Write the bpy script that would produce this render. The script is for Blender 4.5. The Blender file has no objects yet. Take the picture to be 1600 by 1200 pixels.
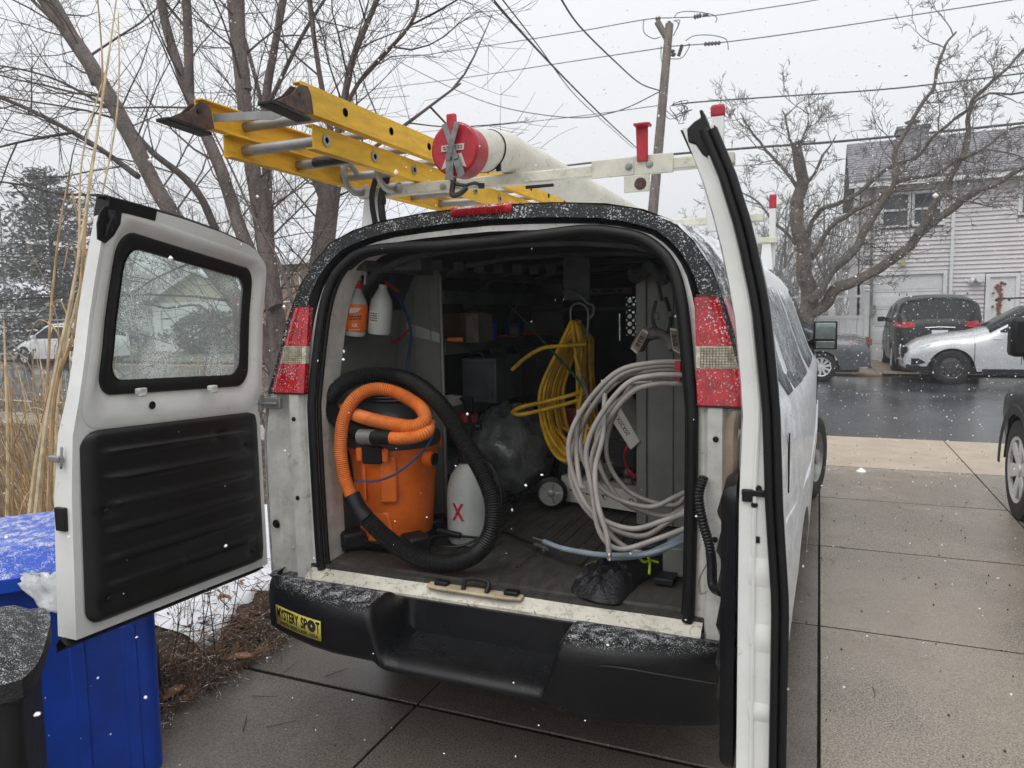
import bpy, math, random
from mathutils import Vector, Matrix, noise as mnoise
random.seed(7)
S = bpy.context.scene
COL = S.collection
rad = math.radians

# ------------------------------------------------------------------ camera
CAMP = Vector((1.139, -2.379, 1.699)); YAW, PIT, ROL, FPX = rad(22.9), rad(5.63), rad(-1.13), 1138.0
_f = Vector((-math.sin(YAW)*math.cos(PIT), math.cos(YAW)*math.cos(PIT), -math.sin(PIT)))
_r = Vector((math.cos(YAW), math.sin(YAW), 0)); _u = _r.cross(_f)
_r, _u = math.cos(ROL)*_r + math.sin(ROL)*_u, -math.sin(ROL)*_r + math.cos(ROL)*_u
cd = bpy.data.cameras.new('camera'); cam = bpy.data.objects.new('camera', cd); COL.objects.link(cam)
cd.sensor_width = 36; cd.lens = 36*FPX/1600; cd.clip_start = .05; cd.clip_end = 600
cam.matrix_world = Matrix(((_r.x, _u.x, -_f.x, CAMP.x), (_r.y, _u.y, -_f.y, CAMP.y), (_r.z, _u.z, -_f.z, CAMP.z), (0, 0, 0, 1)))
cd.dof.use_dof = True; cd.dof.focus_distance = 3.2; cd.dof.aperture_fstop = 7.5
S.camera = cam

def U(px, py, **k):
    """survey helper: the point of the place seen at photo pixel px,py lying on the plane X=, Y= or Z= (or at depth D)"""
    d = _f + _r*((px-800)/FPX) - _u*((py-600)/FPX)
    (a, v), = k.items()
    if a == 'D': return CAMP + d*v
    i = 'XYZ'.index(a)
    return CAMP + d*((v-CAMP[i])/d[i])

# ------------------------------------------------------------------ sky and sun (overcast, light snow)
w = bpy.data.worlds.new('World'); S.world = w; w.use_nodes = True
nt = w.node_tree; bg = nt.nodes['Background']
sky = nt.nodes.new('ShaderNodeTexSky'); sky.sky_type = 'NISHITA'; sky.sun_disc = False
sky.sun_elevation = rad(38); sky.sun_rotation = rad(200)
sc_ = nt.nodes.new('ShaderNodeVectorMath'); sc_.operation = 'SCALE'; sc_.inputs[3].default_value = .05
nt.links.new(sky.outputs[0], sc_.inputs[0])
tc = nt.nodes.new('ShaderNodeTexCoord'); sp = nt.nodes.new('ShaderNodeSeparateXYZ'); nt.links.new(tc.outputs['Generated'], sp.inputs[0])
cr = nt.nodes.new('ShaderNodeValToRGB'); nt.links.new(sp.outputs[2], cr.inputs[0])
cr.color_ramp.elements[0].position = 0.0; cr.color_ramp.elements[0].color = (.86, .875, .90, 1)
cr.color_ramp.elements[1].position = 1.0; cr.color_ramp.elements[1].color = (1.12, 1.13, 1.15, 1)
mx = nt.nodes.new('ShaderNodeMixRGB'); mx.inputs[0].default_value = .93
nt.links.new(sc_.outputs[0], mx.inputs[1]); nt.links.new(cr.outputs[0], mx.inputs[2])
nt.links.new(mx.outputs[0], bg.inputs[0]); bg.inputs[1].default_value = 1.0
sd = bpy.data.lights.new('sun', 'SUN'); sd.energy = 1.5; sd.angle = rad(60); sd.color = (1, .98, .95)
so = bpy.data.objects.new('sun', sd); COL.objects.link(so)
so.rotation_euler = (rad(90-60), 0, rad(-8))
S.view_settings.view_transform = 'Standard'; S.view_settings.look = 'None'
S.view_settings.exposure = 0.14; S.view_settings.gamma = 1; S.view_settings.use_curve_mapping = False
S.cycles.max_bounces = 8; S.cycles.transparent_max_bounces = 16
S.cycles.use_denoising = True

# ------------------------------------------------------------------ materials
def N(nt, t, **k):
    n = nt.nodes.new('ShaderNode'+t)
    for a, v in k.items(): setattr(n, a, v)
    return n
def math_(nt, op, a, b=None, clamp=False):
    n = N(nt, 'Math', operation=op, use_clamp=clamp)
    for i, v in enumerate((a, b)):
        if v is None: continue
        if isinstance(v, (int, float)): n.inputs[i].default_value = v
        else: nt.links.new(v, n.inputs[i])
    return n.outputs[0]
def mixc(nt, fac, a, b):
    n = N(nt, 'MixRGB')
    for i, v in enumerate((fac, a, b)):
        if isinstance(v, (int, float)): n.inputs[i].default_value = v
        elif isinstance(v, tuple): n.inputs[i].default_value = (*v[:3], 1)
        else: nt.links.new(v, n.inputs[i])
    return n.outputs[0]
def noise_(nt, co, scale, det=4, rough=.55, dist=0, stretch=None):
    if stretch:
        m = N(nt, 'Mapping'); m.inputs['Scale'].default_value = stretch; nt.links.new(co, m.inputs[0]); co = m.outputs[0]
    n = N(nt, 'TexNoise'); n.inputs['Scale'].default_value = scale; n.inputs['Detail'].default_value = det
    n.inputs['Roughness'].default_value = rough; n.inputs['Distortion'].default_value = dist
    nt.links.new(co, n.inputs['Vector']); return n.outputs['Fac']
def step_(nt, v, lo, hi):
    n = N(nt, 'MapRange'); n.interpolation_type = 'SMOOTHSTEP'
    n.inputs[1].default_value = lo; n.inputs[2].default_value = hi
    nt.links.new(v, n.inputs[0]); return n.outputs[0]
MATS = {}
def mat(name, col, rough=.5, metal=0., var=.12, vscale=6., bump=0., bscale=60., dirt=None, snow=None, spec=.5, stretch=None, coat=0., trans=0., rvar=.12, wet=None, bumpdist=.01, col2=None, alpha=1., grain=None, scuff=None):
    """dirt=(colour, amount 0..1, scale)  snow=(up coverage, side coverage, grain scale)"""
    m = bpy.data.materials.new(name); m.use_nodes = True; MATS[name] = m
    nt = m.node_tree; b = nt.nodes['Principled BSDF']
    co = N(nt, 'TexCoord').outputs['Object']
    n1 = noise_(nt, co, vscale, 5, .6, stretch=stretch)
    dark = tuple(c*(1-var*1.6) for c in col); lite = tuple(min(1, c*(1+var)) for c in col)
    if col2: dark, lite = col, col2
    c = mixc(nt, step_(nt, n1, .3, .7), dark, lite)
    rg = None
    if rvar: rg = math_(nt, 'ADD', math_(nt, 'MULTIPLY', noise_(nt, co, vscale*2.3, 3), rvar*2), rough-rvar, True)
    if dirt:
        dc, da, ds = dirt
        f = step_(nt, noise_(nt, co, ds, 10, .8, stretch=stretch), .72-.42*da, .86-.3*da)
        f = math_(nt, 'MULTIPLY', f, min(1, .35+da))
        c = mixc(nt, f, c, dc)
    if scuff:
        c = mixc(nt, step_(nt, noise_(nt, co, scuff[0], 12, .85, dist=1.2), scuff[1], scuff[1]+.03), c, (.07, .065, .06))
        c = mixc(nt, math_(nt, 'MULTIPLY', step_(nt, noise_(nt, co, scuff[0]*.4, 12, .8, dist=2), scuff[1]-.02, scuff[1]+.06), .6), c, (.25, .21, .16))
    if wet:
        f = step_(nt, noise_(nt, co, wet, 4, .6), .42, .6)
        c = mixc(nt, f, c, tuple(x*.5 for x in col)); rg = math_(nt, 'SUBTRACT', rg, math_(nt, 'MULTIPLY', f, .25), True)
    if grain:
        c = mixc(nt, math_(nt, 'MULTIPLY', step_(nt, noise_(nt, co, grain[0], 3, .8), .38, .62), grain[1]), c, tuple(min(1, x*2.1+.003) for x in col))
        c = mixc(nt, math_(nt, 'MULTIPLY', step_(nt, noise_(nt, co, grain[0]*.73, 3, .8, dist=.5), .52, .68), grain[1]), c, tuple(x*.3 for x in col))
    h = None
    if bump: h = noise_(nt, co, bscale, 4, .6, stretch=stretch)
    if snow:
        up, side, gs = snow
        g = N(nt, 'NewGeometry'); s = N(nt, 'SeparateXYZ'); nt.links.new(g.outputs['Normal'], s.inputs[0])
        upf = math_(nt, 'POWER', math_(nt, 'MAXIMUM', s.outputs[2], 0.001), 2.0)
        cov = math_(nt, 'ADD', math_(nt, 'MULTIPLY', upf, up), side)
        big = step_(nt, noise_(nt, co, gs*.06, 4, .65), .32, .68)
        cov = math_(nt, 'MULTIPLY', cov, math_(nt, 'ADD', math_(nt, 'MULTIPLY', big, .95), .5))
        gr = noise_(nt, co, gs, 3, .75)
        v = N(nt, 'TexVoronoi'); v.inputs['Scale'].default_value = gs*.55; v.inputs['Randomness'].default_value = 1.
        dn = N(nt, 'TexNoise'); dn.inputs['Scale'].default_value = gs*.8; dn.inputs['Detail'].default_value = 2; nt.links.new(co, dn.inputs['Vector'])
        dm = N(nt, 'VectorMath', operation='MULTIPLY_ADD'); nt.links.new(dn.outputs['Color'], dm.inputs[0]); dm.inputs[1].default_value = (2.4/gs,)*3; nt.links.new(co, dm.inputs[2]); nt.links.new(dm.outputs[0], v.inputs['Vector'])
        d = math_(nt, 'SUBTRACT', math_(nt, 'ADD', cov, math_(nt, 'MULTIPLY', math_(nt, 'SUBTRACT', gr, .5), 1.2)), math_(nt, 'MULTIPLY', v.outputs['Distance'], .9))
        f = step_(nt, d, -.02, .16)
        c = mixc(nt, math_(nt, 'MULTIPLY', f, .88), c, (.80, .82, .85))
        if rg is not None: rg = math_(nt, 'ADD', rg, math_(nt, 'MULTIPLY', f, .5), True)
        h = math_(nt, 'ADD', f, h if h is not None else 0.)
        bump = max(bump, .5)
    if h is not None:
        bn = N(nt, 'Bump'); bn.inputs['Strength'].default_value = bump; bn.inputs['Distance'].default_value = bumpdist
        nt.links.new(h, bn.inputs['Height']); nt.links.new(bn.outputs[0], b.inputs['Normal'])
    nt.links.new(c, b.inputs['Base Color'])
    if rg is not None: nt.links.new(rg, b.inputs['Roughness'])
    else: b.inputs['Roughness'].default_value = rough
    b.inputs['Metallic'].default_value = metal; b.inputs['Specular IOR Level'].default_value = spec
    b.inputs['Coat Weight'].default_value = coat; b.inputs['Transmission Weight'].default_value = trans
    b.inputs['Alpha'].default_value = alpha
    return m
RUST = (.16, .07, .03); GRIME = (.09, .08, .06)
mat('van_paint', (.74, .75, .73), .32, var=.05, dirt=((.36, .35, .31), .25, 5), coat=.3, scuff=(26, .625))
mat('van_paint_snowy', (.62, .63, .63), .4, var=.06, dirt=((.36, .35, .32), .35, 7), snow=(.9, .58, 230), coat=.2, scuff=(16, .63))
mat('pillar_paint', (.66, .65, .61), .42, var=.1, dirt=((.22, .20, .16), .45, 14), vscale=12, bump=.15, bscale=8, scuff=(30, .62))
mat('sill_paint', (.64, .61, .52), .5, var=.12, dirt=((.10, .08, .06), .5, 26), bump=.3, scuff=(22, .57))
mat('latch_plate', (.50, .41, .28), .5, var=.2, dirt=((.14, .08, .04), .5, 30), bump=.2)
mat('black_plastic', (.007, .0075, .009), .5, spec=.35, var=.3, bump=.25, bscale=260, bumpdist=.002)
mat('black_gloss', (.004, .005, .007), .25, spec=.4, var=.2, dirt=((.05, .05, .05), .2, 20))
mat('cladding', (.010, .011, .013), .55, spec=.4, var=.25, bump=.3, bscale=300, bumpdist=.002, snow=(.80, .25, 240), grain=(420, .35))
mat('bumper_plastic', (.0045, .0048, .006), .42, spec=.32, var=.35, vscale=4, bump=.35, bscale=300, bumpdist=.002, dirt=((.06, .06, .06), .3, 6), snow=(.44, -.07, 480), grain=(420, .3))
mat('bumper_step', (.0055, .0058, .007), .30, spec=.32, var=.35, vscale=4, bump=.35, bscale=300, bumpdist=.002, dirt=((.05, .05, .05), .3, 6), snow=(.10, -.03, 480), grain=(420, .3))
mat('rubber', (.005, .005, .006), .5, spec=.35, var=.2, bump=.1)
mat('door_trim', (.006, .0062, .0075), .34, spec=.45, var=.3, bump=.3, bscale=350, grain=(380, .3), bumpdist=.0015, dirt=((.05, .05, .05), .25, 12))
mat('floor_mat', (.034, .031, .028), .62, grain=(160, .4), var=.35, vscale=9, bump=.3, bscale=50, dirt=((.10, .085, .07), .5, 7), stretch=(2.2, .7, 1))
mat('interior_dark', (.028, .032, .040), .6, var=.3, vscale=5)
mat('interior_metal', (.075, .083, .09), .5, var=.3, vscale=5)
mat('grey_steel', (.22, .225, .205), .45, var=.12, vscale=4, dirt=((.06, .06, .05), .25, 14))
mat('lamp_red', (.50, .004, .014), .18, var=.25, vscale=20, coat=.6, snow=(.4, .23, 200))
mat('lamp_clear', (.60, .54, .42), .2, var=.3, vscale=60, coat=.6, snow=(.2, .05, 230))
mat('lens_grid', (.22, .17, .10), .3)
mat('lamp_housing', (.06, .004, .006), .4)
mat('red_light', (.45, .006, .014), .2, var=.2, snow=(.5, .1, 300))
mat('red_cap', (.42, .012, .028), .45, var=.15, vscale=30, dirt=((.05, .05, .05), .22, 40), snow=(.6, .03, 300))
mat('rack_paint', (.60, .59, .50), .5, var=.1, dirt=((.20, .20, .10), .5, 18), bump=.15)
mat('rack_white', (.70, .71, .71), .45, var=.05, dirt=((.3, .28, .22), .25, 18))
mat('ladder_yellow', (.82, .47, .012), .5, var=.12, vscale=9, dirt=((.20, .11, .03), .40, 22), bump=.2, bscale=120, snow=(.28, .02, 260), stretch=(3, .6, 3))
mat('aluminium', (.32, .32, .31), .45, metal=.6, var=.15, dirt=((.10, .09, .08), .35, 20))
mat('rusty_shoe', (.085, .045, .035), .65, var=.4, vscale=25, dirt=((.03, .03, .03), .5, 30), bump=.3)
mat('pvc', (.66, .64, .54), .5, var=.08, dirt=((.20, .18, .07), .48, 24), snow=(.55, .0, 300), bump=.1)
mat('duct_tape', (.20, .20, .20), .35, var=.25, vscale=30, metal=.3)
mat('orange', (.78, .15, .012), .42, var=.12, vscale=8, dirt=((.12, .05, .02), .25, 16))
mat('orange_hose', (.72, .19, .035), .5, var=.15, vscale=12)
mat('black_hose', (.008, .008, .009), .42, var=.2)
mat('vac_lid', (.035, .036, .04), .5, var=.2)
mat('scuffed_white', (.6, .6, .58), .5, scuff=(20, .6))
mat('white_plastic', (.50, .51, .47), .45, var=.08, dirt=((.2, .19, .15), .2, 12))
mat('cloudy_plastic', (.42, .44, .42), .4, var=.1)
mat('blue_cord', (.01, .07, .22), .4)
mat('red_cord', (.45, .01, .03), .4)
mat('yellow_hose', (.78, .46, .02), .5, var=.2, vscale=14)
mat('grey_tube', (.36, .33, .31), .42, var=.1, vscale=12, dirt=((.15, .13, .11), .3, 25))
mat('blue_tube', (.32, .38, .44), .38, var=.1)
mat('brass', (.42, .40, .36), .35, metal=.8)
mat('neon', (.45, .62, .02), .5)
mat('black_fabric', (.007, .007, .010), .48, var=.4, vscale=14, bump=.6, bscale=60, snow=(.02, .0, 300))
mat('grey_fabric', (.16, .145, .13), .85, var=.25, bump=.4, bscale=40)
mat('tan_leather', (.22, .16, .12), .6, var=.25, bump=.3)
mat('cardboard', (.20, .115, .06), .8, var=.2)
mat('white_card', (.55, .53, .47), .6, var=.06, dirt=((.25, .22, .17), .25, 15))
mat('label_dark', (.05, .03, .03), .5)
mat('label_red', (.35, .03, .03), .5)
mat('ink', (.02, .02, .022), .6, var=0)
mat('sticker_yellow', (.62, .53, .09), .4, var=.1, vscale=30, dirt=((.2, .16, .05), .3, 60))
mat('plastic_bag', (.12, .125, .125), .25, var=.3, vscale=9, bump=.7, bscale=9, bumpdist=.03, coat=.4)
mat('green_rod', (.01, .12, .07), .4)
mat('bin_blue', (.004, .055, .42), .42, var=.12, vscale=5, bump=.1, bscale=40)
mat('bin_blue_lid', (.006, .075, .52), .45, var=.12, snow=(.44, .0, 480))
mat('bin_black', (.009, .009, .010), .55, var=.3, bump=.15)
mat('bin_black_lid', (.012, .012, .013), .5, var=.3, snow=(.30, .04, 420), bump=.15, grain=(300, .3))
mat('film_bag', (.50, .51, .52), .35, var=.15, snow=(.6, .0, 400), bump=.5, bscale=12, bumpdist=.02)
mat('concrete_wet', (.135, .115, .097), .22, var=.25, vscale=1.6, bump=.28, bscale=170, bumpdist=.004, dirt=((.05, .04, .032), .5, 3.5), wet=.7, rvar=.2, grain=(140, .65))
mat('concrete', (.265, .228, .185), .27, var=.18, vscale=1.6, bump=.35, bscale=190, bumpdist=.004, dirt=((.12, .095, .072), .50, 3.5), wet=.8, rvar=.2, grain=(130, .65), scuff=(1.7, .60))
mat('apron_concrete', (.34, .285, .22), .6, grain=(170, .5), var=.14, vscale=3, bump=.5, bscale=120, bumpdist=.004, dirt=((.10, .08, .065), .35, 20), rvar=.15)
mat('joint_dirt', (.014, .012, .010), .95, var=.4, spec=.1, bump=.5, bscale=120)
mat('asphalt', (.058, .060, .065), .22, grain=(150, .35), var=.2, vscale=1.2, bump=.35, bscale=220, bumpdist=.003, wet=.35, rvar=.1)
mat('far_walk', (.28, .21, .16), .6, var=.2, vscale=2, bump=.4)
mat('soil', (.09, .062, .045), .9, var=.4, vscale=7, bump=1, bscale=30, bumpdist=.04, snow=(.18, 0, 25))
mat('lawn', (.13, .105, .06), .95, var=.4, vscale=5, bump=1, bscale=40, bumpdist=.04, snow=(.32, 0, 22))
mat('snow', (.80, .82, .86), .7, var=.03, vscale=8, bump=.5, bscale=14, bumpdist=.02)
mat('bark', (.125, .10, .092), .85, var=.35, vscale=9, bump=1, bscale=34, bumpdist=.03, stretch=(1, 1, .35), dirt=((.05, .04, .036), .5, 14), snow=(.12, .03, 120), grain=(60, .4))
mat('bark_dark', (.07, .058, .052), .85, var=.35, vscale=8, bump=.8, bscale=25, bumpdist=.02, stretch=(1, 1, .4), snow=(.14, .0, 60))
mat('twig', (.085, .062, .055), .85, var=.3, snow=(.12, .0, 120))
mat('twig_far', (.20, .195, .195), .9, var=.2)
mat('twig_right', (.15, .132, .118), .85, var=.3, snow=(.16, .0, 60))
mat('needles', (.15, .158, .152), .9, var=.35, vscale=3, snow=(.5, .1, 14))
mat('litter', (.17, .105, .065), .8, var=.5, vscale=9, snow=(.36, .04, 60))
mat('bark_right', (.12, .10, .085), .9, var=.4, vscale=5, bump=1, bscale=16, bumpdist=.05, dirt=((.04, .034, .028), .5, 6), snow=(.16, .02, 40), grain=(26, .5))
mat('reed', (.46, .31, .15), .7, var=.25, vscale=14, stretch=(4, 4, .5))
mat('reed_pale', (.62, .49, .30), .7, var=.2, vscale=14)
mat('dead_leaf', (.26, .12, .06), .7, var=.5, vscale=20, snow=(.2, .03, 120))
mat('siding', (.70, .675, .69), .5, var=.05, vscale=1.5)
mat('siding_shade', (.55, .53, .55), .55, var=.06)
mat('shingle', (.22, .215, .23), .9, var=.3, vscale=7, bump=.6, bscale=50, snow=(.05, 0, 20))
mat('white_trim', (.80, .81, .82), .4, var=.05)
mat('garage_white', (.78, .79, .80), .45, var=.05)
mat('fence_white', (.80, .82, .83), .4, var=.04)
mat('brick_tan', (.30, .20, .13), .8, var=.25, vscale=12)
mat('cream_wall', (.50, .47, .34), .7, var=.08)
mat('snow_roof', (.62, .64, .68), .8, var=.08, vscale=3)
mat('window_glass', (.06, .07, .08), .08, var=.3, vscale=.8, coat=.5)
mat('van_glass', (.16, .19, .20), .2, var=.2, snow=(.4, .33, 260))
mat('car_glass', (.014, .017, .020), .12, var=.3, spec=.16, snow=(.12, .03, 60))
mat('car_white', (.70, .71, .72), .25, var=.02, coat=.8, snow=(.3, .0, 40))
mat('car_silver', (.62, .64, .66), .28, metal=.25, var=.03, coat=.8, snow=(.25, .0, 40))
mat('car_grey', (.10, .11, .122), .25, metal=.3, var=.05, coat=.8, snow=(.12, .0, 40))
mat('car_black', (.006, .0065, .008), .3, var=.1, coat=.25, spec=.35, snow=(.22, .0, 40))
mat('tyre', (.009, .009, .010), .7, var=.3, bump=.3, bscale=60)
mat('rim_alloy', (.58, .59, .60), .3, metal=.25, var=.1)
mat('rim_dark', (.055, .055, .06), .45, metal=.3)
mat('rim_steel', (.30, .30, .29), .45, metal=.4, dirt=((.1, .08, .06), .4, 20))
mat('head_lens', (.42, .44, .46), .12, coat=.6)
mat('wood_pole', (.16, .13, .11), .85, var=.3, vscale=10, bump=.6, bscale=40, stretch=(1, 1, .1))
mat('insulator', (.10, .09, .09), .4)
mat('wire', (.035, .035, .038), .6, var=.1)
mat('flower', (.35, .12, .05), .7, var=.5, vscale=40)
mat('lamp_glass', (.55, .48, .30), .3)
mat('chrome', (.55, .56, .57), .15, metal=.9)
mat('mirror_glass', (.25, .30, .30), .05, metal=.8)
mat('flake', (.95, .96, .97), .7, var=0)
# wet, snow-specked tinted glass of the open left door
def glass_mat(name, tint, film, speck, scale):
    m = bpy.data.materials.new(name); m.use_nodes = True; MATS[name] = m
    nt = m.node_tree; nt.nodes.remove(nt.nodes['Principled BSDF']); out = nt.nodes['Material Output']
    co = N(nt, 'TexCoord').outputs['Object']
    tr = N(nt, 'BsdfTransparent'); tr.inputs[0].default_value = (*tint, 1)
    gl = N(nt, 'BsdfGlossy'); gl.inputs['Roughness'].default_value = .04; gl.inputs[0].default_value = (.9, .95, .93, 1)
    df = N(nt, 'BsdfDiffuse'); df.inputs[0].default_value = (.80, .84, .83, 1)
    tl = N(nt, 'BsdfTranslucent'); tl.inputs[0].default_value = (.80, .88, .85, 1)
    ad = N(nt, 'MixShader'); ad.inputs[0].default_value = .65; nt.links.new(df.outputs[0], ad.inputs[1]); nt.links.new(tl.outputs[0], ad.inputs[2])
    m1 = N(nt, 'MixShader'); m1.inputs[0].default_value = .06; nt.links.new(tr.outputs[0], m1.inputs[1]); nt.links.new(gl.outputs[0], m1.inputs[2])
    v = N(nt, 'TexVoronoi'); v.inputs['Scale'].default_value = scale; nt.links.new(co, v.inputs['Vector'])
    big = noise_(nt, co, 5, 4, .6)
    thr = math_(nt, 'MULTIPLY', step_(nt, big, .3, .7), speck)
    f = step_(nt, math_(nt, 'SUBTRACT', thr, v.outputs['Distance']), 0., .06)
    f = math_(nt, 'MAXIMUM', math_(nt, 'MULTIPLY', f, .9), film)
    m2 = N(nt, 'MixShader'); nt.links.new(f, m2.inputs[0]); nt.links.new(m1.outputs[0], m2.inputs[1]); nt.links.new(ad.outputs[0], m2.inputs[2])
    nt.links.new(m2.outputs[0], out.inputs[0])
glass_mat('door_glass', (.84, .95, .90), .22, .50, 300)
glass_mat('clear_glass', (.55, .60, .60), .03, .1, 150)

# ------------------------------------------------------------------ mesh helpers
RW = {}
def tagp(o, label=None, cat=None, group=None, kind=None):
    if label: o['label'] = label
    if cat: o['category'] = cat
    if group: o['group'] = group
    if kind: o['kind'] = kind
    return o
def thing(name, label, cat, loc=(0, 0, 0), rz=0, group=None):
    o = bpy.data.objects.new(name, None); COL.objects.link(o); o.empty_display_size = .1
    M = Matrix.Translation(Vector(loc)) @ Matrix.Rotation(rz, 4, 'Z')
    o.location = loc; o.rotation_euler = (0, 0, rz); RW[o.name] = M
    return tagp(o, label, cat, group)
def dup(root, loc, rz, label, group=None, keep=()):
    """a copy of a thing with its parts and sub-parts, sharing their meshes"""
    r = root.copy(); COL.objects.link(r); r.location = loc; r.rotation_euler = (0, 0, rz); r['label'] = label
    if group: r['group'] = group
    for ch in list(root.children):
        c = ch.copy(); COL.objects.link(c); c.parent = r
        for g in list(ch.children):
            d = g.copy(); COL.objects.link(d); d.parent = c
    return r
def frames(P):
    n = len(P); T = []
    for i in range(n):
        t = (P[min(i+1, n-1)]-P[max(i-1, 0)])
        T.append(t.normalized() if t.length > 1e-9 else Vector((0, 0, 1)))
    a = T[0].cross(Vector((0, 0, 1)))
    if a.length < .1: a = T[0].cross(Vector((1, 0, 0)))
    a.normalize(); out = []
    for t in T:
        a = a - t*a.dot(t)
        if a.length < 1e-6: a = t.cross(Vector((1, .3, .2)))
        a.normalize(); out.append((a, t.cross(a)))
    return out
def spline(pts, n=8, closed=False):
    pts = [Vector(p) for p in pts]; out = []; m = len(pts)
    rng = range(m if closed else m-1)
    for i in rng:
        if closed: p0, p1, p2, p3 = pts[i-1], pts[i], pts[(i+1) % m], pts[(i+2) % m]
        else: p0, p1, p2, p3 = pts[max(i-1, 0)], pts[i], pts[i+1], pts[min(i+2, m-1)]
        for k in range(n):
            t = k/n
            out.append(.5*((2*p1)+(p2-p0)*t+(2*p0-5*p1+4*p2-p3)*t*t+(3*p1-p0-3*p2+p3)*t**3))
    out.append(pts[0].copy() if closed else pts[-1].copy())
    return out
def resample(P, step):
    out = [P[0]]; acc = 0
    for a, b in zip(P, P[1:]):
        L = (b-a).length
        while acc+L >= step:
            t = (step-acc)/L; a = a+(b-a)*t; out.append(a); L = (b-a).length; acc = 0
        acc += L
    return out
class MB:
    def __init__(s): s.v = []; s.f = []; s.m = []; s.cur = 0
    def add(s, vs, fs):
        o = len(s.v); s.v += [tuple(v) for v in vs]; s.f += [tuple(i+o for i in f) for f in fs]; s.m += [s.cur]*len(fs); return s
    def box(s, c, d, rz=0, M=None):
        x, y, z = (q/2 for q in d)
        vs = [Vector(p) for p in ((-x, -y, -z), (x, -y, -z), (x, y, -z), (-x, y, -z), (-x, -y, z), (x, -y, z), (x, y, z), (-x, y, z))]
        R = M if M is not None else Matrix.Rotation(rz, 3, 'Z')
        vs = [R @ v + Vector(c) for v in vs]
        return s.add(vs, [(0, 3, 2, 1), (4, 5, 6, 7), (0, 1, 5, 4), (1, 2, 6, 5), (2, 3, 7, 6), (3, 0, 4, 7)])
    def bx(s, x0, x1, y0, y1, z0, z1): return s.box(((x0+x1)/2, (y0+y1)/2, (z0+z1)/2), (abs(x1-x0), abs(y1-y0), abs(z1-z0)))
    def tube(s, P, r, seg=8, cap=True, r1=None, sq=1.):
        P = [Vector(p) for p in P]; n = len(P); F = frames(P); vs = []
        for i, p in enumerate(P):
            rr = r[i] if isinstance(r, (list, tuple)) else (r if r1 is None else r+(r1-r)*i/max(1, n-1))
            a, b = F[i]
            for k in range(seg):
                th = 2*math.pi*k/seg; vs.append(p+a*(rr*math.cos(th))+b*(rr*math.sin(th)*sq))
        fs = [(i*seg+k, i*seg+(k+1) % seg, (i+1)*seg+(k+1) % seg, (i+1)*seg+k) for i in range(n-1) for k in range(seg)]
        if cap: fs += [tuple(range(seg-1, -1, -1)), tuple(range((n-1)*seg, n*seg))]
        return s.add(vs, fs)
    def lathe(s, prof, c=(0, 0, 0), seg=24, M=None, cap=True):
        vs = []; c = Vector(c); R = M if M is not None else Matrix.Identity(3); n = len(prof)
        for r, z in prof:
            for k in range(seg):
                th = 2*math.pi*k/seg; vs.append(R @ Vector((r*math.cos(th), r*math.sin(th), z))+c)
        fs = [(i*seg+k, i*seg+(k+1) % seg, (i+1)*seg+(k+1) % seg, (i+1)*seg+k) for i in range(n-1) for k in range(seg)]
        if cap and prof[0][0] > 1e-5: fs.append(tuple(range(seg-1, -1, -1)))
        if cap and prof[-1][0] > 1e-5: fs.append(tuple(range((n-1)*seg, n*seg)))
        return s.add(vs, fs)
    def grid(s, rows, closed=False, cap=False):
        n = len(rows); m = len(rows[0]); vs = [p for r in rows for p in r]; fs = []
        for i in range(n-1):
            for k in range(m if closed else m-1):
                fs.append((i*m+k, i*m+(k+1) % m, (i+1)*m+(k+1) % m, (i+1)*m+k))
        if cap: fs += [tuple(range(m-1, -1, -1)), tuple(range((n-1)*m, n*m))]
        return s.add(vs, fs)
    def slab(s, poly, off):
        """a planar outline given real thickness"""
        off = Vector(off); n = len(poly); A = [Vector(p) for p in poly]; B = [p+off for p in A]
        return s.add(A+B, [tuple(range(n-1, -1, -1)), tuple(range(n, 2*n))]+[(i, (i+1) % n, n+(i+1) % n, n+i) for i in range(n)])
    def build(s, name, m, parent=None, smooth=40, bevel=0, solid=0, subsurf=0, local=False, kind=None, label=None, fixn=True):
        me = bpy.data.meshes.new(name); me.from_pydata(s.v, [], s.f)
        for mm in (m if isinstance(m, (list, tuple)) else [m]): me.materials.append(MATS[mm])
        if isinstance(m, (list, tuple)): me.polygons.foreach_set('material_index', s.m)
        if fixn:
            import bmesh
            b = bmesh.new(); b.from_mesh(me); bmesh.ops.recalc_face_normals(b, faces=b.faces); b.to_mesh(me); b.free()
        if smooth:
            me.polygons.foreach_set('use_smooth', [True]*len(me.polygons)); me.set_sharp_from_angle(angle=rad(smooth))
        me.update()
        o = bpy.data.objects.new(name, me); COL.objects.link(o)
        if parent is not None:
            o.parent = parent
            if not local and parent.name in RW: o.matrix_parent_inverse = RW[parent.name].inverted()
        if solid:
            md = o.modifiers.new('solid', 'SOLIDIFY'); md.thickness = solid; md.offset = -1
        if bevel:
            md = o.modifiers.new('bevel', 'BEVEL'); md.width = bevel; md.segments = 2; md.limit_method = 'ANGLE'; md.angle_limit = rad(40)
            md.harden_normals = False
        if subsurf:
            md = o.modifiers.new('sub', 'SUBSURF'); md.levels = subsurf; md.render_levels = subsurf
        if kind: o['kind'] = kind
        if label: o['label'] = label
        return o
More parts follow.
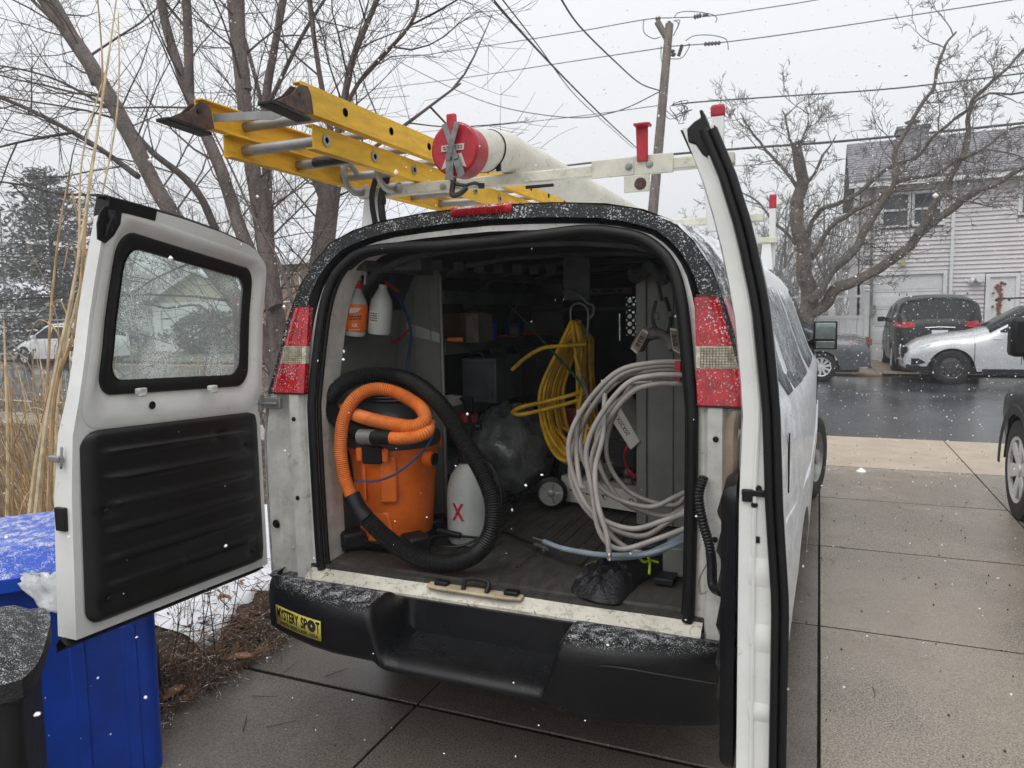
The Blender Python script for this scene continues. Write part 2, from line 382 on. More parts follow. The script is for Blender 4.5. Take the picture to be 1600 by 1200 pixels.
def text_obj(name, s, m, M, size, parent, ext=.0006, local=False, sx=1., bold=0):
    cu = bpy.data.curves.new('t', 'FONT'); cu.body = s; cu.size = size; cu.align_x = 'CENTER'; cu.align_y = 'CENTER'; cu.extrude = ext; cu.offset = bold
    cu.resolution_u = 3
    t = bpy.data.objects.new('t', cu); COL.objects.link(t)
    me = bpy.data.meshes.new_from_object(t); bpy.data.objects.remove(t)
    me.transform(M @ Matrix.Diagonal((sx, 1, 1, 1))); me.materials.clear(); me.materials.append(MATS[m]); me.name = name
    o = bpy.data.objects.new(name, me); COL.objects.link(o); o.parent = parent
    if not local and parent.name in RW: o.matrix_parent_inverse = RW[parent.name].inverted()
    return o
def frameM(o, x, y):
    x = Vector(x).normalized(); z = x.cross(Vector(y)).normalized(); y = z.cross(x)
    return Matrix(((x.x, y.x, z.x, o[0]), (x.y, y.y, z.y, o[1]), (x.z, y.z, z.z, o[2]), (0, 0, 0, 1)))
def print_lines(m, M, w_, h_, n, parent, seed=1):
    """rows of illegibly small print: thin raised dashes"""
    rr = random.Random(seed); b = MB()
    for j in range(n):
        y = h_*(.5-(j+.5)/n); x = -w_/2; t_ = h_/n*.28
        while x < w_/2-.002:
            L = min(rr.uniform(.08, .28)*w_, w_/2-x); b.add([M @ Vector(p) for p in ((x, y-t_, 0), (x+L, y-t_, 0), (x+L, y+t_, 0), (x, y+t_, 0))], [(0, 1, 2, 3)]); x += L+w_*.05
    return b.build('small_print', m, parent, smooth=0, fixn=False, kind='stuff')
def lerp(a, b, t): return a+(b-a)*t
def interp(T, x):
    if x <= T[0][0]: return T[0][1]
    for (a, va), (b, vb) in zip(T, T[1:]):
        if x <= b: return va+(vb-va)*(x-a)/(b-a)
    return T[-1][1]

# ------------------------------------------------------------------ ground
def ground_sheet(name, x0, x1, y0, y1, z, m, kind='structure', nx=2, ny=2, amp=0, th=0):
    b = MB(); rows = []
    for j in range(ny+1):
        rows.append([Vector((lerp(x0, x1, i/nx), lerp(y0, y1, j/ny), z+(amp*mnoise.noise((lerp(x0, x1, i/nx)*1.7, lerp(y0, y1, j/ny)*1.7, 3)) if amp else 0))) for i in range(nx+1)])
    b.grid(rows); return b.build(name, m, kind=kind, fixn=False)
ground_sheet('ground', -300, 300, -60, 500, -.16, 'lawn')
ground_sheet('street', -300, 300, 8.0, 17.7, -.05, 'asphalt')
# driveway: recessed base with separate slabs
db = MB(); db.bx(-1.45, 4.15, -5.5, 7.98, -.2, -.006); drive = db.build('driveway', 'joint_dirt', kind='structure')
xs = [-1.45, -.45, 1.17, 2.60, 4.13]; ys = [-5.45, -4.02, -2.59, -1.16, .24, 1.70, 3.13, 4.58, 6.0, 7.97]
for i in range(4):
    for j in range(9):
        b = MB(); g = .006; b.bx(xs[i]+g, xs[i+1]-g, ys[j]+.011, ys[j+1]-.011, -.08, random.uniform(-.002, .002))
        b.build('concrete_slab', 'apron_concrete' if j == 8 else ('concrete_wet' if i < 2 and j < 8 else 'concrete'), drive, bevel=.003)
# verge and sidewalk left of the driveway, lawn bed, snow
sb = MB(); sb.bx(-60, -1.47, 5.0, 6.6, -.2, -.03); side = sb.build('sidewalk', 'joint_dirt', kind='structure')
for k in range(22):
    b = MB(); x1 = -1.49-k*1.5; b.bx(x1-1.488, x1, 5.01, 6.59, -.1, random.uniform(-.004, .004)); b.build('paving_slab', 'concrete', side, bevel=.006)
ground_sheet('verge', -60, -1.46, 6.6, 8.0, -.012, 'soil', amp=.02, nx=60, ny=4)
cb = MB(); cb.bx(-60, -1.46, 7.93, 8.02, -.2, .0); cb.build('kerb', 'apron_concrete', kind='structure', bevel=.015)
def bedz(x, y):
    d = min(1, max(0, (-1.47-x)/.45)); return .13*d*d*(3-2*d) - .02 + .035*mnoise.noise((x*2.3, y*2.3, 0))+.012*mnoise.noise((x*9, y*9, 4))
b = MB(); nx, ny = 150, 130; x0, x1, y0, y1 = -12, -1.455, -5, 4.98
b.grid([[Vector((X, Y, bedz(X, Y))) for X in [x1-(x1-x0)*(i/nx)**1.8 for i in range(nx+1)]] for Y in [lerp(y0, y1, j/ny) for j in range(ny+1)]])
b.build('garden_bed', 'soil', kind='structure', fixn=False)
b = MB(); rows = []
for j in range(61):
    y = lerp(.25, 2.3, j/60); xr = -1.74-.25*mnoise.noise((y*1.9, 5, 1))-.12*mnoise.noise((y*6, 2, 1))
    rows.append([Vector((x, y, bedz(x, y)+.028*min(1, i/3)-.004+.01*mnoise.noise((x*5, y*5, 9)))) for i, x in enumerate([lerp(xr, -3.6, (k/50)**1.4) for k in range(51)])])
b.grid(rows); b.build('snow_patch', 'snow', kind='stuff', fixn=False)
# far side of the street
kb = MB(); kb.bx(-80, 2.6, 17.7, 17.85, -.3, .0); kb.bx(5.6, 60, 17.7, 17.85, -.3, 0); kb.build('far_kerb', 'far_walk', kind='structure', bevel=.02)
fw = MB(); fw.bx(-80, 60, 17.86, 19.4, -.3, -.01); far = fw.build('far_sidewalk', 'joint_dirt', kind='structure')
for k in range(20):
    b = MB(); b.bx(-8+k*1.5, -8+k*1.5+1.485, 17.87, 19.39, -.1, .004); b.build('paving_slab', 'far_walk', far, bevel=.006)
ground_sheet('far_driveway', 2.5, 5.4, 19.4, 22.65, .0, 'far_walk'); ground_sheet('far_lawn', -90, 2.45, 19.4, 60, -.03, 'lawn', amp=.05, nx=60, ny=30)

# ------------------------------------------------------------------ the van
VAN = thing('work_van', 'white cargo van with both rear doors open and a loaded roof rack', 'van', (0, 2.2, 0))
HP = [(.35, .985), (.6, 1.0), (.9, 1.005), (1.2, 1.0), (1.33, .985), (1.42, .945), (1.55, .905), (1.70, .86), (1.82, .815), (1.92, .75), (1.985, .68), (2.03, .58), (2.06, .45), (2.08, .25), (2.088, 0)]
def hx(z): return interp(HP, z)
RK = [(0, 0), (1.3, 0), (1.45, .012), (1.7, .04), (1.85, .065), (2.0, .10), (2.1, .13)]
def g(z): return interp(RK, z)
RA, FA, WR = 1.16, 4.55, .37
def arch(y):
    zb = .34
    for c in (RA, FA):
        d = abs(y-c)
        if d < .47: zb = max(zb, .30+math.sqrt(.47**2-d*d))
    return zb
def vtop(y): return interp([(0, 1), (3.9, 1), (4.1, .97), (4.5, .78), (4.85, .62), (5.2, .57), (5.45, .52), (5.55, .40)], y)
def vwid(y): return interp([(0, 1), (.10, 1.005), (.35, 1.035), (.8, 1.08), (1.5, 1.11), (2.5, 1.125), (4.4, 1.13), (5.0, 1.10), (5.35, 1.0), (5.5, .90), (5.55, .86)], y)
def vsec(y, off=0, z0=None):
    """one cross-section of the outer skin, left sill over the roof to right sill"""
    zb = z0 if z0 is not None else arch(y); pts = []; t = vtop(y); wv = vwid(y)
    for z, x in HP:
        zz = max(z, zb); xx = hx(zz)
        if z > 1.2 and t < 1: zz = 1.2+(zz-1.2)*0 + (zz-1.2)*max(0, (2.088*t-1.2)/.888) if 2.088*t > 1.2 else min(zz, 2.088*t)
        elif t < 1: zz = min(zz, 2.088*t)
        pts.append((xx*wv, zz))
    L = []
    for x, z in pts: L.append(Vector((-(x+off), y+g(z)*max(0, 1-y/.5), z+(off if z > 1.95 else 0))))
    Rr = [Vector((-p.x, p.y, p.z)) for p in reversed(L[:-1])]
    return L+Rr
ysta = [0, .04, .1, .2, .35, .5]+[.6+.04*k for k in range(29)]+[1.9, 2.2, 2.6, 3.0, 3.4, 3.8]+[4.0+.04*k for k in range(29)]+[5.2, 5.3, 5.4, 5.48, 5.55]
ysta = sorted(set(round(y, 3) for y in ysta))
b = MB(); rows = [vsec(y) for y in ysta]; b.grid(rows); b.add(rows[-1], [tuple(range(len(rows[-1])))])
def _open(f):
    c = sum((Vector(b.v[i]) for i in f), Vector())/len(f); return (4.12 < c.y < 4.78 and 1.38 < c.z and abs(c.x) < .72) or (3.35 < c.y < 4.12 and 1.36 < c.z < 1.80 and abs(c.x) > .8)
b.f = [f for f in b.f if not _open(f)]; b.m = b.m[:len(b.f)]
body = b.build('body', 'van_paint_snowy', VAN, smooth=35)
# inner liner (dark), floor, ceiling ribs, partition
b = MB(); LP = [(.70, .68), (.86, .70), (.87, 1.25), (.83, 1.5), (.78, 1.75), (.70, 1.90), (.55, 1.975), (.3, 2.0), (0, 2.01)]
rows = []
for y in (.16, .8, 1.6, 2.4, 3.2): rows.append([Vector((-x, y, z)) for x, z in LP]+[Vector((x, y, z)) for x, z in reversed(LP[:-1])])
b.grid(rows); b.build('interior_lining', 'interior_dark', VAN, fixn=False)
for k in range(5):
    b = MB(); y = .35+k*.6; P = [Vector((x*.985, y, z-.015)) for x, z in [(-.80, 1.62), (-.74, 1.82), (-.66, 1.90), (-.5, 1.955), (-.28, 1.98), (0, 1.985), (.28, 1.98), (.5, 1.955), (.66, 1.90), (.74, 1.82), (.80, 1.62)]]
    b.tube(P, .028, 6, sq=.6); b.build('roof_rib', 'interior_metal', VAN)
for s in (-1, 1):
    b = MB(); b.bx(s*.60, s*.66, .2, 3.1, 1.885, 1.93); b.build('roof_rail', 'interior_metal', VAN, bevel=.008)
fl = MB(); fl.bx(-.86, .86, .02, 3.2, .62, .668); floor = fl.build('load_floor', 'floor_mat', VAN)
b = MB()
for k in range(40):
    x = -.80+k*.041+random.uniform(-.02, .02); y0 = random.choice([.12, .3, .6, 1.0])+random.uniform(0, .2); y1 = y0+random.uniform(.4, 1.6); w_ = random.uniform(.006, .022); b.grid([[Vector((x+dx+.02*mnoise.noise((k*3.1, y*1.3, 0)), y, .667+dz)) for dx, dz in ((-.004, 0), (0, .006), (w_, .007), (w_+.004, 0))] for y in [lerp(y0, min(3.1, y1), q/7) for q in range(8)]])
b.build('mat_ribs', 'floor_mat', floor, kind='stuff')
b = MB(); rows = []
for k in range(30):
    x = lerp(-.72, .74, k/29); w_ = .004*mnoise.noise((x*5, 0, 0))
    rows.append([Vector((x, .055+.01*mnoise.noise((x*3, 3, 0)), .664)), Vector((x, .06, .678+w_)), Vector((x, .12, .682+w_)), Vector((x, .22, .676))])
b.grid(rows); b.build('mat_edge', 'floor_mat', floor)
b = MB()
b.slab([(-.87, 3.2, .66), (-.308, 3.2, .66), (-.308, 3.2, 2.0), (-.50, 3.2, 1.985), (-.70, 3.2, 1.89), (-.80, 3.2, 1.70), (-.87, 3.2, 1.3)], (0, .03, 0)); b.bx(-.292, -.25, 3.2, 3.23, .66, 2.0); b.bx(-.308, -.292, 3.2, 3.23, .66, 1.46); b.bx(-.308, -.292, 3.2, 3.23, 1.67, 2.0)
b.slab([(-.13, 3.2, .66), (.87, 3.2, .66), (.87, 3.2, 1.3), (.80, 3.2, 1.70), (.70, 3.2, 1.89), (.50, 3.2, 1.985), (-.13, 3.2, 2.0)], (0, .03, 0)); b.bx(-.25, -.13, 3.2, 3.23, .66, 1.5); b.bx(-.25, -.13, 3.2, 3.23, 1.80, 2.0)
for i in range(2):
    for j in range(5):   # perforated strip: each hole an octagon cut in its own cell
        cx, cz = -.22+.06*i, 1.53+.06*j; vs = []; fs = []
        for k in range(8):
            th = math.pi/8+k*math.pi/4; q = Vector((math.cos(th), math.sin(th))); e = q*(.0325/max(abs(q.x), abs(q.y)))
            vs += [Vector((cx+q.x*.019, 3.215, cz+q.y*.019)), Vector((cx+e.x, 3.215, cz+e.y))]
        fs = [(2*k, 2*k+1, (2*k+3) % 16, (2*k+2) % 16) for k in range(8)]
        b.add(vs, fs)
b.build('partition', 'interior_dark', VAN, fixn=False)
# rear opening
OP = [(.655, .0), (.655, .755), (.72, .762), (1.0, .768), (1.30, .770), (1.38, .768), (1.5, .755), (1.62, .742), (1.72, .728), (1.80, .708), (1.86, .68), (1.905, .64), (1.945, .58), (1.968, .50), (1.985, .38), (1.995, .2), (2.0, 0)]
def opath(side=0):
    L = [Vector((-x, 0, z)) for z, x in OP[1:]]
    return L+[Vector((-p.x, 0, p.z)) for p in reversed(L[:-1])]
inner = opath()
def outp(i, n):  # matching point on outer contour for each opening point
    pass
def ring(t0, t1, y0, y1, m, name, zmin, parent=VAN, nsub=3):
    """a band of the rear face between two fractions of the way from outer skin to door opening"""
    zs = [1.38, 1.42, 1.5, 1.58, 1.66, 1.74, 1.80, 1.86, 1.91, 1.95, 1.985, 2.01, 2.035, 2.055, 2.07, 2.08, 2.086]
    rows = []
    for k, z in enumerate(zs):
        o = Vector((hx(z) if k < 16 else .0, 0, z)); s = k/16
        # opening point by parameter
        j = 5+s*11; i = min(int(j), 15); fr = j-i
        zi = lerp(OP[i][0], OP[i+1][0], fr); xi = lerp(OP[i][1], OP[i+1][1], fr)
        row = []
        for q in range(nsub+1):
            t = lerp(t0, t1, q/nsub); x = lerp(o.x, xi, t); zz = lerp(z, zi, t)
            row.append(Vector((x, g(zz)+lerp(y0, y1, q/nsub), zz)))
        rows.append(row)
    full = [[Vector((-p.x, p.y, p.z)) for p in r] for r in rows]+[r for r in reversed(rows[:-1])]
    bb = MB(); bb.grid(full); return bb.build(name, m, parent, smooth=50)
ring(-.03, .52, -.012, -.004, 'cladding', 'rear_surround', 1.38)
ring(.52, .76, -.003, .03, 'black_gloss', 'door_recess', 1.38)
ring(.76, 1.0, .028, .035, 'pillar_paint', 'opening_flange', 1.38)
b = MB(); rows = []   # black cladding wrapped over the rear edge of the roof and upper quarters
for y in (-.012, .02, .08, .16, .24, .30):
    sec = vsec(max(y, 0), .006); sec = [p for p in sec if p.z >= 1.38]; rows.append([Vector((p.x, p.y+(y if y < 0 else 0)+.0, p.z)) for p in sec])
b.grid(rows); b.build('roof_cap', 'cladding', VAN, smooth=50)
b = MB(); zc = 2.088; rows = []
for x0 in [lerp(-.145, .10, k/8) for k in range(9)]:
    z = 2.090; rows.append([Vector((x0, g(2.08)-.022, z-.030)), Vector((x0, g(2.08)-.024, z-.004)), Vector((x0, g(2.08)-.006, z+.008)), Vector((x0, g(2.08)+.03, z+.007))])
b.grid(rows); b.build('high_brake_light', 'red_light', VAN, solid=.02)
# lower pillars (white, dirty) beside the opening, with folded flanges
def pillar(s):
    b = MB(); rows = []
    prof = [(.768, .16), (.770, .035), (.80, .030), (.815, .0), (.86, .0), (.875, .035), (.93, .04), (.945, .008), (.992, .004), (1.0, .03)]
    for z in (.60, .66, .8, 1.0, 1.2, 1.385):
        rows.append([Vector((s*(x if x < .9 else lerp(.9, hx(z)/1.0, (x-.9)/.1)), y, z)) for x, y in prof])
    b.grid(rows); p = b.build('rear_pillar', 'pillar_paint', VAN, smooth=25)
    # inner return flange seen through the opening
    b = MB(); rows = []
    for k in range(1, 15):
        z, x = OP[k]; rows.append([Vector((s*(x+.002), g(z)+.036, z)), Vector((s*(x-.012), g(z)+.07, z)), Vector((s*(x-.004), g(z)+.20, z)), Vector((s*(x+.05), g(z)+.22, z))])
    b.grid(rows); b.build('inner_flange', 'pillar_paint', VAN, smooth=25)
    for z in (.72, .95, 1.12, 1.28):
        b = MB(); b.lathe([(.0, .004), (.009, .003), (.010, 0)], (s*.84, -.001, z), 10, Matrix.Rotation(rad(90), 3, 'X')) if z in (.95, 1.28) else b.lathe([(0, .006), (.006, .005), (.008, 0)], (s*.905, .032, z), 8, Matrix.Rotation(rad(90), 3, 'X')); b.build('clip', 'black_plastic' if z in (.95, 1.28) else 'pillar_paint', p)
    for z in (1.345,):   # hinge
        b = MB(); b.box((s*.94, -.012, z), (.10, .02, .045)); b.tube([(s*.992, -.02, z-.035), (s*.992, -.02, z+.035)], .011, 10)
        b.tube([(s*.90, -.03, z), (s*.995, -.03, z)], .006, 8); b.build('hinge', 'aluminium', VAN, bevel=.003)
pillar(-1); pillar(1)
# black panel behind tail lamps down to hinge, tail lamps
for s in (-1, 1):
    lamp = None
    def lens(z0, z1, m, name, par, off=0., n=5):
        b = MB(); rows = []
        for k in range(n+1):
            z = lerp(z0, z1, k/n); xo = hx(z)+.012+off; gg = g(z)-.016-off; xi = interp([(1.38, .782), (1.74, .765)], z)-off*.6
            rows.append([Vector((s*x, y, z)) for x, y in [(xi, gg+.03), (xi, gg+.006), (xi+.008, gg), (xo-.05, gg-.002), (xo-.02, gg+.006), (xo-.004, gg+.03), (xo, gg+.07), (xo-.002, gg+.19)]])
        b.grid(rows); b.add(rows[0], [tuple(range(8))]); b.add(rows[-1], [tuple(range(8))])
        return b.build(name, m, par, smooth=50)
    lamp = lens(1.382, 1.745, 'lamp_housing', 'tail_lamp', VAN, -.006)
    lens(1.39, 1.508, 'lamp_red', 'red_lens', lamp); lens(1.5085, 1.578, 'lamp_clear', 'clear_lens', lamp); lens(1.5785, 1.735, 'lamp_red', 'red_lens', lamp)
    b = MB()
    for k in range(11):
        x = .79+.0095*k; b.tube([(s*x, g(1.51)-.0185, 1.511), (s*x, g(1.57)-.0185, 1.576)], .0009, 4)
    for k in range(8):
        z = 1.513+.0085*k; b.tube([(s*.79, g(z)-.0185, z), (s*.90, g(z)-.0185, z)], .0009, 4)
    b.build('lens_pattern', 'lens_grid', lamp, kind='stuff')
# weatherstrip, sagging a little along the top
P = []
for p in opath():
    z = p.z; x = p.x
    sag = 0
    if z > 1.96: sag = -.035*math.cos(min(1, abs(x+.1)/.45)*math.pi/2)**1*(1.0 if abs(x+.1) < .45 else 0)
    P.append(Vector((x*.992, g(z)+.018, z+sag-.004)))
P = spline(P, 5)
b = MB(); b.tube(P, .0155, 10, sq=1.25); ws = b.build('weatherstrip', 'rubber', VAN, smooth=60)
b = MB(); b.tube([Vector((p.x*.975, p.y+.024, p.z-(.012 if p.z > 1.9 else 0))) for p in P], .010, 8); b.build('inner_lip', 'rubber', ws, smooth=60)
# sill and latch plate
b = MB(); rows = []
for k in range(41):
    x = lerp(-.80, .80, k/40); w_ = .004*mnoise.noise((x*4, 1, 0)); rows.append([Vector((x, -.030, .585)), Vector((x, -.032, .622+w_)), Vector((x, -.010, .640)), Vector((x, .010, .646+w_)), Vector((x, .03, .662)), Vector((x, .075, .664))])
b.grid(rows); sill = b.build('door_sill', 'sill_paint', VAN, smooth=30)
b = MB(); pl = [(-.235, -.018), (-.18, -.03), (.10, -.030), (.16, -.018), (.16, .018), (.10, .032), (-.20, .040), (-.235, .02)]
b.slab([Vector((x, y, .652)) for x, y in pl], (0, 0, .012)); lp_ = b.build('latch_plate', 'latch_plate', sill, bevel=.004)
for x in (-.175, .115):
    b = MB(); b.bx(x-.028, x+.028, -.012, .022, .663, .680); b.build('latch_block', 'black_plastic', sill, bevel=.005)
b = MB(); b.tube(spline([(-.075, -.015, .664), (-.08, .012, .69), (-.05, .018, .697), (-.005, .016, .697), (.02, .01, .69), (.02, -.015, .664)], 6), .009, 8); b.build('striker', 'black_plastic', sill)
# rear bumper
def bump(x):
    a = abs(x)
    yf = -.285+.02*a*a+.085*max(0, (a-.5)/.35)**1.5+.17*max(0, (a-.84)/.115)**2.5
    st = min(1, max(0, (x+.335)/.07))*min(1, max(0, (.40-x)/.07)); st = st*st*(3-2*st)
    zt = lerp(.655, .485, st); ez = .42+.02*(a > .9)
    return yf, zt, ez, st
b = MB(); rows = []
xsb = [-.96, -.957, -.948, -.93, -.90, -.86, -.80, -.72, -.60, -.50, -.40, -.345, -.33, -.315, -.30, -.285, -.26, -.2, -.05, .1, .25, .32, .335, .35, .37, .385, .405, .45, .58, .70, .80, .86, .90, .93, .948, .957, .96]
for x in xsb:
    yf, zt, ez, st = bump(x); e = max(0, (abs(x)-.89)/.07); zt -= .03*e*e
    back = .16 if abs(x) > .87 else -.005
    rows.append([Vector((x, y, z)) for y, z in [(back, .42), (back, .612), (-.045, .612), (-.056-.05*(1-st)*(1-e), lerp(zt, zt+.006, st)), (lerp(-.13, -.10, st) if e < .5 else min(-.05, yf+.06), zt+.004*(1-st)), (yf+.055, zt-.002), (yf+.022, zt-.010), (yf+.006, lerp(zt-.032, zt-.022, st)), (yf, lerp(zt-.07, zt-.035, st)), (yf+.004, lerp(zt-.10, zt-.045, st)), (yf+.006, lerp(.475-(.045 if x > .3 else 0), .440, st)), (yf+.030, lerp(.450-(.05 if x > .3 else 0), .432, st)), (-.10, .43)]])
b.grid(rows, closed=True); b.add(rows[0], [tuple(range(len(rows[0])))]); b.add(rows[-1], [tuple(range(len(rows[-1])))])
ncol = len(rows[0])
for i, f in enumerate(b.f):
    if len(f) == 4 and f[0]//ncol in range(11, 26): b.m[i] = 1
bumper = b.build('rear_bumper', ['bumper_plastic', 'bumper_step'], VAN, smooth=50)
b = MB(); b.tube([(-.85, .05, .45), (.85, .05, .45)], .04, 10); b.build('bumper_beam', 'black_plastic', bumper, bevel=.01)
# round parking sensor dimple on the right end of the bumper and a soft crease
b = MB(); b.tube(spline([(.50, -.262, .56), (.55, -.276, .598), (.75, -.273, .600), (.9, -.265, .598), (.97, -.22, .596)], 6), .003, 6); b.build('crease', 'rubber', bumper)
# sticker on bumper's left end
ql = [U(427, 948, Y=-.275), U(512, 966, Y=-.287), U(512, 995, Y=-.287), U(428, 976, Y=-.275)]
def bs(x, z): yf = bump(x)[0]; return Vector((x, yf-.0035+.002*(1 if z < .5 else 0), z))
xa, xb_, zA, zB = -.800, -.532, .580, .503
b = MB(); rows = []
for k in range(9):
    x = lerp(xa, xb_, k/8); rows.append([bs(x, zA), bs(x, zB)])
b.grid(rows); st = b.build('bumper_sticker', 'sticker_yellow', bumper, solid=.0012, fixn=False)
M = frameM(bs((xa+xb_)/2, (zA+zB)/2)+Vector((0, -.0015, .018)), bs(xb_, zA)-bs(xa, zA), (0, 0, 1))
STICK = (M, st)
def bent(o, zoff=-.0012):   # lay flat lettering onto the curved bumper
    for v in o.data.vertices:
        p = v.co; q = bs(p.x, p.z); v.co.y = q.y+zoff-(.0006 if p.y < M.translation.y else 0)
    return o
def fit(o, x0, x1, z0, z1):
    vs = o.data.vertices; a0, a1 = min(v.co.x for v in vs), max(v.co.x for v in vs); c0, c1 = min(v.co.z for v in vs), max(v.co.z for v in vs)
    for v in vs: v.co.x = x0+(v.co.x-a0)/(a1-a0)*(x1-x0); v.co.z = z0+(v.co.z-c0)/(c1-c0)*(z1-z0)
    return bent(o)
def fr(t): return lerp(xa, xb_, t)
zt_ = zA-zB
for s_, f0, f1, q0, q1 in (('MYSTERY', .03, .55, .36, .93), ('SP', .60, .74, .36, .93), ('T', .91, .985, .36, .93), ('SANTA CRUZ, CALIF. - U.S.A.', .10, .96, .08, .27)):
    o = text_obj('lettering', s_, 'ink', frameM((fr(.5), -.28, .53), (1, 0, 0), (0, 0, 1)), .05, st, bold=.0016 if q0 > .2 else .001); fit(o, fr(f0), fr(f1), zB+zt_*q0, zB+zt_*q1)
b = MB(); cxs = lerp(xa, xb_, .825); n_ = 28
vs = []
for k in range(n_):
    th = 2*math.pi*k/n_
    for r in (.0055, .0225):
        x = cxs+r*math.cos(th); z = zB+zt_*.645+r*math.sin(th)*1.02; vs.append(bs(x, z)+Vector((0, -.0018, 0)))
b.add(vs, [(2*k, 2*k+1, (2*k+3) % (2*n_), (2*k+2) % (2*n_)) for k in range(n_)]); b.build('emblem', 'ink', st, fixn=False)
# wheels
def wheel(root_or_parent, c, r, wd, style, local=False, side=1, tyre='tyre', spokes=7, steer=0):
    """wheel facing side*X: tyre > rim, hub, spokes"""
    Rm = Matrix.Rotation(steer, 3, 'Z') @ Matrix.Rotation(rad(90)*side, 3, 'Y'); b = MB(); h = wd/2; rr = r*.64 if style != 'steel' else r*.60
    if style == 'truck': rr = r*.66
    b.lathe([(rr, -h*.9), (r*.80, -h), (r*.93, -h*.95), (r*.985, -h*.75), (r, -h*.4), (r, h*.4), (r*.985, h*.75), (r*.93, h*.95), (r*.80, h), (rr, h*.9), (rr*.98, h*.5), (rr*.98, -h*.5), (rr, -h*.9)], c, 36, Rm)
    ty = b.build('wheel', tyre, root_or_parent, local=local, smooth=50)
    b = MB()
    if style == 'steel':
        b.lathe([(rr, h*.9), (rr*.96, h*.8), (rr*.92, h*.35), (rr*.6, h*.30), (rr*.52, h*.62), (rr*.30, h*.70), (rr*.28, h*.95), (0.0, h*.98)], c, 36, Rm, cap=False)
        m = 'rim_steel'
    elif style == 'dark':
        b.lathe([(rr, h*.9), (rr*.95, h*.75), (rr*.9, h*.3), (rr*.6, h*.4), (rr*.5, h*.55), (rr*.25, h*.6), (rr*.2, h*.75), (0.0, h*.75)], c, 36, Rm, cap=False); m = 'rim_dark'
    else:
        b.lathe([(rr, h*.9), (rr*.95, h*.85), (rr*.93, h*.2), (rr*.2, h*.1), (rr*.0, h*.1)], c, 36, Rm, cap=False); m = 'rim_dark'
    rim = b.build('rim', m, ty, local=True, smooth=40)
    if style == 'steel' or style == 'dark':
        for k in range(8):
            th = k*math.pi/4; b = MB(); b.lathe([(0, .004), (rr*.075, .004), (rr*.08, 0)], Vector(c)+Rm @ Vector((math.cos(th)*rr*.75, math.sin(th)*rr*.75, h*.36)), 8, Rm); b.build('hole', 'rubber', rim, local=True)
    else:
        for k in range(spokes):
            th = 2*math.pi*k/spokes+.3; b = MB()
            for sg in ((-1, 1) if style == 'split' else (0,)):
                a0 = th+sg*.05; a1 = th+sg*(.20 if style == 'split' else 0); w0 = rr*(.055 if style == 'split' else .09); w1 = rr*(.065 if style == 'split' else .17)
                def pt(a, q, wv, z): return Vector(c)+Rm @ Vector((math.cos(a)*q-math.sin(a)*wv, math.sin(a)*q+math.cos(a)*wv, z))
                A = [pt(a0, rr*.16, -w0, h*.72), pt(a0, rr*.16, w0, h*.72), pt(a1, rr*.95, w1, h*.86), pt(a1, rr*.95, -w1, h*.86)]
                b.slab(A, Rm @ Vector((0, 0, -h*.3)))
            b.build('spoke', 'rim_alloy', rim, local=True, bevel=r*.012)
        b = MB(); b.lathe([(rr*.22, h*.5), (rr*.20, h*.78), (rr*.1, h*.82), (0, h*.82)], c, 20, Rm); b.lathe([(rr*1.0, h*.88), (rr*.97, h*.95), (rr*.94, h*.86)], c, 36, Rm)
        b.build('hub', 'rim_alloy', rim, local=True)
    return ty
for s in (-1, 1):
    for y in (RA, FA):
        w_ = wheel(VAN, (s*(.90 if y < 2 else 1.04), y, .37), .37, .24, 'steel', side=s, steer=rad(-13) if y > 2 else 0)
        if s == 0: pass
for o in [o for o in VAN.children if o.name.startswith('wheel')]:
    pass
b = MB()  # underbody, inner arches
b.bx(-.78, .78, .3, 5.2, .42, .58); b.bx(-.6, .6, -.02, .3, .42, .56); b.tube([(-.75, RA, .37), (.75, RA, .37)], .06, 10); b.lathe([(.0, -.12), (.12, -.08), (.15, 0), (.12, .08), (0, .12)], (0, RA, .37), 14)
b.tube([(-.3, .2, .36), (-.35, 1.0, .34), (-.35, 2.2, .34)], .03, 8); b.bx(-.25, .3, 1.7, 2.8, .28, .45); b.bx(-.55, -.45, .2, 2.4, .30, .38); b.bx(.45, .55, .2, 2.4, .30, .38)
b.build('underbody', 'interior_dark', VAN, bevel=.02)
b = MB()
for s in (-1, 1):
    for yc in (RA, FA): 
        rows = []
        for k in range(17):
            th = math.pi*k/16; y = yc+math.cos(th)*.46; z = .30+math.sin(th)*.46; rows.append([Vector((s*.99, y, max(z, .34))), Vector((s*.70, y, max(z, .34)))])
        b.grid(rows)
b.build('wheel_arch', 'rubber', VAN)
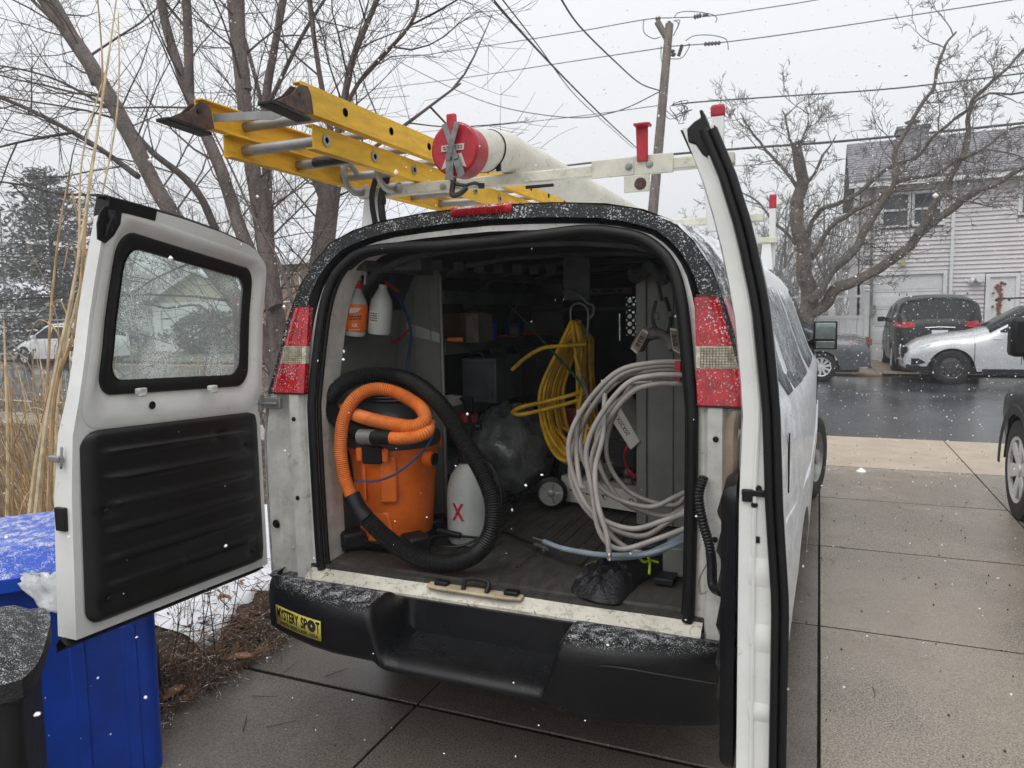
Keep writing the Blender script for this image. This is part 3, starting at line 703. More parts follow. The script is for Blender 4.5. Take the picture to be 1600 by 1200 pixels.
# side windows, vents, mouldings, mirrors
for s in (-1, 1):
    for (y0, y1) in ((.55, 1.75), (1.95, 3.05)):
        b = MB(); rows = []
        for j in range(7):
            z = lerp(1.36, 1.80, j/6); ins = .06*((abs(j-3)/3)**4); rows.append([Vector((s*(hx(z)*vwid(y)+.006), y, z)) for y in (y0+ins, (y0+y1)/2, y1-ins)])
        b.grid(rows); b.build('side_window', 'van_glass', VAN, solid=.004)
    b = MB(); rows = []
    for j in range(7):
        z = lerp(1.36, 1.80, j/6); rows.append([Vector((s*(hx(z)*vwid(y)+.006), y, z)) for y in (3.35, 3.9, 4.25-.35*(j/6))])
    b.grid(rows); b.build('cab_window', 'clear_glass', VAN)
    for (y, z0, z1) in ((.42, 1.02, 1.24), (3.22, 1.0, 1.28), (3.30, 1.02, 1.22)):
        hh_ = hx(1.1)*vwid(y); b = MB(); b.bx(s*(hh_+.001), s*(hh_+.006), y, y+.022, z0, z1); b.build('door_gap', 'rubber', VAN)
    b = MB(); b.grid([[Vector((s*(1.003*vwid(y)+q), y, z)) for q, z in ((0, .86), (.012, .87), (.012, .93), (0, .94))] for y in (.3, 1.2, 2.5, 4.05)]); b.build('side_moulding', 'van_paint_snowy', VAN, bevel=.004)
    mi = MB(); cM = (s*1.185, 4.02, 1.465)
    mi.tube([(s*1.04, 4.05, 1.36), (s*1.06, 4.07, 1.38), (s*1.12, 4.05, 1.42)], .035, 8); mi.box(cM, (.178, .10, .225)); mo = mi.build('door_mirror', 'black_plastic', VAN, bevel=.03)
    b = MB(); b.box((cM[0], cM[1]-.052, cM[2]+.035), (.15, .006, .13)); b.build('mirror_glass', 'mirror_glass', mo, bevel=.004)
    b = MB(); b.box((cM[0], cM[1]-.052, cM[2]-.075), (.14, .006, .055)); b.build('convex_glass', 'mirror_glass', mo, bevel=.004)
# windscreen
b = MB(); rows = []
for j in range(9):
    y = lerp(4.10, 4.78, j/8); sec = [p for p in vsec(y, .003) if p.z > 1.0]; T_ = [(p.x, p.z) for p in sec]; T_ = [t_ for i, t_ in enumerate(T_) if i == 0 or t_[0] > T_[i-1][0]+1e-4]
    rows.append([Vector((x, y, interp(T_, x))) for x in [lerp(-.74, .74, k/14) for k in range(15)]])
b.grid(rows); b.build('windscreen', 'clear_glass', VAN)
# wiring conduit hanging between right pillar and door
P = spline([U(1100, 745, Y=-.02), U(1092, 775, Y=-.05), U(1098, 815, Y=-.06), U(1108, 850, Y=-.06), U(1112, 880, Y=-.06), U(1114, 915, Y=-.07), U(1128, 925, Y=-.12)], 10)
P = resample(P, .0035)
b = MB(); b.tube(P[:len(P)*6//10], [.0135+.0025*((i % 3) > 0) for i in range(len(P)*6//10)], 10); b.tube(P[len(P)*6//10-1:], .0165, 10); b.build('wiring_conduit', 'black_hose', VAN, smooth=30)
b = MB(); P = spline([U(1105, 880, Y=-.03), U(1092, 905, Y=-.02), U(1094, 928, Y=-.02), U(1104, 925, Y=-.03)], 6); b.tube(P, .0016, 5); b.tube([p+Vector((.004, 0, .004)) for p in P], .0016, 5); b.build('loose_wires', 'brass', VAN)

# ---- rear doors
def door(side):
    s = side; D = 'left' if s < 0 else 'right'
    LEAN = [(0, 0), (1.30, 0), (1.45, .022), (1.7, .045), (1.85, .07), (1.95, .095), (2.06, .12), (2.2, .15)]
    if s > 0: LEAN = [(0, 0), (1.3, 0), (1.5, -.006), (1.7, .014), (1.85, .045), (1.96, .078), (2.06, .118), (2.2, .15)]
    def W(z): return interp([(0, .87), (.7, .865), (1.3, .835), (1.6, .785), (1.85, .755), (2.06, .735)], z) if s < 0 else .835
    X0 = 1.0 if s < 0 else .995
    def P3(wv, z, t=0):   # wv 0 at hinge, 1 at free edge; t thickness outwards
        if t > .03: t *= interp([(1.1, 1), (1.5, .66), (2.1, .60)], z)
        return Vector((s*(X0-interp(LEAN, z)+t-(.042*(1-wv) if s > 0 else 0)), -.02-wv*W(z), z))
    def px(u, v):
        z = 1.5
        for _ in range(8): p = U(u, v, X=s*(X0-interp(LEAN, z))); z = p.z
        return ((-p.y-.02)/W(z), z)
    # outline in (w,z)
    top = [(0.0, 1.80), (.02, 1.88), (.07, 1.94), (.16, 1.975), (.35, 2.005), (.6, 2.03), (.85, 2.05), (1.0, 2.06)]
    if s < 0: top = [(0.0, 1.84), (.015, 1.90), (.06, 1.945), (.15, 1.975), (.35, 2.01), (.6, 2.04), (.85, 2.06), (1.0, 2.07)]
    zb = .655; sk = .042 if s < 0 else 0.   # the left door hangs a little high at its free edge
    T = .085 if s < 0 else .10
    def ztop(wv): return interp(top, max(0, min(1, wv)))
    OUT = [(.030, .955, 1.345, .040, .085), (.078, .905, 1.420, .080, .070), (.135, .848, 1.468, .128, .058)]
    def outline(f, n=10, grow_=0):
        i = min(int(f), 1); t = f-i; w0, w1, z0, tp, r = [lerp(p, q, t) for p, q in zip(OUT[i], OUT[i+1])]; w0 -= grow_; w1 += grow_; z0 -= grow_; tp -= grow_*.6; out = []
        def lo(wv): return z0+sk*wv
        def hi(wv): return ztop(min(max(wv, .10), 1))-tp
        for cw, fz, sg, a0 in ((w0+r, lo, 1, 180), (w1-r, lo, 1, 270), (w1-r, hi, -1, 0), (w0+r, hi, -1, 90)):
            for k in range(n+1):
                th = rad(a0+90*k/n); out.append((cw+r*math.cos(th), fz(cw)+sg*r+r*math.sin(th)))
        res_ = []
        for j, ((aw, az), (bw, bz)) in enumerate(zip(out, out[1:]+out[:1])):
            res_.append((aw, az))
            if j % (n+1) == n:
                for q in range(1, 9): res_.append((lerp(aw, bw, q/9), lerp(az, bz, q/9)+(.0)))
        return res_
    def skin(t):
        ws = [0, .015]+[lerp(OUT[0][0], OUT[0][1], k/14) for k in range(15)]+[.975, 1.0]; rows = []
        for wv in ws:
            zt = ztop(wv); z0 = OUT[0][2]+sk*wv; z1 = max(z0+.05, ztop(max(wv, .10))-OUT[0][3]); z1 = min(z1, zt-.012); b0 = zb+sk*wv
            rows.append([P3(wv, z, t) for z in [b0, b0+.2, b0+.45, 1.30+sk*wv]]+[P3(wv, lerp(z0, z1, k/10), t) for k in range(11)]+[P3(wv, zt-.004, t), P3(wv, zt, t)])
        vs = [p for r in rows for p in r]; m_ = len(rows[0]); fs = []
        for i in range(len(rows)-1):
            for k in range(m_-1):
                if 2 <= i < 16 and 4 <= k < 14: continue
                fs.append((i*m_+k, i*m_+k+1, (i+1)*m_+k+1, (i+1)*m_+k))
        b = MB(); b.add(vs, fs); return b, rows
    bi, ri = skin(0); bo, ro = skin(T)
    sh = MB(); sh.v = bi.v+bo.v; n0 = len(bi.v); sh.f = [f for f in bi.f]+[tuple(i+n0 for i in f) for f in bo.f]; sh.m = [0]*len(bi.f)+[1]*len(bo.f)
    m_ = len(ri[0]); lo, hi = 4, 14; a, c = 2, 16; loop = [(i, lo) for i in range(a, c)]+[(c, k) for k in range(lo, hi)]+[(i, hi) for i in range(c, a, -1)]+[(a, k) for k in range(hi, lo, -1)]
    idx = [i*m_+k for i, k in loop]; L = len(idx)
    sh.f += [(idx[k], idx[(k+1) % L], idx[(k+1) % L]+n0, idx[k]+n0) for k in range(L)]; sh.m += [0]*L
    nr = len(ri)
    per = [i*m_ for i in range(nr)]+[(nr-1)*m_+k for k in range(1, m_)]+[i*m_+m_-1 for i in range(nr-2, -1, -1)]+[k for k in range(m_-2, 0, -1)]
    L = len(per); sh.f += [(per[k], per[(k+1) % L], per[(k+1) % L]+n0, per[k]+n0) for k in range(L)]; sh.m += [0]*L
    dr = sh.build('rear_door', ['van_paint', 'van_paint_snowy'], VAN, smooth=32, label='open left rear door with snow-specked window and black ribbed trim panel' if s < 0 else 'open right rear door seen edge-on with black rubber seal')
    def bandn(name, m, steps, par=dr, solid=0):
        rows = [[P3(w_, z, t) for w_, z in outline(f, grow_=g_)] for f, g_, t in steps]; b = MB(); b.grid(rows, closed=True); return b.build(name, m, par, smooth=50, solid=solid)
    bandn('window_surround', 'van_paint', [(0, .028, -.0015), (0, .006, -.004), (.25, 0, -.001), (.6, 0, .012), (.9, 0, .022), (1.02, 0, .024)])
    bandn('window_seal', 'rubber', [(.98, 0, .026), (1.0, 0, .016), (1.15, 0, .012), (1.8, 0, .022), (2.0, 0, .030), (2.0, 0, .036)])
    bandn('outer_frame', 'black_gloss', [(0, .028, T+.0015), (.6, 0, T-.006), (1.6, 0, T-.012), (1.6, 0, .04)])
    Q = outline(1.95); b = MB(); b.add([P3(w_, z, .034) for w_, z in Q], [tuple(range(len(Q)))]); b.build('door_glass', 'door_glass', dr, smooth=0)
    # trim panel with pressed ribs
    b = MB(); rows = []; w0, w1, z0, z1 = (.03, .968, .686, 1.312) if s < 0 else (.03, .985, .69, 1.33)
    nz_ = 70; nw_ = 30
    for j in range(nz_+1):
        z = lerp(z0, z1, j/nz_); row = []
        for i in range(nw_+1):
            wv = lerp(w0, w1, i/nw_); zk_ = sk*wv; ex = min(wv-w0, w1-wv)/.03; ez = min(z-z0, z1-z)/.025
            e = min(1, ex)*min(1, ez); e = 1-(1-min(1, e))**2
            ins = min(1, max(0, (min(wv-w0, w1-wv)-.07)/.05))
            ph = ((z-z0-.07)/.088) % 1.0; rib = max(0, 1-abs(ph-.5)/.22); rib = rib*rib*(3-2*rib)
            if not (.03 < (z-z0-.02) and z < z1-.07): rib = 0
            h = (.006+.020*e if s < 0 else .008+.030*e)+.016*rib*ins
            for (dw, dz) in ((.12, .06), (.88, .07), (.5, .12), (.88, .36), (.12, .5), (.3, .55)):
                r = math.hypot((wv-dw)*W(z), z-z0-dz)
                if r < .032: h -= .014*(1-(r/.032)**2)
            cu, cz = wv*.87, z; R_ = .055; a0, a1, c0, c1 = w0*.87+R_, w1*.87-R_, z0+R_, z1-R_
            dx, dz = (cu-a1 if cu > a1 else cu-a0 if cu < a0 else 0), (cz-c1 if cz > c1 else cz-c0 if cz < c0 else 0); q_ = math.hypot(dx, dz)
            if dx and dz and q_ > R_: cu += dx*(R_/q_-1); cz += dz*(R_/q_-1)
            row.append(P3(cu/.87, cz+zk_, -h))
        rows.append(row)
    b.grid(rows); tp = b.build('trim_panel', 'door_trim', dr, smooth=70)
    for (dw, dz) in ((.12, .06), (.88, .07), (.5, .12), (.88, .36), (.12, .5), (.3, .55)):
        b = MB(); c = P3(dw, z0+dz+sk*dw, -.022); b.lathe([(0, .006), (.009, .005), (.011, 0)], c, 12, Matrix.Rotation(rad(-90)*s, 3, 'Y')); b.build('fastener', 'black_plastic', tp)
    # bottom and free-edge rubber seal
    b = MB(); P = [P3(w_, zb+sk*w_-.012, T*.6) for w_ in (0, .3, .6, .9, 1.02)]; b.grid([[p+Vector((0, 0, .014)), p+Vector((s*.02, 0, -.006)), p+Vector((s*.012, -.006 if i == 4 else 0, -.030)), p+Vector((-s*.03, 0, -.006))] for i, p in enumerate(P)], closed=True)
    b.build('bottom_seal', 'rubber', dr)
    if s > 0:
        b = MB(); P = [P3(1.0, z, T*.86)+Vector((0, -.006, 0)) for z in [lerp(zb, 2.05, k/30) for k in range(31)]]
        b.tube([p+Vector((-.012, -.004, 0)) for p in P], .011, 8, sq=.8); b.tube([p+Vector((.005, -.002, 0)) for p in P], .009, 8); b.build('edge_seal', 'rubber', dr, smooth=60)
        P = [P3(1.0, z, T*.30)+Vector((0, -.003, 0)) for z in [lerp(zb, 2.0, k/30) for k in range(31)]]; b = MB(); b.tube(P, .004, 6); b.build('pressed_edge', 'van_paint', dr)
        cp_ = [U(u_, v_, Y=-.858) for u_, v_ in ((1073, 201), (1084, 190), (1095, 183), (1092, 172), (1097, 170), (1104, 186), (1117, 215), (1131, 262), (1120, 262), (1109, 250), (1097, 241), (1087, 226), (1075, 222))]
        b = MB(); b.slab(cp_, (0, .05, 0)); b.build('corner_cap', 'rubber', dr, bevel=.003, smooth=0)
        # stamped dimples and latch on the free edge
        for z, h in ((1.16, .03), (1.02, .03), (.86, .02)):
            b = MB(); c = P3(1, z, T*.5)+Vector((0, -.0, 0)); b.grid([[c+Vector((x*.028, -.006*math.cos(x*1.4)*math.cos(zz*1.5), zz*h)) for x in (-1, -.5, 0, .5, 1)] for zz in (-1, -.5, 0, .5, 1)]); b.build('pressing', 'van_paint', dr, smooth=60)
        b = MB(); c = P3(1, 1.325, T*.36)+Vector((0, -.004, 0)); b.box(c, (.05, .008, .014)); b.box(c+Vector((-.014, 0, -.006)), (.02, .010, .026)); b.build('edge_latch', 'rubber', dr, bevel=.003)
        for u, v in ((.45, 1.335), (.72, 1.305), (.30, 1.300)):
            c = P3(1, v, T*u)+Vector((0, -.003, 0)); b = MB(); b.lathe([(0, .004), (.005, .004), (.007, 0)], c, 12, Matrix.Rotation(rad(90), 3, 'X')); b.build('screw', 'black_plastic', dr)
        b = MB(); c = P3(1, 1.228, T*.42)+Vector((0, -.0015, 0)); b.box(c, (.008, .003, .014)); b.build('slot', 'rubber', dr, bevel=.002)
        # pull handle on the inner face, near the hinge half
        hz = MB(); P = spline([P3(.50, 1.40, -.004), P3(.56, 1.42, -.03), P3(.66, 1.415, -.035), P3(.74, 1.36, -.032), P3(.76, 1.28, -.028)], 6); hz.tube(P, .016, 10, sq=1.3); hz.build('pull_handle', 'tan_leather', dr)
    # top cap, black
    b = MB(); rows = []
    for wv in ((1.0, .92, .84, .76) if s < 0 else (.97, .9, .8, .6, .4, .2)):
        zt = ztop(wv); d = .05 if wv > .95 else .04; rows.append([P3(wv, zt-d*.8, -.004), P3(wv, zt+.004, -.006), P3(wv, zt+.012, T*.5), P3(wv, zt+.006, T+.006), P3(wv, zt-d, T+.006)])
    b.grid(rows); b.add(rows[0], [tuple(range(5))]); b.build('door_cap', 'rubber', dr, smooth=30)
    b = MB(); P = [P3(w_, ztop(w_)+.006, T*.4) for w_ in ((1.03, 1.0, .9, .8, .6, .4, .2, .1, .03) if s < 0 else (.9, .6, .4, .2, .1))]; b.tube(P, .008, 6); b.build('top_seal', 'rubber', dr)
    if s < 0:
        # latch well with mechanism at the top free corner, bumpers, drain hole, edge latch
        b = MB(); c = [px(*q) for q in ((161, 323), (180, 321), (188, 332), (186, 350), (176, 368), (163, 380), (151, 374), (150, 350), (154, 332))]
        b.slab([P3(w_, z, -.001) for w_, z in c], (-s*.006, 0, 0)); lw = b.build('latch_well', 'rubber', dr)
        b = MB(); q1_, q2_, q3_ = px(170, 336), px(166, 356), px(160, 370); b.box(P3(*q1_, -.012), (.012, .024, .028)); b.box(P3(*q2_, -.012), (.012, .022, .024)); b.tube([P3(*q1_, -.018), P3(*q3_, -.016)], .006, 6); b.build('latch', 'black_plastic', lw, bevel=.004)
        for u, v in ((213, 613), (325, 608)):
            w_, z = px(u, v); b = MB(); b.box(P3(w_, z+.004, -.022), (.022, .034, .022)); b.box(P3(w_, z-.008, -.028), (.016, .028, .012)); b.build('bump_stop', 'pillar_paint', dr, bevel=.004)
        w_, z = px(237, 633); b = MB(); b.lathe([(0, .002), (.012, .002), (.014, 0)], P3(w_, z, -.0035), 14, Matrix.Rotation(rad(90), 3, 'Y')); b.build('drain_hole', 'rubber', dr)
        b = MB(); b.box(P3(1.0, 1.08, T*.5)+Vector((0, -.006, 0)), (.045, .014, .075)); b.build('edge_latch', 'rubber', dr, bevel=.003)
        b = MB(); b.box(P3(1.0, 1.27, T*.7)+Vector((-.008, -.008, 0)), (.05, .016, .018)); b.tube([P3(1, 1.24, T*.4)+Vector((0, -.01, 0)), P3(1, 1.31, T*.4)+Vector((0, -.01, 0))], .005, 6); b.build('catch', 'aluminium', dr, bevel=.003)
        b = MB(); b.lathe([(0, .005), (.016, .004), (.019, 0)], (-.955, -.006, .83), 20, Matrix.Rotation(rad(90), 3, 'X')); b.build('rubber_stop', 'rubber', VAN)
door(-1); door(1)

# ---- roof rack
rk = MB(); rk.bx(-.80, .84, .46, .51, 2.225, 2.27); rack = rk.build('roof_rack', 'rack_paint', VAN, bevel=.006)
for x in (-.74, .76):
    b = MB(); b.slab([(x-.035, .47, 2.225), (x+.035, .47, 2.225), (x+.045+.03*(1 if x > 0 else -1), .47, 1.985), (x-.045+.03*(1 if x > 0 else -1), .47, 1.985)], (0, .03, 0)); b.build('rack_leg', 'rack_white', rack, bevel=.004)
for y in (2.0, 3.5):
    b = MB(); b.bx(-.80, .84, y, y+.05, 2.18, 2.225); b.build('crossbar', 'rack_paint', rack, bevel=.006)
    for x in (-.74, .76):
        b = MB(); b.slab([(x-.03, y+.01, 2.18), (x+.03, y+.01, 2.18), (x+.05, y+.01, 1.98), (x-.05, y+.01, 1.98)], (0, .03, 0)); b.build('rack_leg', 'rack_white', rack, bevel=.004)
def upright(x, y, z0, z1, wd, capfrac, name='rack_upright'):
    b = MB(); zc = lerp(z1, z0, capfrac); b.bx(x-wd/2, x+wd/2, y, y+.03, z0, zc+.01); u_ = b.build(name, 'rack_white', rack, bevel=.006)
    b = MB(); b.bx(x-wd/2-.003, x+wd/2+.003, y-.003, y+.033, zc, z1); b.build('red_cap', 'red_cap', u_, bevel=.01)
p = U(1120, 160, Y=.5); upright(p.x, .52, 2.22, p.z+.0, .046, .20)
p = U(1207, 306, Y=3.5); upright(p.x, 3.55, 2.0, p.z+.02, .046, .2)
pa, pb, pc = U(1007, 196, Y=.44), U(1018, 262, Y=.44), U(993, 200, Y=.44)
b = MB(); b.slab([(pc.x, .44, pa.z), (pa.x+.012, .44, pa.z), (pa.x+.012, .44, 2.262), (pc.x+.004, .44, 2.262)], (0, .012, 0)); b.box(((pc.x+pa.x)/2+.012, .43, pa.z), (.062, .05, .010)); b.build('red_stop', 'red_cap', rack, bevel=.004)
b = MB(); b.bx(.30, .47, .452, .462, 2.215, 2.285); b.bx(.47, .62, .452, .464, 2.213, 2.287); b.build('bracket', 'rack_paint', rack, bevel=.004)
b = MB(); b.bx(.43, .53, .45, .462, 2.15, 2.215); b.build('bracket_foot', 'rack_paint', rack, bevel=.004)
for x, z in ((.45, 2.248), (.53, 2.250), (-.58, 2.245), (-.36, 2.24)):
    b = MB(); b.lathe([(.0, .012), (.007, .012), (.008, .006), (.013, .005), (.015, 0)], (x, .452, z), 14, Matrix.Rotation(rad(90), 3, 'X')); b.build('bolt', 'aluminium', rack)
b = MB(); b.lathe([(.0, .014), (.012, .014), (.014, .006), (.022, .004), (.024, 0)], (.495, .45, 2.18), 14, Matrix.Rotation(rad(90), 3, 'X')); b.build('bolt', 'rusty_shoe', rack)
b = MB(); b.bx(.02, .14, .452, .462, 2.20, 2.212); b.build('clamp', 'black_plastic', rack)

# ---- extension ladder lying on the rack
LAD = thing('extension_ladder', 'yellow fibreglass extension ladder with rusty feet lying on the van roof rack', 'ladder', (-.62, 2.5, 2.3))
def rail(x, y0, y1, z0, h, fl, inward, name):
    """C-channel rail: web at x, flanges pointing inward"""
    b = MB(); t = .006; i = inward
    sec = [(0, 0), (i*fl, 0), (i*fl, t), (i*t, t), (i*t, h-t), (i*fl, h-t), (i*fl, h), (0, h)]
    b.grid([[Vector((x+a, y, z0+c)) for a, c in sec] for y in (y0, y0+.3, y1)], closed=True, cap=True)
    r = b.build(name, 'ladder_yellow', LAD, smooth=0, bevel=.0015)
    return r
# fly section below (wider view), base section above
zl, zu = 2.275, 2.372
for (x, i) in ((-.86, 1), (-.485, -1)): rail(x, -.36 if i > 0 else -.33, 5.0, zl, .085, .034, i, 'rail')
for (x, i) in ((-.905, 1), (-.44, -1)): rail(x, -.44, 5.0, zu, .095, .036, i, 'rail')
for k in range(17):
    y = -.26+.305*k; b = MB(); b.tube([(-.858, y, zl+.042), (-.487, y, zl+.042)], .0195, 12); b.build('rung', 'aluminium', LAD)
    for x, dx in ((-.4835, .004),):
        b = MB(); b.lathe([(.011, 0), (.011, .004), (.021, .004), (.021, 0)], (x, y, zl+.042), 16, Matrix.Rotation(rad(90), 3, 'Y')); b.build('rung_collar', 'aluminium', LAD)
        b = MB(); b.lathe([(0, .0015), (.0105, .0015)], (x, y, zl+.042), 14, Matrix.Rotation(rad(90), 3, 'Y')); b.build('rung_bore', 'rubber', LAD)
for k in range(17):
    y = -.20+.305*k; b = MB(); b.tube([(-.903, y, zu+.05), (-.442, y, zu+.05)], .019, 12); b.build('rung', 'aluminium', LAD)
    b = MB(); b.lathe([(.0135, 0), (.0135, .002), (.0155, .002), (.0155, 0)], (-.4405, y, zu+.05), 14, Matrix.Rotation(rad(90), 3, 'Y')); b.lathe([(0, .0012), (.0135, .0012)], (-.4405, y, zu+.05), 14, Matrix.Rotation(rad(90), 3, 'Y')); b.build('rung_bore', 'rubber', LAD)
for x, i in ((-.905, 1), (-.44, -1)):   # swivel safety shoes
    b = MB(); pts = [(-.44+.025, zu+.082), (-.455, zu+.078), (-.50, zu+.035), (-.57, zu-.003), (-.43, zu-.012), (-.39, zu+.0), (-.40, zu+.06)]
    for xo in (-.004, .034): b.slab([(x+i*xo, y, z) for y, z in pts], (.004, 0, 0))
    sh = b.build('safety_shoe', 'rusty_shoe', LAD, bevel=.001)
    b = MB(); b.slab([(x-i*.012, -.60, zu-.006), (x-i*.012, -.41, zu-.016), (x+i*.046, -.41, zu-.016), (x+i*.046, -.60, zu-.006)], (0, 0, -.012)); b.build('shoe_pad', 'rubber', sh, bevel=.003)
    b = MB(); b.tube([(x-i*.008, -.46, zu+.045), (x+i*.045, -.46, zu+.045)], .008, 10); b.build('shoe_bolt', 'rubber', sh)
# flat end brace, rung lock hook and rope
b = MB(); P = [(-.86, -.40, zu+.035), (-.66, -.40, zu+.020), (-.60, -.40, zu+.012), (-.50, -.40, zu+.028), (-.445, -.40, zu+.035)]
b.grid([[Vector(p)+Vector((0, 0, -.014)), Vector(p)+Vector((0, 0, .014)), Vector(p)+Vector((0, .004, .014)), Vector(p)+Vector((0, .004, -.014))] for p in P], closed=True, cap=True); b.build('end_brace', 'aluminium', LAD)
b = MB(); P = spline([(-.60, .34, 2.33), (-.60, .28, 2.36), (-.60, .24, 2.33), (-.60, .25, 2.28), (-.60, .30, 2.245), (-.60, .37, 2.25), (-.60, .42, 2.275)], 6); b.tube(P, .009, 8, sq=2.0); b.build('rung_lock', 'aluminium', LAD); b = MB(); b.tube([p+Vector((-.17, 0, 0)) for p in P], .009, 8, sq=2.0); b.build('rung_lock', 'aluminium', LAD)
b = MB(); P = resample(spline([(-.60, .02, 2.335), (-.57, .2, 2.335), (-.55, .45, 2.33), (-.53, .8, 2.325), (-.5, 1.3, 2.32)], 10), .008); b.tube([p+Vector((.002*math.cos(i*1.2), 0, .002*math.sin(i*1.2))) for i, p in enumerate(P)], .0055, 6); b.tube([(-.76, .03, 2.318), (-.60, .03, 2.32)], .020, 10); b.build('rope', 'black_fabric', LAD)
b = MB(); b.tube([(-.70, -.26, zl+.042), (-.672, -.26, zl+.042)], .0185, 12); b.build('rung_band', 'rubber', LAD)
b = MB(); b.bx(-.4395, -.438, .60, .70, zu+.02, zu+.07); b.build('label_plate', 'ink', LAD)
LAD.location.y += .075
# bungee straps tying the ladder to the rack
BG = thing('bungee_strap', 'black strap hooked over the ladder end of the rack crossbar', 'strap', (-.70, .45, 2.2))
b = MB(); b.tube(spline([(-.66, .44, 2.36), (-.70, .43, 2.25), (-.705, .43, 2.18), (-.70, .44, 2.10), (-.71, .44, 2.05)], 6), .007, 6, sq=2); b.tube(spline([(-.62, .44, 2.33), (-.655, .43, 2.22), (-.65, .42, 2.14), (-.645, .43, 2.09)], 6), .011, 6, sq=1.6); b.build('webbing', 'rubber', BG)
b = MB(); b.tube(spline([(-.71, .44, 2.06), (-.715, .44, 2.02), (-.70, .44, 2.01), (-.69, .44, 2.03)], 5), .004, 6); b.lathe([(0, -.02), (.018, -.015), (.02, 0), (.018, .015), (0, .02)], (-.655, .43, 2.20), 10); b.build('hook', 'black_plastic', BG)
BG2 = thing('ratchet_strap', 'black knotted cord around the crossbar under the pipe', 'strap', (-.25, .45, 2.2))
b = MB(); b.tube(spline([(-.33, .455, 2.285), (-.30, .44, 2.25), (-.25, .44, 2.235), (-.20, .44, 2.24), (-.17, .45, 2.22)], 6), .008, 6); b.tube(spline([(-.30, .44, 2.27), (-.305, .43, 2.20), (-.27, .43, 2.20), (-.24, .44, 2.225)], 6), .012, 6); b.lathe([(0, -.012), (.014, -.01), (.014, .01), (0, .012)], (-.17, .435, 2.225), 8); b.build('cord', 'black_fabric', BG2)

# ---- PVC carrier tube with red cap
pc = U(714, 234, Y=.02); TZ = pc.z; TX = pc.x; TR = .080
TU = thing('pipe_carrier', 'long white plastic pipe with a taped red screw cap lying on the roof rack', 'pipe', (TX, 1.5, TZ))
def tz(y): return interp([(0, TZ), (.46, 2.275+TR+.0), (4.0, 2.245+TR)], y)
b = MB(); b.tube([(TX, y, tz(y)) for y in (.03, .46, 1.2, 2.2, 3.4, 4.2)], TR, 36); b.build('pipe', 'pvc', TU, smooth=50)
RX = Matrix.Rotation(rad(90), 3, 'X')
b = MB(); b.lathe([(TR+.001, -.09), (TR+.013, -.09), (TR+.014, -.004), (TR+.006, .003), (.0, .004)], (TX, .0, TZ), 40, RX); cp = b.build('screw_cap', 'red_cap', TU, smooth=35)
b = MB(); b.box((TX-.002, -.012, TZ+TR-.0), (.036, .02, .075)); b.build('cap_grip', 'red_cap', cp, bevel=.006)
b = MB(); b.slab([(TX-.05, -.0065, TZ-.008), (TX+.04, -.0065, TZ-.008), (TX+.042, -.0065, TZ+.014), (TX-.048, -.0065, TZ+.014)], (0, .002, 0)); b.slab([(TX-.052, -.0062, TZ-.07), (TX-.02, -.0062, TZ-.06), (TX-.005, -.0062, TZ-.018), (TX-.028, -.0062, TZ-.022)], (0, .0015, 0)); b.slab([(TX+.02, -.0062, TZ-.06), (TX+.048, -.0062, TZ-.068), (TX+.03, -.0062, TZ-.018), (TX+.012, -.0062, TZ-.02)], (0, .0015, 0)); b.build('cap_label', 'white_card', cp)
print_lines('ink', frameM((TX-.004, -.0072, TZ+.003), (1, 0, 0), (0, 0, 1)), .075, .014, 2, cp)
b = MB()
def strip(A, B_, wd, yo):
    A, B_ = Vector(A), Vector(B_); d = (B_-A).normalized(); n = Vector((d.z, 0, -d.x))*wd; b.slab([A-n+Vector((0, yo, 0)), A+n+Vector((0, yo, 0)), B_+n+Vector((0, yo, 0)), B_-n+Vector((0, yo, 0))], (0, .0015, 0))
strip((TX-.026, 0, TZ+TR+.004), (TX+.016, 0, TZ-.04), .010, -.024); strip((TX+.026, 0, TZ+TR+.004), (TX-.016, 0, TZ-.04), .010, -.026)
strip((TX+.012, 0, TZ-.03), (TX+.034, 0, TZ-TR-.02), .014, -.018); strip((TX-.012, 0, TZ-.03), (TX-.014, 0, TZ-TR-.03), .015, -.017)
b.build('duct_tape', 'duct_tape', cp)
b = MB(); ang = [math.pi*2*k/32 for k in range(33)]; b.tube([(TX+math.cos(a)*(TR+.003), .27+.015*math.sin(a), tz(.27)+math.sin(a)*(TR+.003)) for a in ang], .0035, 5); b.box((TX+TR*.7, .262, tz(.27)-TR*.72), (.018, .012, .05)); b.build('cable_tie', 'rubber', TU)

# ------------------------------------------------------------------ cargo
def pt(L, n=8, **k):
    """path from surveyed points (px,py,Y)"""
    return spline([U(a, b_, Y=c) for a, b_, c in L], n)
def ribbed(b, P, r, amp, pitch, seg=14):
    P = resample(P, pitch/2); b.tube(P, [r+(amp if i % 2 else -amp) for i in range(len(P))], seg)
FZ = .676
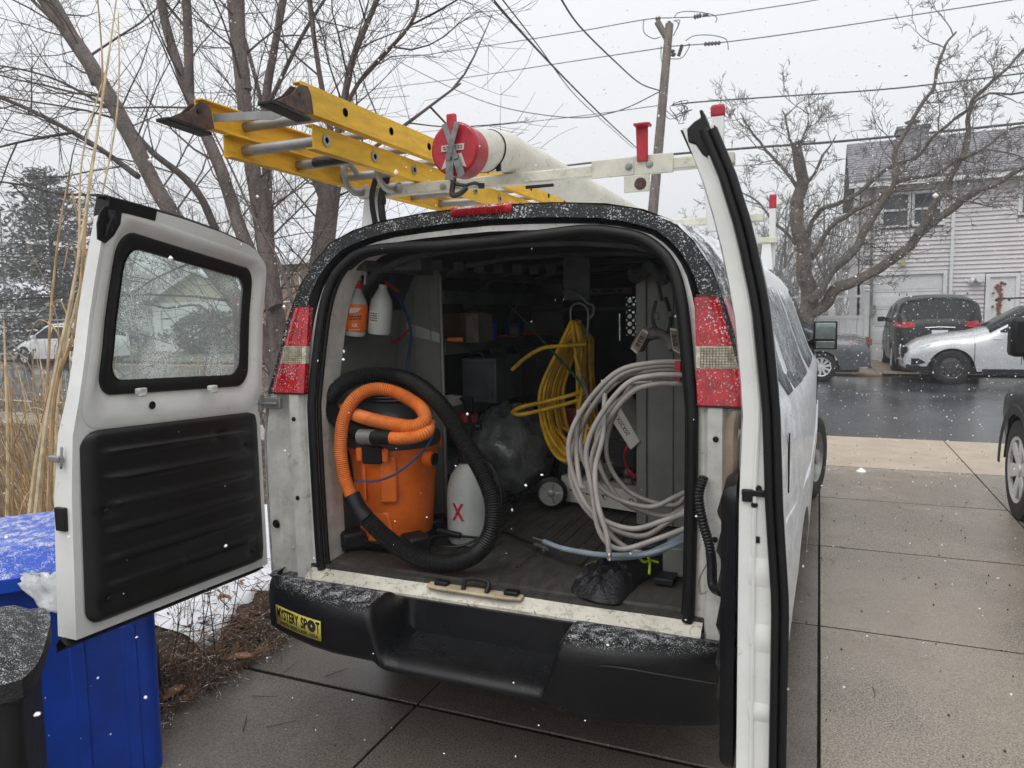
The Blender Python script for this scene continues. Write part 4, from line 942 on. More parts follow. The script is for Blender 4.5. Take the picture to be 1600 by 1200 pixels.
# wet/dry vacuum
VC = Vector((-.60, .37, FZ))
VAC = thing('shop_vacuum', 'orange wet and dry vacuum drum with coiled orange and black hoses just inside the van', 'vacuum', VC)
b = MB(); b.lathe([(.155, .05), (.162, .06), (.170, .16), (.183, .33), (.192, .41), (.200, .435), (.203, .46), (.195, .465), (.0, .465)], VC, 40); drum = b.build('drum', 'orange', VAC, smooth=35)
b = MB()
for th in (-1.9, -1.15): 
    q = VC+Vector((math.cos(th)*.19, math.sin(th)*.19, .33)); b.box(q, (.075, .02, .20), th+math.pi/2)
b.build('drum_shoulder', 'orange', drum, bevel=.012)
b = MB(); th = -1.45; q = VC+Vector((math.cos(th)*.172, math.sin(th)*.172, .13)); Mx = Matrix.Rotation(th+math.pi/2, 3, 'Z')
b.slab([q+Mx @ Vector((x, 0, z)) for x, z in ((-.06, -.08), (.07, -.08), (.045, .055), (-.045, .055))], Mx @ Vector((0, .03, 0))); b.build('drum_recess', 'orange', drum, bevel=.01)
b = MB(); b.lathe([(.205, .455), (.210, .47), (.208, .50), (.185, .52), (.180, .55), (.17, .60), (.13, .645), (.06, .665), (0, .668)], VC, 40); lid = b.build('motor_lid', 'vac_lid', VAC, smooth=40)
b = MB(); b.tube(spline([VC+Vector((-.10, -.06, .64)), VC+Vector((-.09, -.07, .71)), VC+Vector((0, -.09, .73)), VC+Vector((.09, -.07, .71)), VC+Vector((.10, -.06, .64))], 6), .014, 8); b.build('handle', 'vac_lid', lid)
b = MB()
for k in range(3): b.tube([VC+Vector((.14*math.cos(a), .14*math.sin(a)*.9, .655+.014*k)) for a in [2*math.pi*i/24 for i in range(25)]], .006, 6)
b.build('power_cord', 'black_hose', lid)
for th in (-1.45, 1.2):
    q = VC+Vector((math.cos(th)*.212, math.sin(th)*.212, .44)); b = MB(); b.box(q, (.085, .022, .075), th+math.pi/2); la = b.build('latch', 'black_plastic', VAC, bevel=.006)
    for d in (-.06, .06):
        b = MB(); b.box(q+Vector((-math.sin(th)*d, math.cos(th)*d, .0)), (.03, .02, .06), th+math.pi/2); b.build('latch_lug', 'orange', drum, bevel=.008)
b = MB(); b.lathe([(.03, 0), (.034, .01), (.034, .04), (.028, .045), (.028, 0)], VC+Vector((.19, -.06, .405)), 18, Matrix.Rotation(rad(90), 3, 'Y') @ Matrix.Rotation(0, 3, 'Z')); b.build('outlet_ring', 'orange', VAC)
b = MB(); b.lathe([(0, .0), (.027, .0), (.027, .052), (0, .052)], VC+Vector((.19, -.06, .405)), 18, Matrix.Rotation(rad(90), 3, 'Y')); b.build('outlet_plug', 'black_plastic', VAC)
b = MB(); b.lathe([(.17, .02), (.175, .045), (.16, .07), (.155, .05)], VC, 30); b.build('base_ring', 'black_plastic', VAC)
for th in (-2.25, -.62, .9, 2.5):
    q = VC+Vector((math.cos(th)*.20, math.sin(th)*.20, .05)); b = MB(); b.box(q, (.10, .12, .075), th+math.pi/2); b.box(q+Vector((0, 0, -.035)), (.06, .06, .03), th); b.tube([q+Vector((math.cos(th)*.03, math.sin(th)*.03, -.01)), q+Vector((math.cos(th)*.03, math.sin(th)*.03, -.052))], .022, 12)
    b.build('caster_foot', 'black_plastic', VAC, bevel=.014)
# hoses: black outer loop, orange inner loop
P = pt([(600, 676, .16), (545, 668, .14), (515, 635, .14), (530, 605, .16), (565, 588, .20), (610, 587, .26), (650, 600, .26), (690, 635, .22), (725, 690, .18), (752, 735, .16), (770, 785, .14), (766, 835, .11), (740, 868, .09), (700, 880, .07), (655, 872, .06), (610, 845, .06), (575, 812, .06), (552, 785, .06)], 10)
b = MB(); ribbed(b, P, .0340, .0022, .0095); b.build('black_hose', 'black_hose', VAC, smooth=25)
P = pt([(553, 782, .06), (538, 745, .08), (532, 700, .09), (537, 655, .10), (555, 622, .12), (585, 608, .16), (620, 614, .20), (655, 635, .20), (664, 655, .16), (645, 666, .12), (605, 661, .10), (568, 652, .12), (535, 640, .2)], 10)
b = MB(); ribbed(b, P, .0270, .0018, .0085); b.build('orange_hose', 'orange_hose', VAC, smooth=25)
P = pt([(610, 684, .09), (640, 684, .10), (665, 676, .14), (672, 662, .22)], 8); b = MB(); ribbed(b, P, .0255, .0018, .0085); b.build('orange_hose', 'orange_hose', VAC, smooth=25)
b = MB(); P = pt([(584, 683, .10), (612, 684, .09)]); b.tube(P, .031, 18); b.build('hose_cuff', 'black_plastic', VAC)
b = MB(); P = pt([(563, 682, .11), (588, 683, .10)]); b.tube(P, .0315, 18); b.build('hose_cuff', 'aluminium', VAC)
b = MB(); P = pt([(549, 774, .06), (562, 800, .055)]); b.tube(P, .036, 18); b.build('hose_cuff', 'black_plastic', VAC)
b = MB(); P = pt([(562, 800, .055), (572, 812, .055)]); b.tube(P, .039, 18); b.build('hose_cuff', 'black_plastic', VAC)
b = MB(); P = pt([(555, 750, .12), (585, 752, .12), (615, 742, .12), (645, 720, .14), (672, 690, .16), (680, 662, .2)], 8); b.tube(P, .0065, 8, sq=.7); b.build('blue_cord', 'blue_cord', VAC)
# pump sprayer
SC = U(728, 832, Z=FZ); SC = Vector((-.30, .50, FZ))
SP = thing('pump_sprayer', 'white plastic pump sprayer tank with red lettering standing beside the orange vacuum', 'sprayer', SC)
b = MB(); b.lathe([(.088, 0), (.096, .01), (.098, .03), (.098, .20), (.094, .25), (.080, .30), (.056, .335), (.040, .35), (.037, .375), (0, .38)], SC, 36); tk = b.build('tank', 'cloudy_plastic', SP, smooth=50)
b = MB(); b.lathe([(.044, .36), (.046, .395), (.03, .41), (.018, .43), (.015, .50), (.05, .505), (.05, .53), (0, .535)], SC, 20); b.tube([SC+Vector((-.07, 0, .52)), SC+Vector((.07, 0, .52))], .014, 10); b.build('pump', 'black_plastic', SP)
b = MB(); b.tube(spline([SC+Vector((.04, 0, .37)), SC+Vector((.12, -.02, .36)), SC+Vector((.17, -.02, .25)), SC+Vector((.15, -.03, .10)), SC+Vector((.05, -.15, .03)), SC+Vector((-.10, -.17, .02)), SC+Vector((-.12, -.12, .04)), SC+Vector((0, -.12, .055)), SC+Vector((.10, -.1, .05))], 8), .006, 7); b.build('hose', 'black_hose', SP)
b = MB(); b.tube([SC+Vector((-.10, -.115, .07)), SC+Vector((.02, -.125, .06))], .013, 10); b.build('spray_grip', 'black_plastic', SP, bevel=.003)
_d = (CAMP-SC); _d.z = 0; _d.normalize(); _x = Vector((-_d.y, _d.x, 0))
# letters wrapped round the tank
for ch, a, z, sz in (('X', -.52, .150, .105),):
    a0 = math.atan2(_d.y, _d.x)+a; n_ = Vector((math.cos(a0), math.sin(a0), 0)); o = text_obj('lettering', ch, 'label_red' if 0 else 'red_cord', frameM(SC+n_*.1+Vector((0, 0, z)), Vector((-n_.y, n_.x, 0)), (0, 0, 1)), sz, tk, sx=.75, bold=.003)
    for v in o.data.vertices:
        q = v.co-SC; rr = math.hypot(q.x, q.y); v.co.x = SC.x+q.x/rr*.0995; v.co.y = SC.y+q.y/rr*.0995
# grey shelving end panels
LS = thing('shelving_unit', 'grey steel shelving with a tall end panel along the left wall of the van', 'shelving', (-.66, .78, FZ))
pr = U(690, 500, Y=.78); XL = pr.x
b = MB(); b.slab([(-.86, .78, FZ), (XL, .78, FZ), (XL, .78, 1.87), (XL-.03, .78, 1.90), (-.70, .78, 1.90), (-.82, .78, 1.84), (-.85, .78, 1.5)], (0, .02, 0)); b.build('end_panel', 'grey_steel', LS, bevel=.004)
b = MB(); b.bx(XL-.012, XL+.003, .77, 2.6, FZ, .70); b.tube([(XL, .775, FZ), (XL, .775, 1.88), (XL-.02, .775, 1.905), (XL-.2, .775, 1.915)], .010, 6); b.build('panel_edge', 'grey_steel', LS)
for x in (XL-.06, XL-.15):
    b = MB(); b.tube([(x, .776, 1.0), (x, .776, 1.84)], .003, 4); b.build('pressed_line', 'grey_steel', LS)
b = MB(); b.slab([(XL-.20, .777, 1.66), (XL-.005, .777, 1.60), (XL-.005, .777, 1.555), (XL-.20, .777, 1.60)], (0, .001, 0)); b.build('tape_strip', 'white_plastic', LS)
for z in (.95, 1.22, 1.55, 1.80):
    b = MB(); b.bx(-.86, XL+.0, .80, 2.6, z-.02, z); b.bx(XL-.004, XL+.008, .80, 2.6, z-.055, z+.01); b.build('shelf', 'interior_metal', LS, bevel=.002)
b = MB(); b.bx(-.86, XL, 2.6, 2.62, FZ, 1.9); b.build('end_panel', 'grey_steel', LS)
RS = thing('tool_cabinet', 'tall grey steel cabinet standing against the right wall of the van', 'cabinet', (.6, 1.0, FZ))
b = MB(); b.slab([(.353, 1.0, FZ), (.84, 1.0, FZ), (.84, 1.0, 1.4), (.76, 1.0, 1.80), (.72, 1.0, 1.875), (.353, 1.0, 1.875)], (0, .018, 0)); b.build('end_panel', 'grey_steel', RS, bevel=.004)
b = MB(); b.bx(.35, .40, .985, 1.01, FZ, 1.88); b.bx(.35, .362, 1.0, 2.6, FZ, 1.88); b.bx(.40, .80, .99, 1.0, 1.85, 1.88); b.build('frame', 'grey_steel', RS, bevel=.005)
b = MB(); b.bx(.52, .524, .994, .999, FZ, 1.85); b.build('seam', 'interior_metal', RS)
for z in (1.0, 1.35, 1.7):
    b = MB(); b.bx(.362, .84, 1.02, 2.6, z-.02, z); b.build('shelf', 'interior_metal', RS)
b = MB(); b.lathe([(0, .003), (.014, .003), (.014, 0)], (.655, .995, 1.36), 14, RX); b.build('paint_spot', 'sticker_yellow', RS)
b = MB(); b.slab([(-.835, .18, .70), (-.835, .77, .70), (-.835, .77, 1.45), (-.79, .77, 1.72), (-.79, .20, 1.72), (-.835, .18, 1.45)], (.01, 0, 0)); b.build('side_panel', 'grey_steel', VAN)
# things on the left shelves
def bottle(x, y, z, name, lab, body_m, label):
    t = thing(name, lab, 'bottle', (x, y, z), group='spray bottles hung at the opening'); c = Vector((x, y, z)); tilt = Matrix.Rotation(rad(8), 3, 'Y')
    b = MB(); b.lathe([(.045, 0), (.05, .012), (.05, .115), (.045, .15), (.026, .185), (.018, .20), (.018, .215)], c, 24, tilt); bo = b.build('body', body_m, t, smooth=50)
    if label:
        b = MB(); b.lathe([(.0505, .02), (.0512, .022), (.0512, .125), (.049, .14)], c, 24, tilt); lb = b.build('label', 'orange', bo, smooth=50, fixn=False)
        n_ = (CAMP-c); n_.z = 0; n_.normalize()
        fM = lambda z_: frameM(c+tilt @ Vector((n_.x*.0525, n_.y*.0525, z_)), Vector((-n_.y, n_.x, 0)), (0, 0, 1))
        b = MB(); fm_ = fM(.112); b.add([fm_ @ Vector(p) for p in ((-.03, -.012, 0), (.006, -.006, 0), (.026, .012, 0), (-.024, .014, 0))], [(0, 1, 2, 3)]); b.build('white_flash', 'white_card', lb, fixn=False, smooth=0)
        print_lines('ink', fM(.082), .05, .022, 2, lb, 3); text_obj('lettering', 'GR', 'white_card', fM(.048), .020, lb, sx=.9, bold=.0008); print_lines('white_card', fM(.030), .045, .006, 1, lb, 4)
        b = MB(); b.lathe([(.021, .205), (.023, .21), (.023, .235), (.015, .24)], c, 16, tilt); b.build('collar', 'red_cord', t)
        q = c+tilt @ Vector((0, 0, .24)); b = MB(); b.box(q+Vector((.012, -.005, .035)), (.075, .022, .028)); b.box(q+Vector((0, 0, .01)), (.022, .02, .04)); b.slab([q+Vector((.035, -.006, .03)), q+Vector((.05, -.006, .03)), q+Vector((.035, -.006, -.02)), q+Vector((.028, -.006, -.02))], (0, .012, 0)); b.build('trigger', 'white_plastic', t, bevel=.004)
    else:
        b = MB(); b.slab([c+tilt @ Vector(p) for p in ((-.02, -.051, .05), (.02, -.051, .05), (.02, -.051, .10), (-.02, -.051, .10))], (0, .001, 0)); lb = b.build('label', 'white_card', bo); print_lines('ink', frameM(c+tilt @ Vector((0, -.0517, .075)), tilt @ Vector((1, 0, 0)), (0, 0, 1)), .034, .04, 4, lb, 6)
    return t
q1, q2 = U(553, 524, Y=.30), U(588, 520, Y=.33)
bottle(q1.x, .30, q1.z, 'spray_bottle', 'spray bottle with orange label and white trigger hanging inside the opening', 'cloudy_plastic', True)
bottle(q2.x, .35, q2.z-.005, 'spray_bottle', 'plain cloudy bottle with a small white label beside the orange-labelled spray bottle', 'cloudy_plastic', False)
RH = thing('wall_rail', 'dark rail on the van wall from which the two bottles hang', 'rail', (-.70, .4, 1.9))
b = MB(); b.tube([(-.78, .24, 1.88), (-.66, .3, 1.90), (-.5, .42, 1.90)], .012, 6); b.tube([(-.66, .3, 1.93), (-.66, .3, 1.83)], .006, 6); b.box((-.52, .45, 1.92), (.14, .10, .06)); b.build('bracket', 'interior_metal', RH, bevel=.01)
CO = thing('blue_air_line', 'thin blue hose with a red tie dangling in front of the left shelving panel', 'hose', (-.5, .7, 1.5))
b = MB(); b.tube(pt([(606, 420, .5), (618, 455, .6), (635, 490, .68), (642, 520, .7), (638, 560, .7), (632, 600, .68)], 8), .0075, 8); b.build('hose', 'blue_cord', CO)
b = MB(); b.tube(pt([(600, 440, .5), (612, 447, .55), (622, 455, .6)], 5), .008, 8); b.tube(pt([(612, 530, .65), (618, 532, .65), (632, 522, .65), (640, 512, .66)], 6), .003, 6); b.tube(pt([(612, 526, .65), (612, 533, .65), (622, 533, .65), (640, 516, .66)], 6), .003, 6); b.build('tie', 'red_cord', CO)
def simple(name, lab, cat, fn, m, loc, bevel=.004, group=None, **k):
    b = MB(); fn(b); o = b.build(name, m, None, bevel=bevel, **k); return tagp(o, lab, cat, group)
# open cardboard box with hand tools
q = U(694, 504, Y=1.0); CB = thing('cardboard_box', 'open cardboard box on the upper left shelf', 'box', (-.66, 1.0, 1.56))
for a, nm in (((-.68, -.675, .95, 1.2, 1.552, 1.70), 'side'), ((-.675, -.51, 1.195, 1.2, 1.552, 1.70), 'side'), ((-.675, -.51, .95, 1.2, 1.552, 1.556), 'bottom_flap')):
    b = MB(); b.bx(*a); b.build(nm, 'cardboard', CB)
b = MB(); b.slab([(-.68, .95, 1.70), (-.68, 1.2, 1.70), (-.70, 1.16, 1.62), (-.70, .97, 1.62)], (.003, 0, 0)); b.build('flap', 'cardboard', CB)
HT = thing('screwdriver', 'orange handled screwdriver lying in front of the cardboard box', 'screwdriver', (-.55, .9, 1.565))
b = MB(); b.tube([(-.575, .86, 1.568), (-.50, .88, 1.568)], .012, 10); b.build('handle', 'orange', HT); b = MB(); b.tube([(-.575, .86, 1.568), (-.68, .84, 1.566)], .004, 8); b.build('shaft', 'aluminium', HT)
PB = thing('parts_box', 'pale ribbed plastic box next to the cardboard box', 'box', (-.48, 1.0, 1.56))
b = MB(); b.bx(-.505, -.435, .93, 1.1, 1.551, 1.69)
for k in range(6): b.bx(-.503+.012*k, -.498+.012*k, .926, .93, 1.56, 1.68)
b.build('case', 'interior_metal' if 0 else 'grey_fabric', PB)
FC = thing('file_case', 'dark grey plastic case standing on the lower left shelf', 'case', (-.55, 1.3, 1.23))
b = MB(); b.bx(-.62, -.42, 1.1, 1.5, 1.222, 1.46); b.bx(-.60, -.44, 1.09, 1.1, 1.24, 1.44); b.build('case', 'interior_metal', FC, bevel=.01); b = MB(); b.tube(spline([(-.56, 1.09, 1.46), (-.55, 1.07, 1.49), (-.49, 1.07, 1.49), (-.48, 1.09, 1.46)], 5), .006, 8); b.build('handle', 'black_plastic', FC)
def junk(seed, x0, x1, y0, y1, z, n, h):
    rnd = random.Random(seed)
    kinds = [('spray_can', 'can'), ('plastic_tub', 'tub'), ('hand_tool', 'tool')]
    for k in range(n):
        x, y = rnd.uniform(x0, x1), rnd.uniform(y0, y1); t = rnd.choice([0, 1, 2]); hh = rnd.uniform(.5, 1)*h; b = MB()
        if t == 0: b.lathe([(.03, 0), (.032, .005), (.032, hh*.8), (.02, hh*.86), (.012, hh*.9), (.012, hh), (0, hh)], (x, y, z), 16)
        elif t == 1:
            b.lathe([(.045, 0), (.055, hh*.6), (.058, hh*.6), (.058, hh*.66), (0, hh*.66)], (x, y, z), 16)
        else: b.tube([(x-.06, y, z+.015), (x+.04, y+.02, z+.015)], .013, 8); b.tube([(x+.04, y+.02, z+.015), (x+.14, y+.04, z+.012)], .005, 6)
        o = b.build(kinds[t][0], rnd.choice(['aluminium', 'grey_fabric', 'white_plastic', 'bin_blue', 'cardboard', 'brick_tan', 'label_red']), None, smooth=40)
        yield o, t
lab = iter(['short dark can at the front of the second shelf', 'small jar beside the dark grey case', 'tool handle lying at the back of the upper shelf', 'dull can behind the ribbed plastic box', 'squat tub on the upper shelf', 'dim bottle deep on the second shelf', 'small container near the hanging yellow hose', 'dark pot on the lowest shelf', 'short canister under the second shelf', 'brown tub low behind the sprayer', 'dark tool on the lowest shelf', 'tall can in the shelf corner'])
for args in ((3, -.66, -.44, 1.2, 2.3, 1.551, 5, .12), (5, -.66, -.44, .95, 2.2, 1.221, 4, .14), (8, -.66, -.42, 1.0, 2.2, .951, 3, .16)):
    for o, t in list(junk(*args)): tagp(o, next(lab), ['can', 'tub', 'hand tool'][t], 'small items on the left shelves')
for i, (u, v, Y, w_, h_, m_, nm, lb, ct) in enumerate(((705, 628, 1.0, .10, .07, 'white_card', 'paper_carton', 'small pale carton at the front of the shelf behind the black hose', 'box'), (722, 652, 1.0, .16, .05, 'label_red', 'red_pouch', 'dark red pouch on the shelf above the plastic sack', 'pouch'), (790, 600, 1.6, .09, .13, 'needles', 'spray_jug', 'murky green jug beside the grey plastic case', 'jug'), (778, 545, 1.7, .08, .16, 'needles', 'glove_pair', 'olive work gloves hanging behind the grey case', 'gloves'), (742, 470, 1.4, .13, .10, 'interior_metal', 'drill_case', 'dark drill case at the back of the top shelf', 'case'), (825, 512, 1.9, .07, .05, 'grey_fabric', 'tape_roll', 'pale tape roll on the far end of the shelf', 'tape'), (930, 690, 1.5, .10, .16, 'label_red', 'red_canister', 'red canister low behind the yellow hose', 'canister'), (940, 735, 1.4, .14, .08, 'brick_tan', 'wood_offcut', 'wood offcut lying behind the white cartons', 'offcut'), (760, 700, 1.3, .18, .10, 'black_fabric', 'tool_pouch', 'black tool pouch on the floor behind the sprayer', 'pouch'))):
    q = U(u, v, Y=Y); b = MB(); b.box(q, (w_, .09, h_), .2*(i-3)); b.box(q+Vector((w_*.1, -.03, h_*.45)), (w_*.5, .05, h_*.3), .3*(i % 3)); o = b.build(nm, m_, None, bevel=.012); tagp(o, lb, ct)
# stuffed clear plastic bag behind the sprayer
b = MB(); rows = []; c = Vector((-.42, 1.25, .93))
for j in range(25):
    ph = math.pi*j/24; rows.append([c+Vector((math.sin(ph)*math.cos(t)*.24, math.sin(ph)*math.sin(t)*.26, math.cos(ph)*.26))*(1+.22*mnoise.noise((math.cos(t)*1.9, math.sin(t)*1.9, ph*2))+.06*mnoise.noise((math.cos(t)*7, math.sin(t)*7, ph*8))) for t in [2*math.pi*i/36 for i in range(36)]])
b.grid(rows, closed=True); o = b.build('plastic_sack', 'plastic_bag', None, smooth=60); tagp(o, 'crumpled translucent plastic sack slumped behind the white sprayer tank', 'sack')
b = MB(); q = U(733, 640, Y=.95); b.tube([q+Vector((0, 0, .03)), q+Vector((.01, 0, -.30))], .010, 8); b.box(q+Vector((0, 0, .02)), (.045, .03, .09)); b.tube([q+Vector((.0, 0, .05)), q+Vector((-.05, 0, .055))], .01, 8)
o = b.build('wand', 'black_plastic', None, bevel=.003); tagp(o, 'black wand with trigger grip upright against the plastic sack', 'wand')
# tall black wheeled case with labels
BX = thing('rolling_tool_case', 'tall black wheeled case with dark label stickers and a grey wheel', 'case', (-.2, 1.6, FZ))
bl, br, bt = U(802, 740, Y=1.45).x, U(845, 740, Y=1.45).x, U(820, 505, Y=1.45).z
b = MB(); b.bx(bl, br+.10, 1.45, 1.95, FZ+.03, 1.52); b.build('shell', 'black_gloss', BX, bevel=.03)
b = MB(); b.bx(bl+.01, br-.01, 1.446, 1.4499, .96, 1.12); l1 = b.build('label', 'label_dark', BX)
print_lines('white_plastic', frameM(((bl+br)/2-.01, 1.4455, 1.085), (1, 0, 0), (0, 0, 1)), (br-bl)*.7, .05, 4, l1, 8)
b = MB(); b.bx(bl+.0, br+.02, 1.446, 1.4499, .80, .93); l2 = b.build('label', 'label_dark', BX)
for z in (.80, .843, .886, .93):
    b = MB(); b.bx(bl, br+.02, 1.444, 1.446, z-.002, z+.002); b.build('label_line', 'orange_hose', l2)
b = MB(); b.bx(br+.11, br+.16, 1.44, 1.9, .72, 1.5); b.build('side_rail', 'interior_metal', BX, bevel=.01)
wc = U(861, 765, Y=1.12); wc = Vector((wc.x, 1.12, FZ+.085))
b = MB(); Mv = Matrix.Rotation(rad(90), 3, 'X') @ Matrix.Rotation(0, 3, 'Z'); Mv = Matrix.Rotation(rad(18), 3, 'Z') @ Mv
b.lathe([(.052, -.02), (.07, -.022), (.084, -.014), (.086, 0), (.084, .014), (.07, .022), (.064, .022), (.063, .002), (0, .002)], wc, 32, Mv); wy = b.build('wheel', 'rubber', BX, smooth=50)
b = MB(); b.lathe([(.066, .016), (.064, .022), (.060, .012), (.02, .010), (.018, .022), (.008, .026), (0, .026)], wc, 32, Mv)
for k in range(5):
    th = 2*math.pi*k/5; b.tube([wc+Mv @ Vector((math.cos(th)*.018, math.sin(th)*.018, .014)), wc+Mv @ Vector((math.cos(th)*.060, math.sin(th)*.060, .014))], .004, 6)
b.build('wheel_disc', 'aluminium', wy, smooth=40); b = MB(); b.tube([wc, Vector((wc.x, 1.5, wc.z+.02))], .012, 8); b.build('wheel_fork', 'black_plastic', BX)
# yellow air hose hung in a coil on a hook
YH = thing('yellow_air_hose', 'long yellow air hose coiled and hung from a metal hook', 'hose', (-.1, 1.2, 1.7))
HK = thing('metal_hook', 'bent metal hook holding up the coiled yellow hose', 'hook', (-.1, 1.2, 1.8))
b = MB(); b.tube(pt([(897, 532, 1.18), (892, 500, 1.16), (893, 480, 1.16), (905, 474, 1.18), (917, 482, 1.2), (919, 500, 1.2), (917, 525, 1.2)], 8), .006, 8); b.tube(pt([(917, 500, 1.2), (926, 492, 1.2), (927, 478, 1.2), (919, 474, 1.2), (905, 462, 1.2), (888, 455, 1.25)], 8), .006, 8); b.build('rod', 'aluminium', HK)
b = MB(); q = U(900, 460, Y=1.3); b.bx(q.x-.06, q.x+.08, 1.28, 1.30, q.z-.03, 1.98); b.build('plate', 'interior_metal', HK)
rnd = random.Random(4)
for k in range(13):
    f = k/12; lx = lerp(846, 880, f)+rnd.uniform(-3, 3); rx = lerp(905, 925, f)+rnd.uniform(-5, 5); yb = lerp(722, 690, f)+rnd.uniform(-12, 12); y0 = 1.14+.016*k
    b = MB(); P = pt([(895+rnd.uniform(-4, 12), 503+rnd.uniform(-3, 7), y0), (lerp(868, 896, f), 555, y0-.02), (lx, 610, y0-.04), (lx+rnd.uniform(0, 5), 660, y0-.04), (lerp(lx, rx, .35), yb-14, y0-.02), (lerp(lx, rx, .75), yb, y0), (rx+6, yb-30, y0+.02), (rx+2, 640, y0+.03), (rx+rnd.uniform(-8, 2), 580, y0+.03), (rx-4, 530, y0+.02)], 8); P.append(P[0])
    b.tube(P, .0105, 8); b.build('hose_loop', 'yellow_hose', YH, smooth=60)
for L in ([(800, 644, 1.02), (815, 636, 1.0), (850, 628, 1.05), (890, 618, 1.08), (915, 610, 1.14)], [(800, 644, 1.02), (812, 648, 1.0), (850, 640, 1.04), (895, 628, 1.08), (915, 620, 1.14)], [(800, 578, 1.05), (820, 560, 1.05), (845, 545, 1.06), (870, 541, 1.1), (915, 538, 1.16)], [(898, 555, 1.10), (910, 600, 1.1), (905, 640, 1.1), (920, 670, 1.12)]):
    b = MB(); b.tube(pt(L, 8), .0105, 8); b.build('hose_tail', 'yellow_hose', YH, smooth=60)
GR = thing('green_cable_rod', 'thin green fibreglass rod slanting across the yellow hose', 'rod', (0, 1, 1.6))
b = MB(); b.tube([U(795, 478, Y=1.3), U(816, 497, Y=1.25), U(905, 595, Y=.98), U(930, 640, Y=.9)], [.003, .005, .0065, .0065], 8); b.build('rod', 'green_rod', GR)
CR = thing('caulking_tube', 'slim grey sealant tube leaning in the hose coil', 'tube', (0, .9, 1.4))
b = MB(); b.tube([U(909, 588, Y=.92), U(925, 640, Y=.88)], .010, 10); b.tube([U(909, 588, Y=.92), U(906, 578, Y=.93)], .004, 8); b.build('barrel', 'grey_fabric', CR)
# long box of filters high up and others
def carton(name, lab, cs, th, m='white_card', parts=True, txt=None):
    t = thing(name, lab, 'box', cs[0]); b = MB(); b.slab(cs, th); bo = b.build('carton', m, t, bevel=.002)
    return t, bo
q0, q1, q2, q3 = U(878, 452, Y=2.2), U(987, 449, Y=2.2), U(987, 458, Y=2.2), U(878, 463, Y=2.2)
t, bo = carton('long_carton', 'long narrow carton across the back under the van roof', [q0, q1, q2, q3], (0, .25, 0), 'grey_fabric'); print_lines('ink', frameM((q0+q2)/2+Vector((0, -.003, 0)), q1-q0, (0, 0, 1)), (q1-q0).length*.8, .03, 1, bo, 9)
b = MB(); b.bx(-.85, .1, 2.3, 2.5, 1.70, 1.72); b.build('shelf', 'interior_metal', LS)
cs = [U(877, 743, Y=1.22), U(995, 770, Y=1.12), U(995, 801, Y=1.12), U(877, 782, Y=1.22)]
t, bo = carton('filter_box', 'flat white carton on the van floor beside the grey wheel', cs, (.03, .20, 0))
fx = (cs[1]-cs[0]).normalized(); up_ = (cs[0]-cs[3]).normalized(); nn = fx.cross(up_).normalized()
mid = (cs[0]+cs[2])/2-(-nn)*0
print_lines('ink', frameM(cs[3]+(cs[2]-cs[3])*.27+up_*.06+Vector((0, -.002, 0)), fx, up_), .14, .014, 1, bo, 10)
for f in (.60, .93):   # printed arrow mark and roundel
    c_ = cs[3]+(cs[2]-cs[3])*f+up_*.055+Vector((0, -.0025, 0)); b = MB(); n_ = 16; vs = []
    for k in range(n_+1):
        th = 2*math.pi*k/n_*(.8 if f < .9 else 1)
        for r in (.009, .014): vs.append(c_+fx*(r*math.cos(th))+up_*(r*math.sin(th)))
    b.add(vs, [(2*k, 2*k+1, 2*k+3, 2*k+2) for k in range(n_)])
    if f < .9: b.add([c_+fx*p+up_*q for p, q in ((-.03, .016), (-.008, .004), (-.014, -.006))], [(0, 1, 2)])
    b.build('printed_mark', 'ink', bo, fixn=False, smooth=0)
cs = [U(945, 640, Y=1.0), U(962, 624, Y=1.02), U(1000, 690, Y=.97), U(985, 703, Y=.95)]
t, bo = carton('filter_box', 'white carton tipped on end between the grey tubing and the cabinet', cs, (.02, .22, .01))
fx = (cs[3]-cs[0]).normalized(); text_obj('lettering', '20X20X5', 'ink', frameM((cs[0]+cs[1]+cs[2]+cs[3])/4+Vector((0, -.003, 0)), -fx, (cs[3]-cs[2])), .030, bo)
cs = [U(985, 622, Y=1.3), U(1002, 622, Y=1.3), U(1002, 640, Y=1.3), U(985, 640, Y=1.3)]
t, bo = carton('label_box', 'small dark box with a white label between the cabinet and the tubing', cs, (0, .2, 0), 'black_plastic'); print_lines('white_card', frameM((cs[0]+cs[2])/2+Vector((0, -.004, .02)), (1, 0, 0), (0, 0, 1)), .045, .012, 1, bo, 12); text_obj('lettering', 'XX', 'white_card', frameM((cs[0]+cs[2])/2+Vector((-.0, -.004, -.005)), (1, 0, 0), (0, 0, 1)), .032, bo, bold=.001)
OC = thing('power_lead', 'orange extension cord coil beside the grey cabinet', 'cord', (.3, 1.1, .95))
b = MB()
for k in range(5): c = U(990, 718, Y=1.05+.012*k); b.tube([c+Vector((math.cos(a)*.045, .02*math.sin(a*2), math.sin(a)*(.075+.004*k))) for a in [2*math.pi*i/20 for i in range(21)]], .006, 7)
b.build('cord', 'red_cord', OC)
rnd = random.Random(9); DB = thing('scrap_fittings', 'jumble of small dark fittings heaped in the flat white carton', 'fittings', (.1, 1.25, .78)); b = MB()
for k in range(60):
    c = U(rnd.uniform(900, 990), rnd.uniform(715, 755), Y=rnd.uniform(1.22, 1.4)); b.box(c, (rnd.uniform(.01, .05), .03, rnd.uniform(.01, .05)), M=Matrix.Rotation(rnd.uniform(0, 3), 3, (rnd.random(), rnd.random(), 1)))
b.build('fittings', 'grey_fabric', DB, kind='stuff', smooth=0)
b = MB(); b.box((.22, 1.32, .98), (.22, .2, .26)); o = b.build('black_bin_bag', 'black_fabric', None, bevel=.05); tagp(o, 'black fabric tool bag behind the tipped white carton', 'bag')
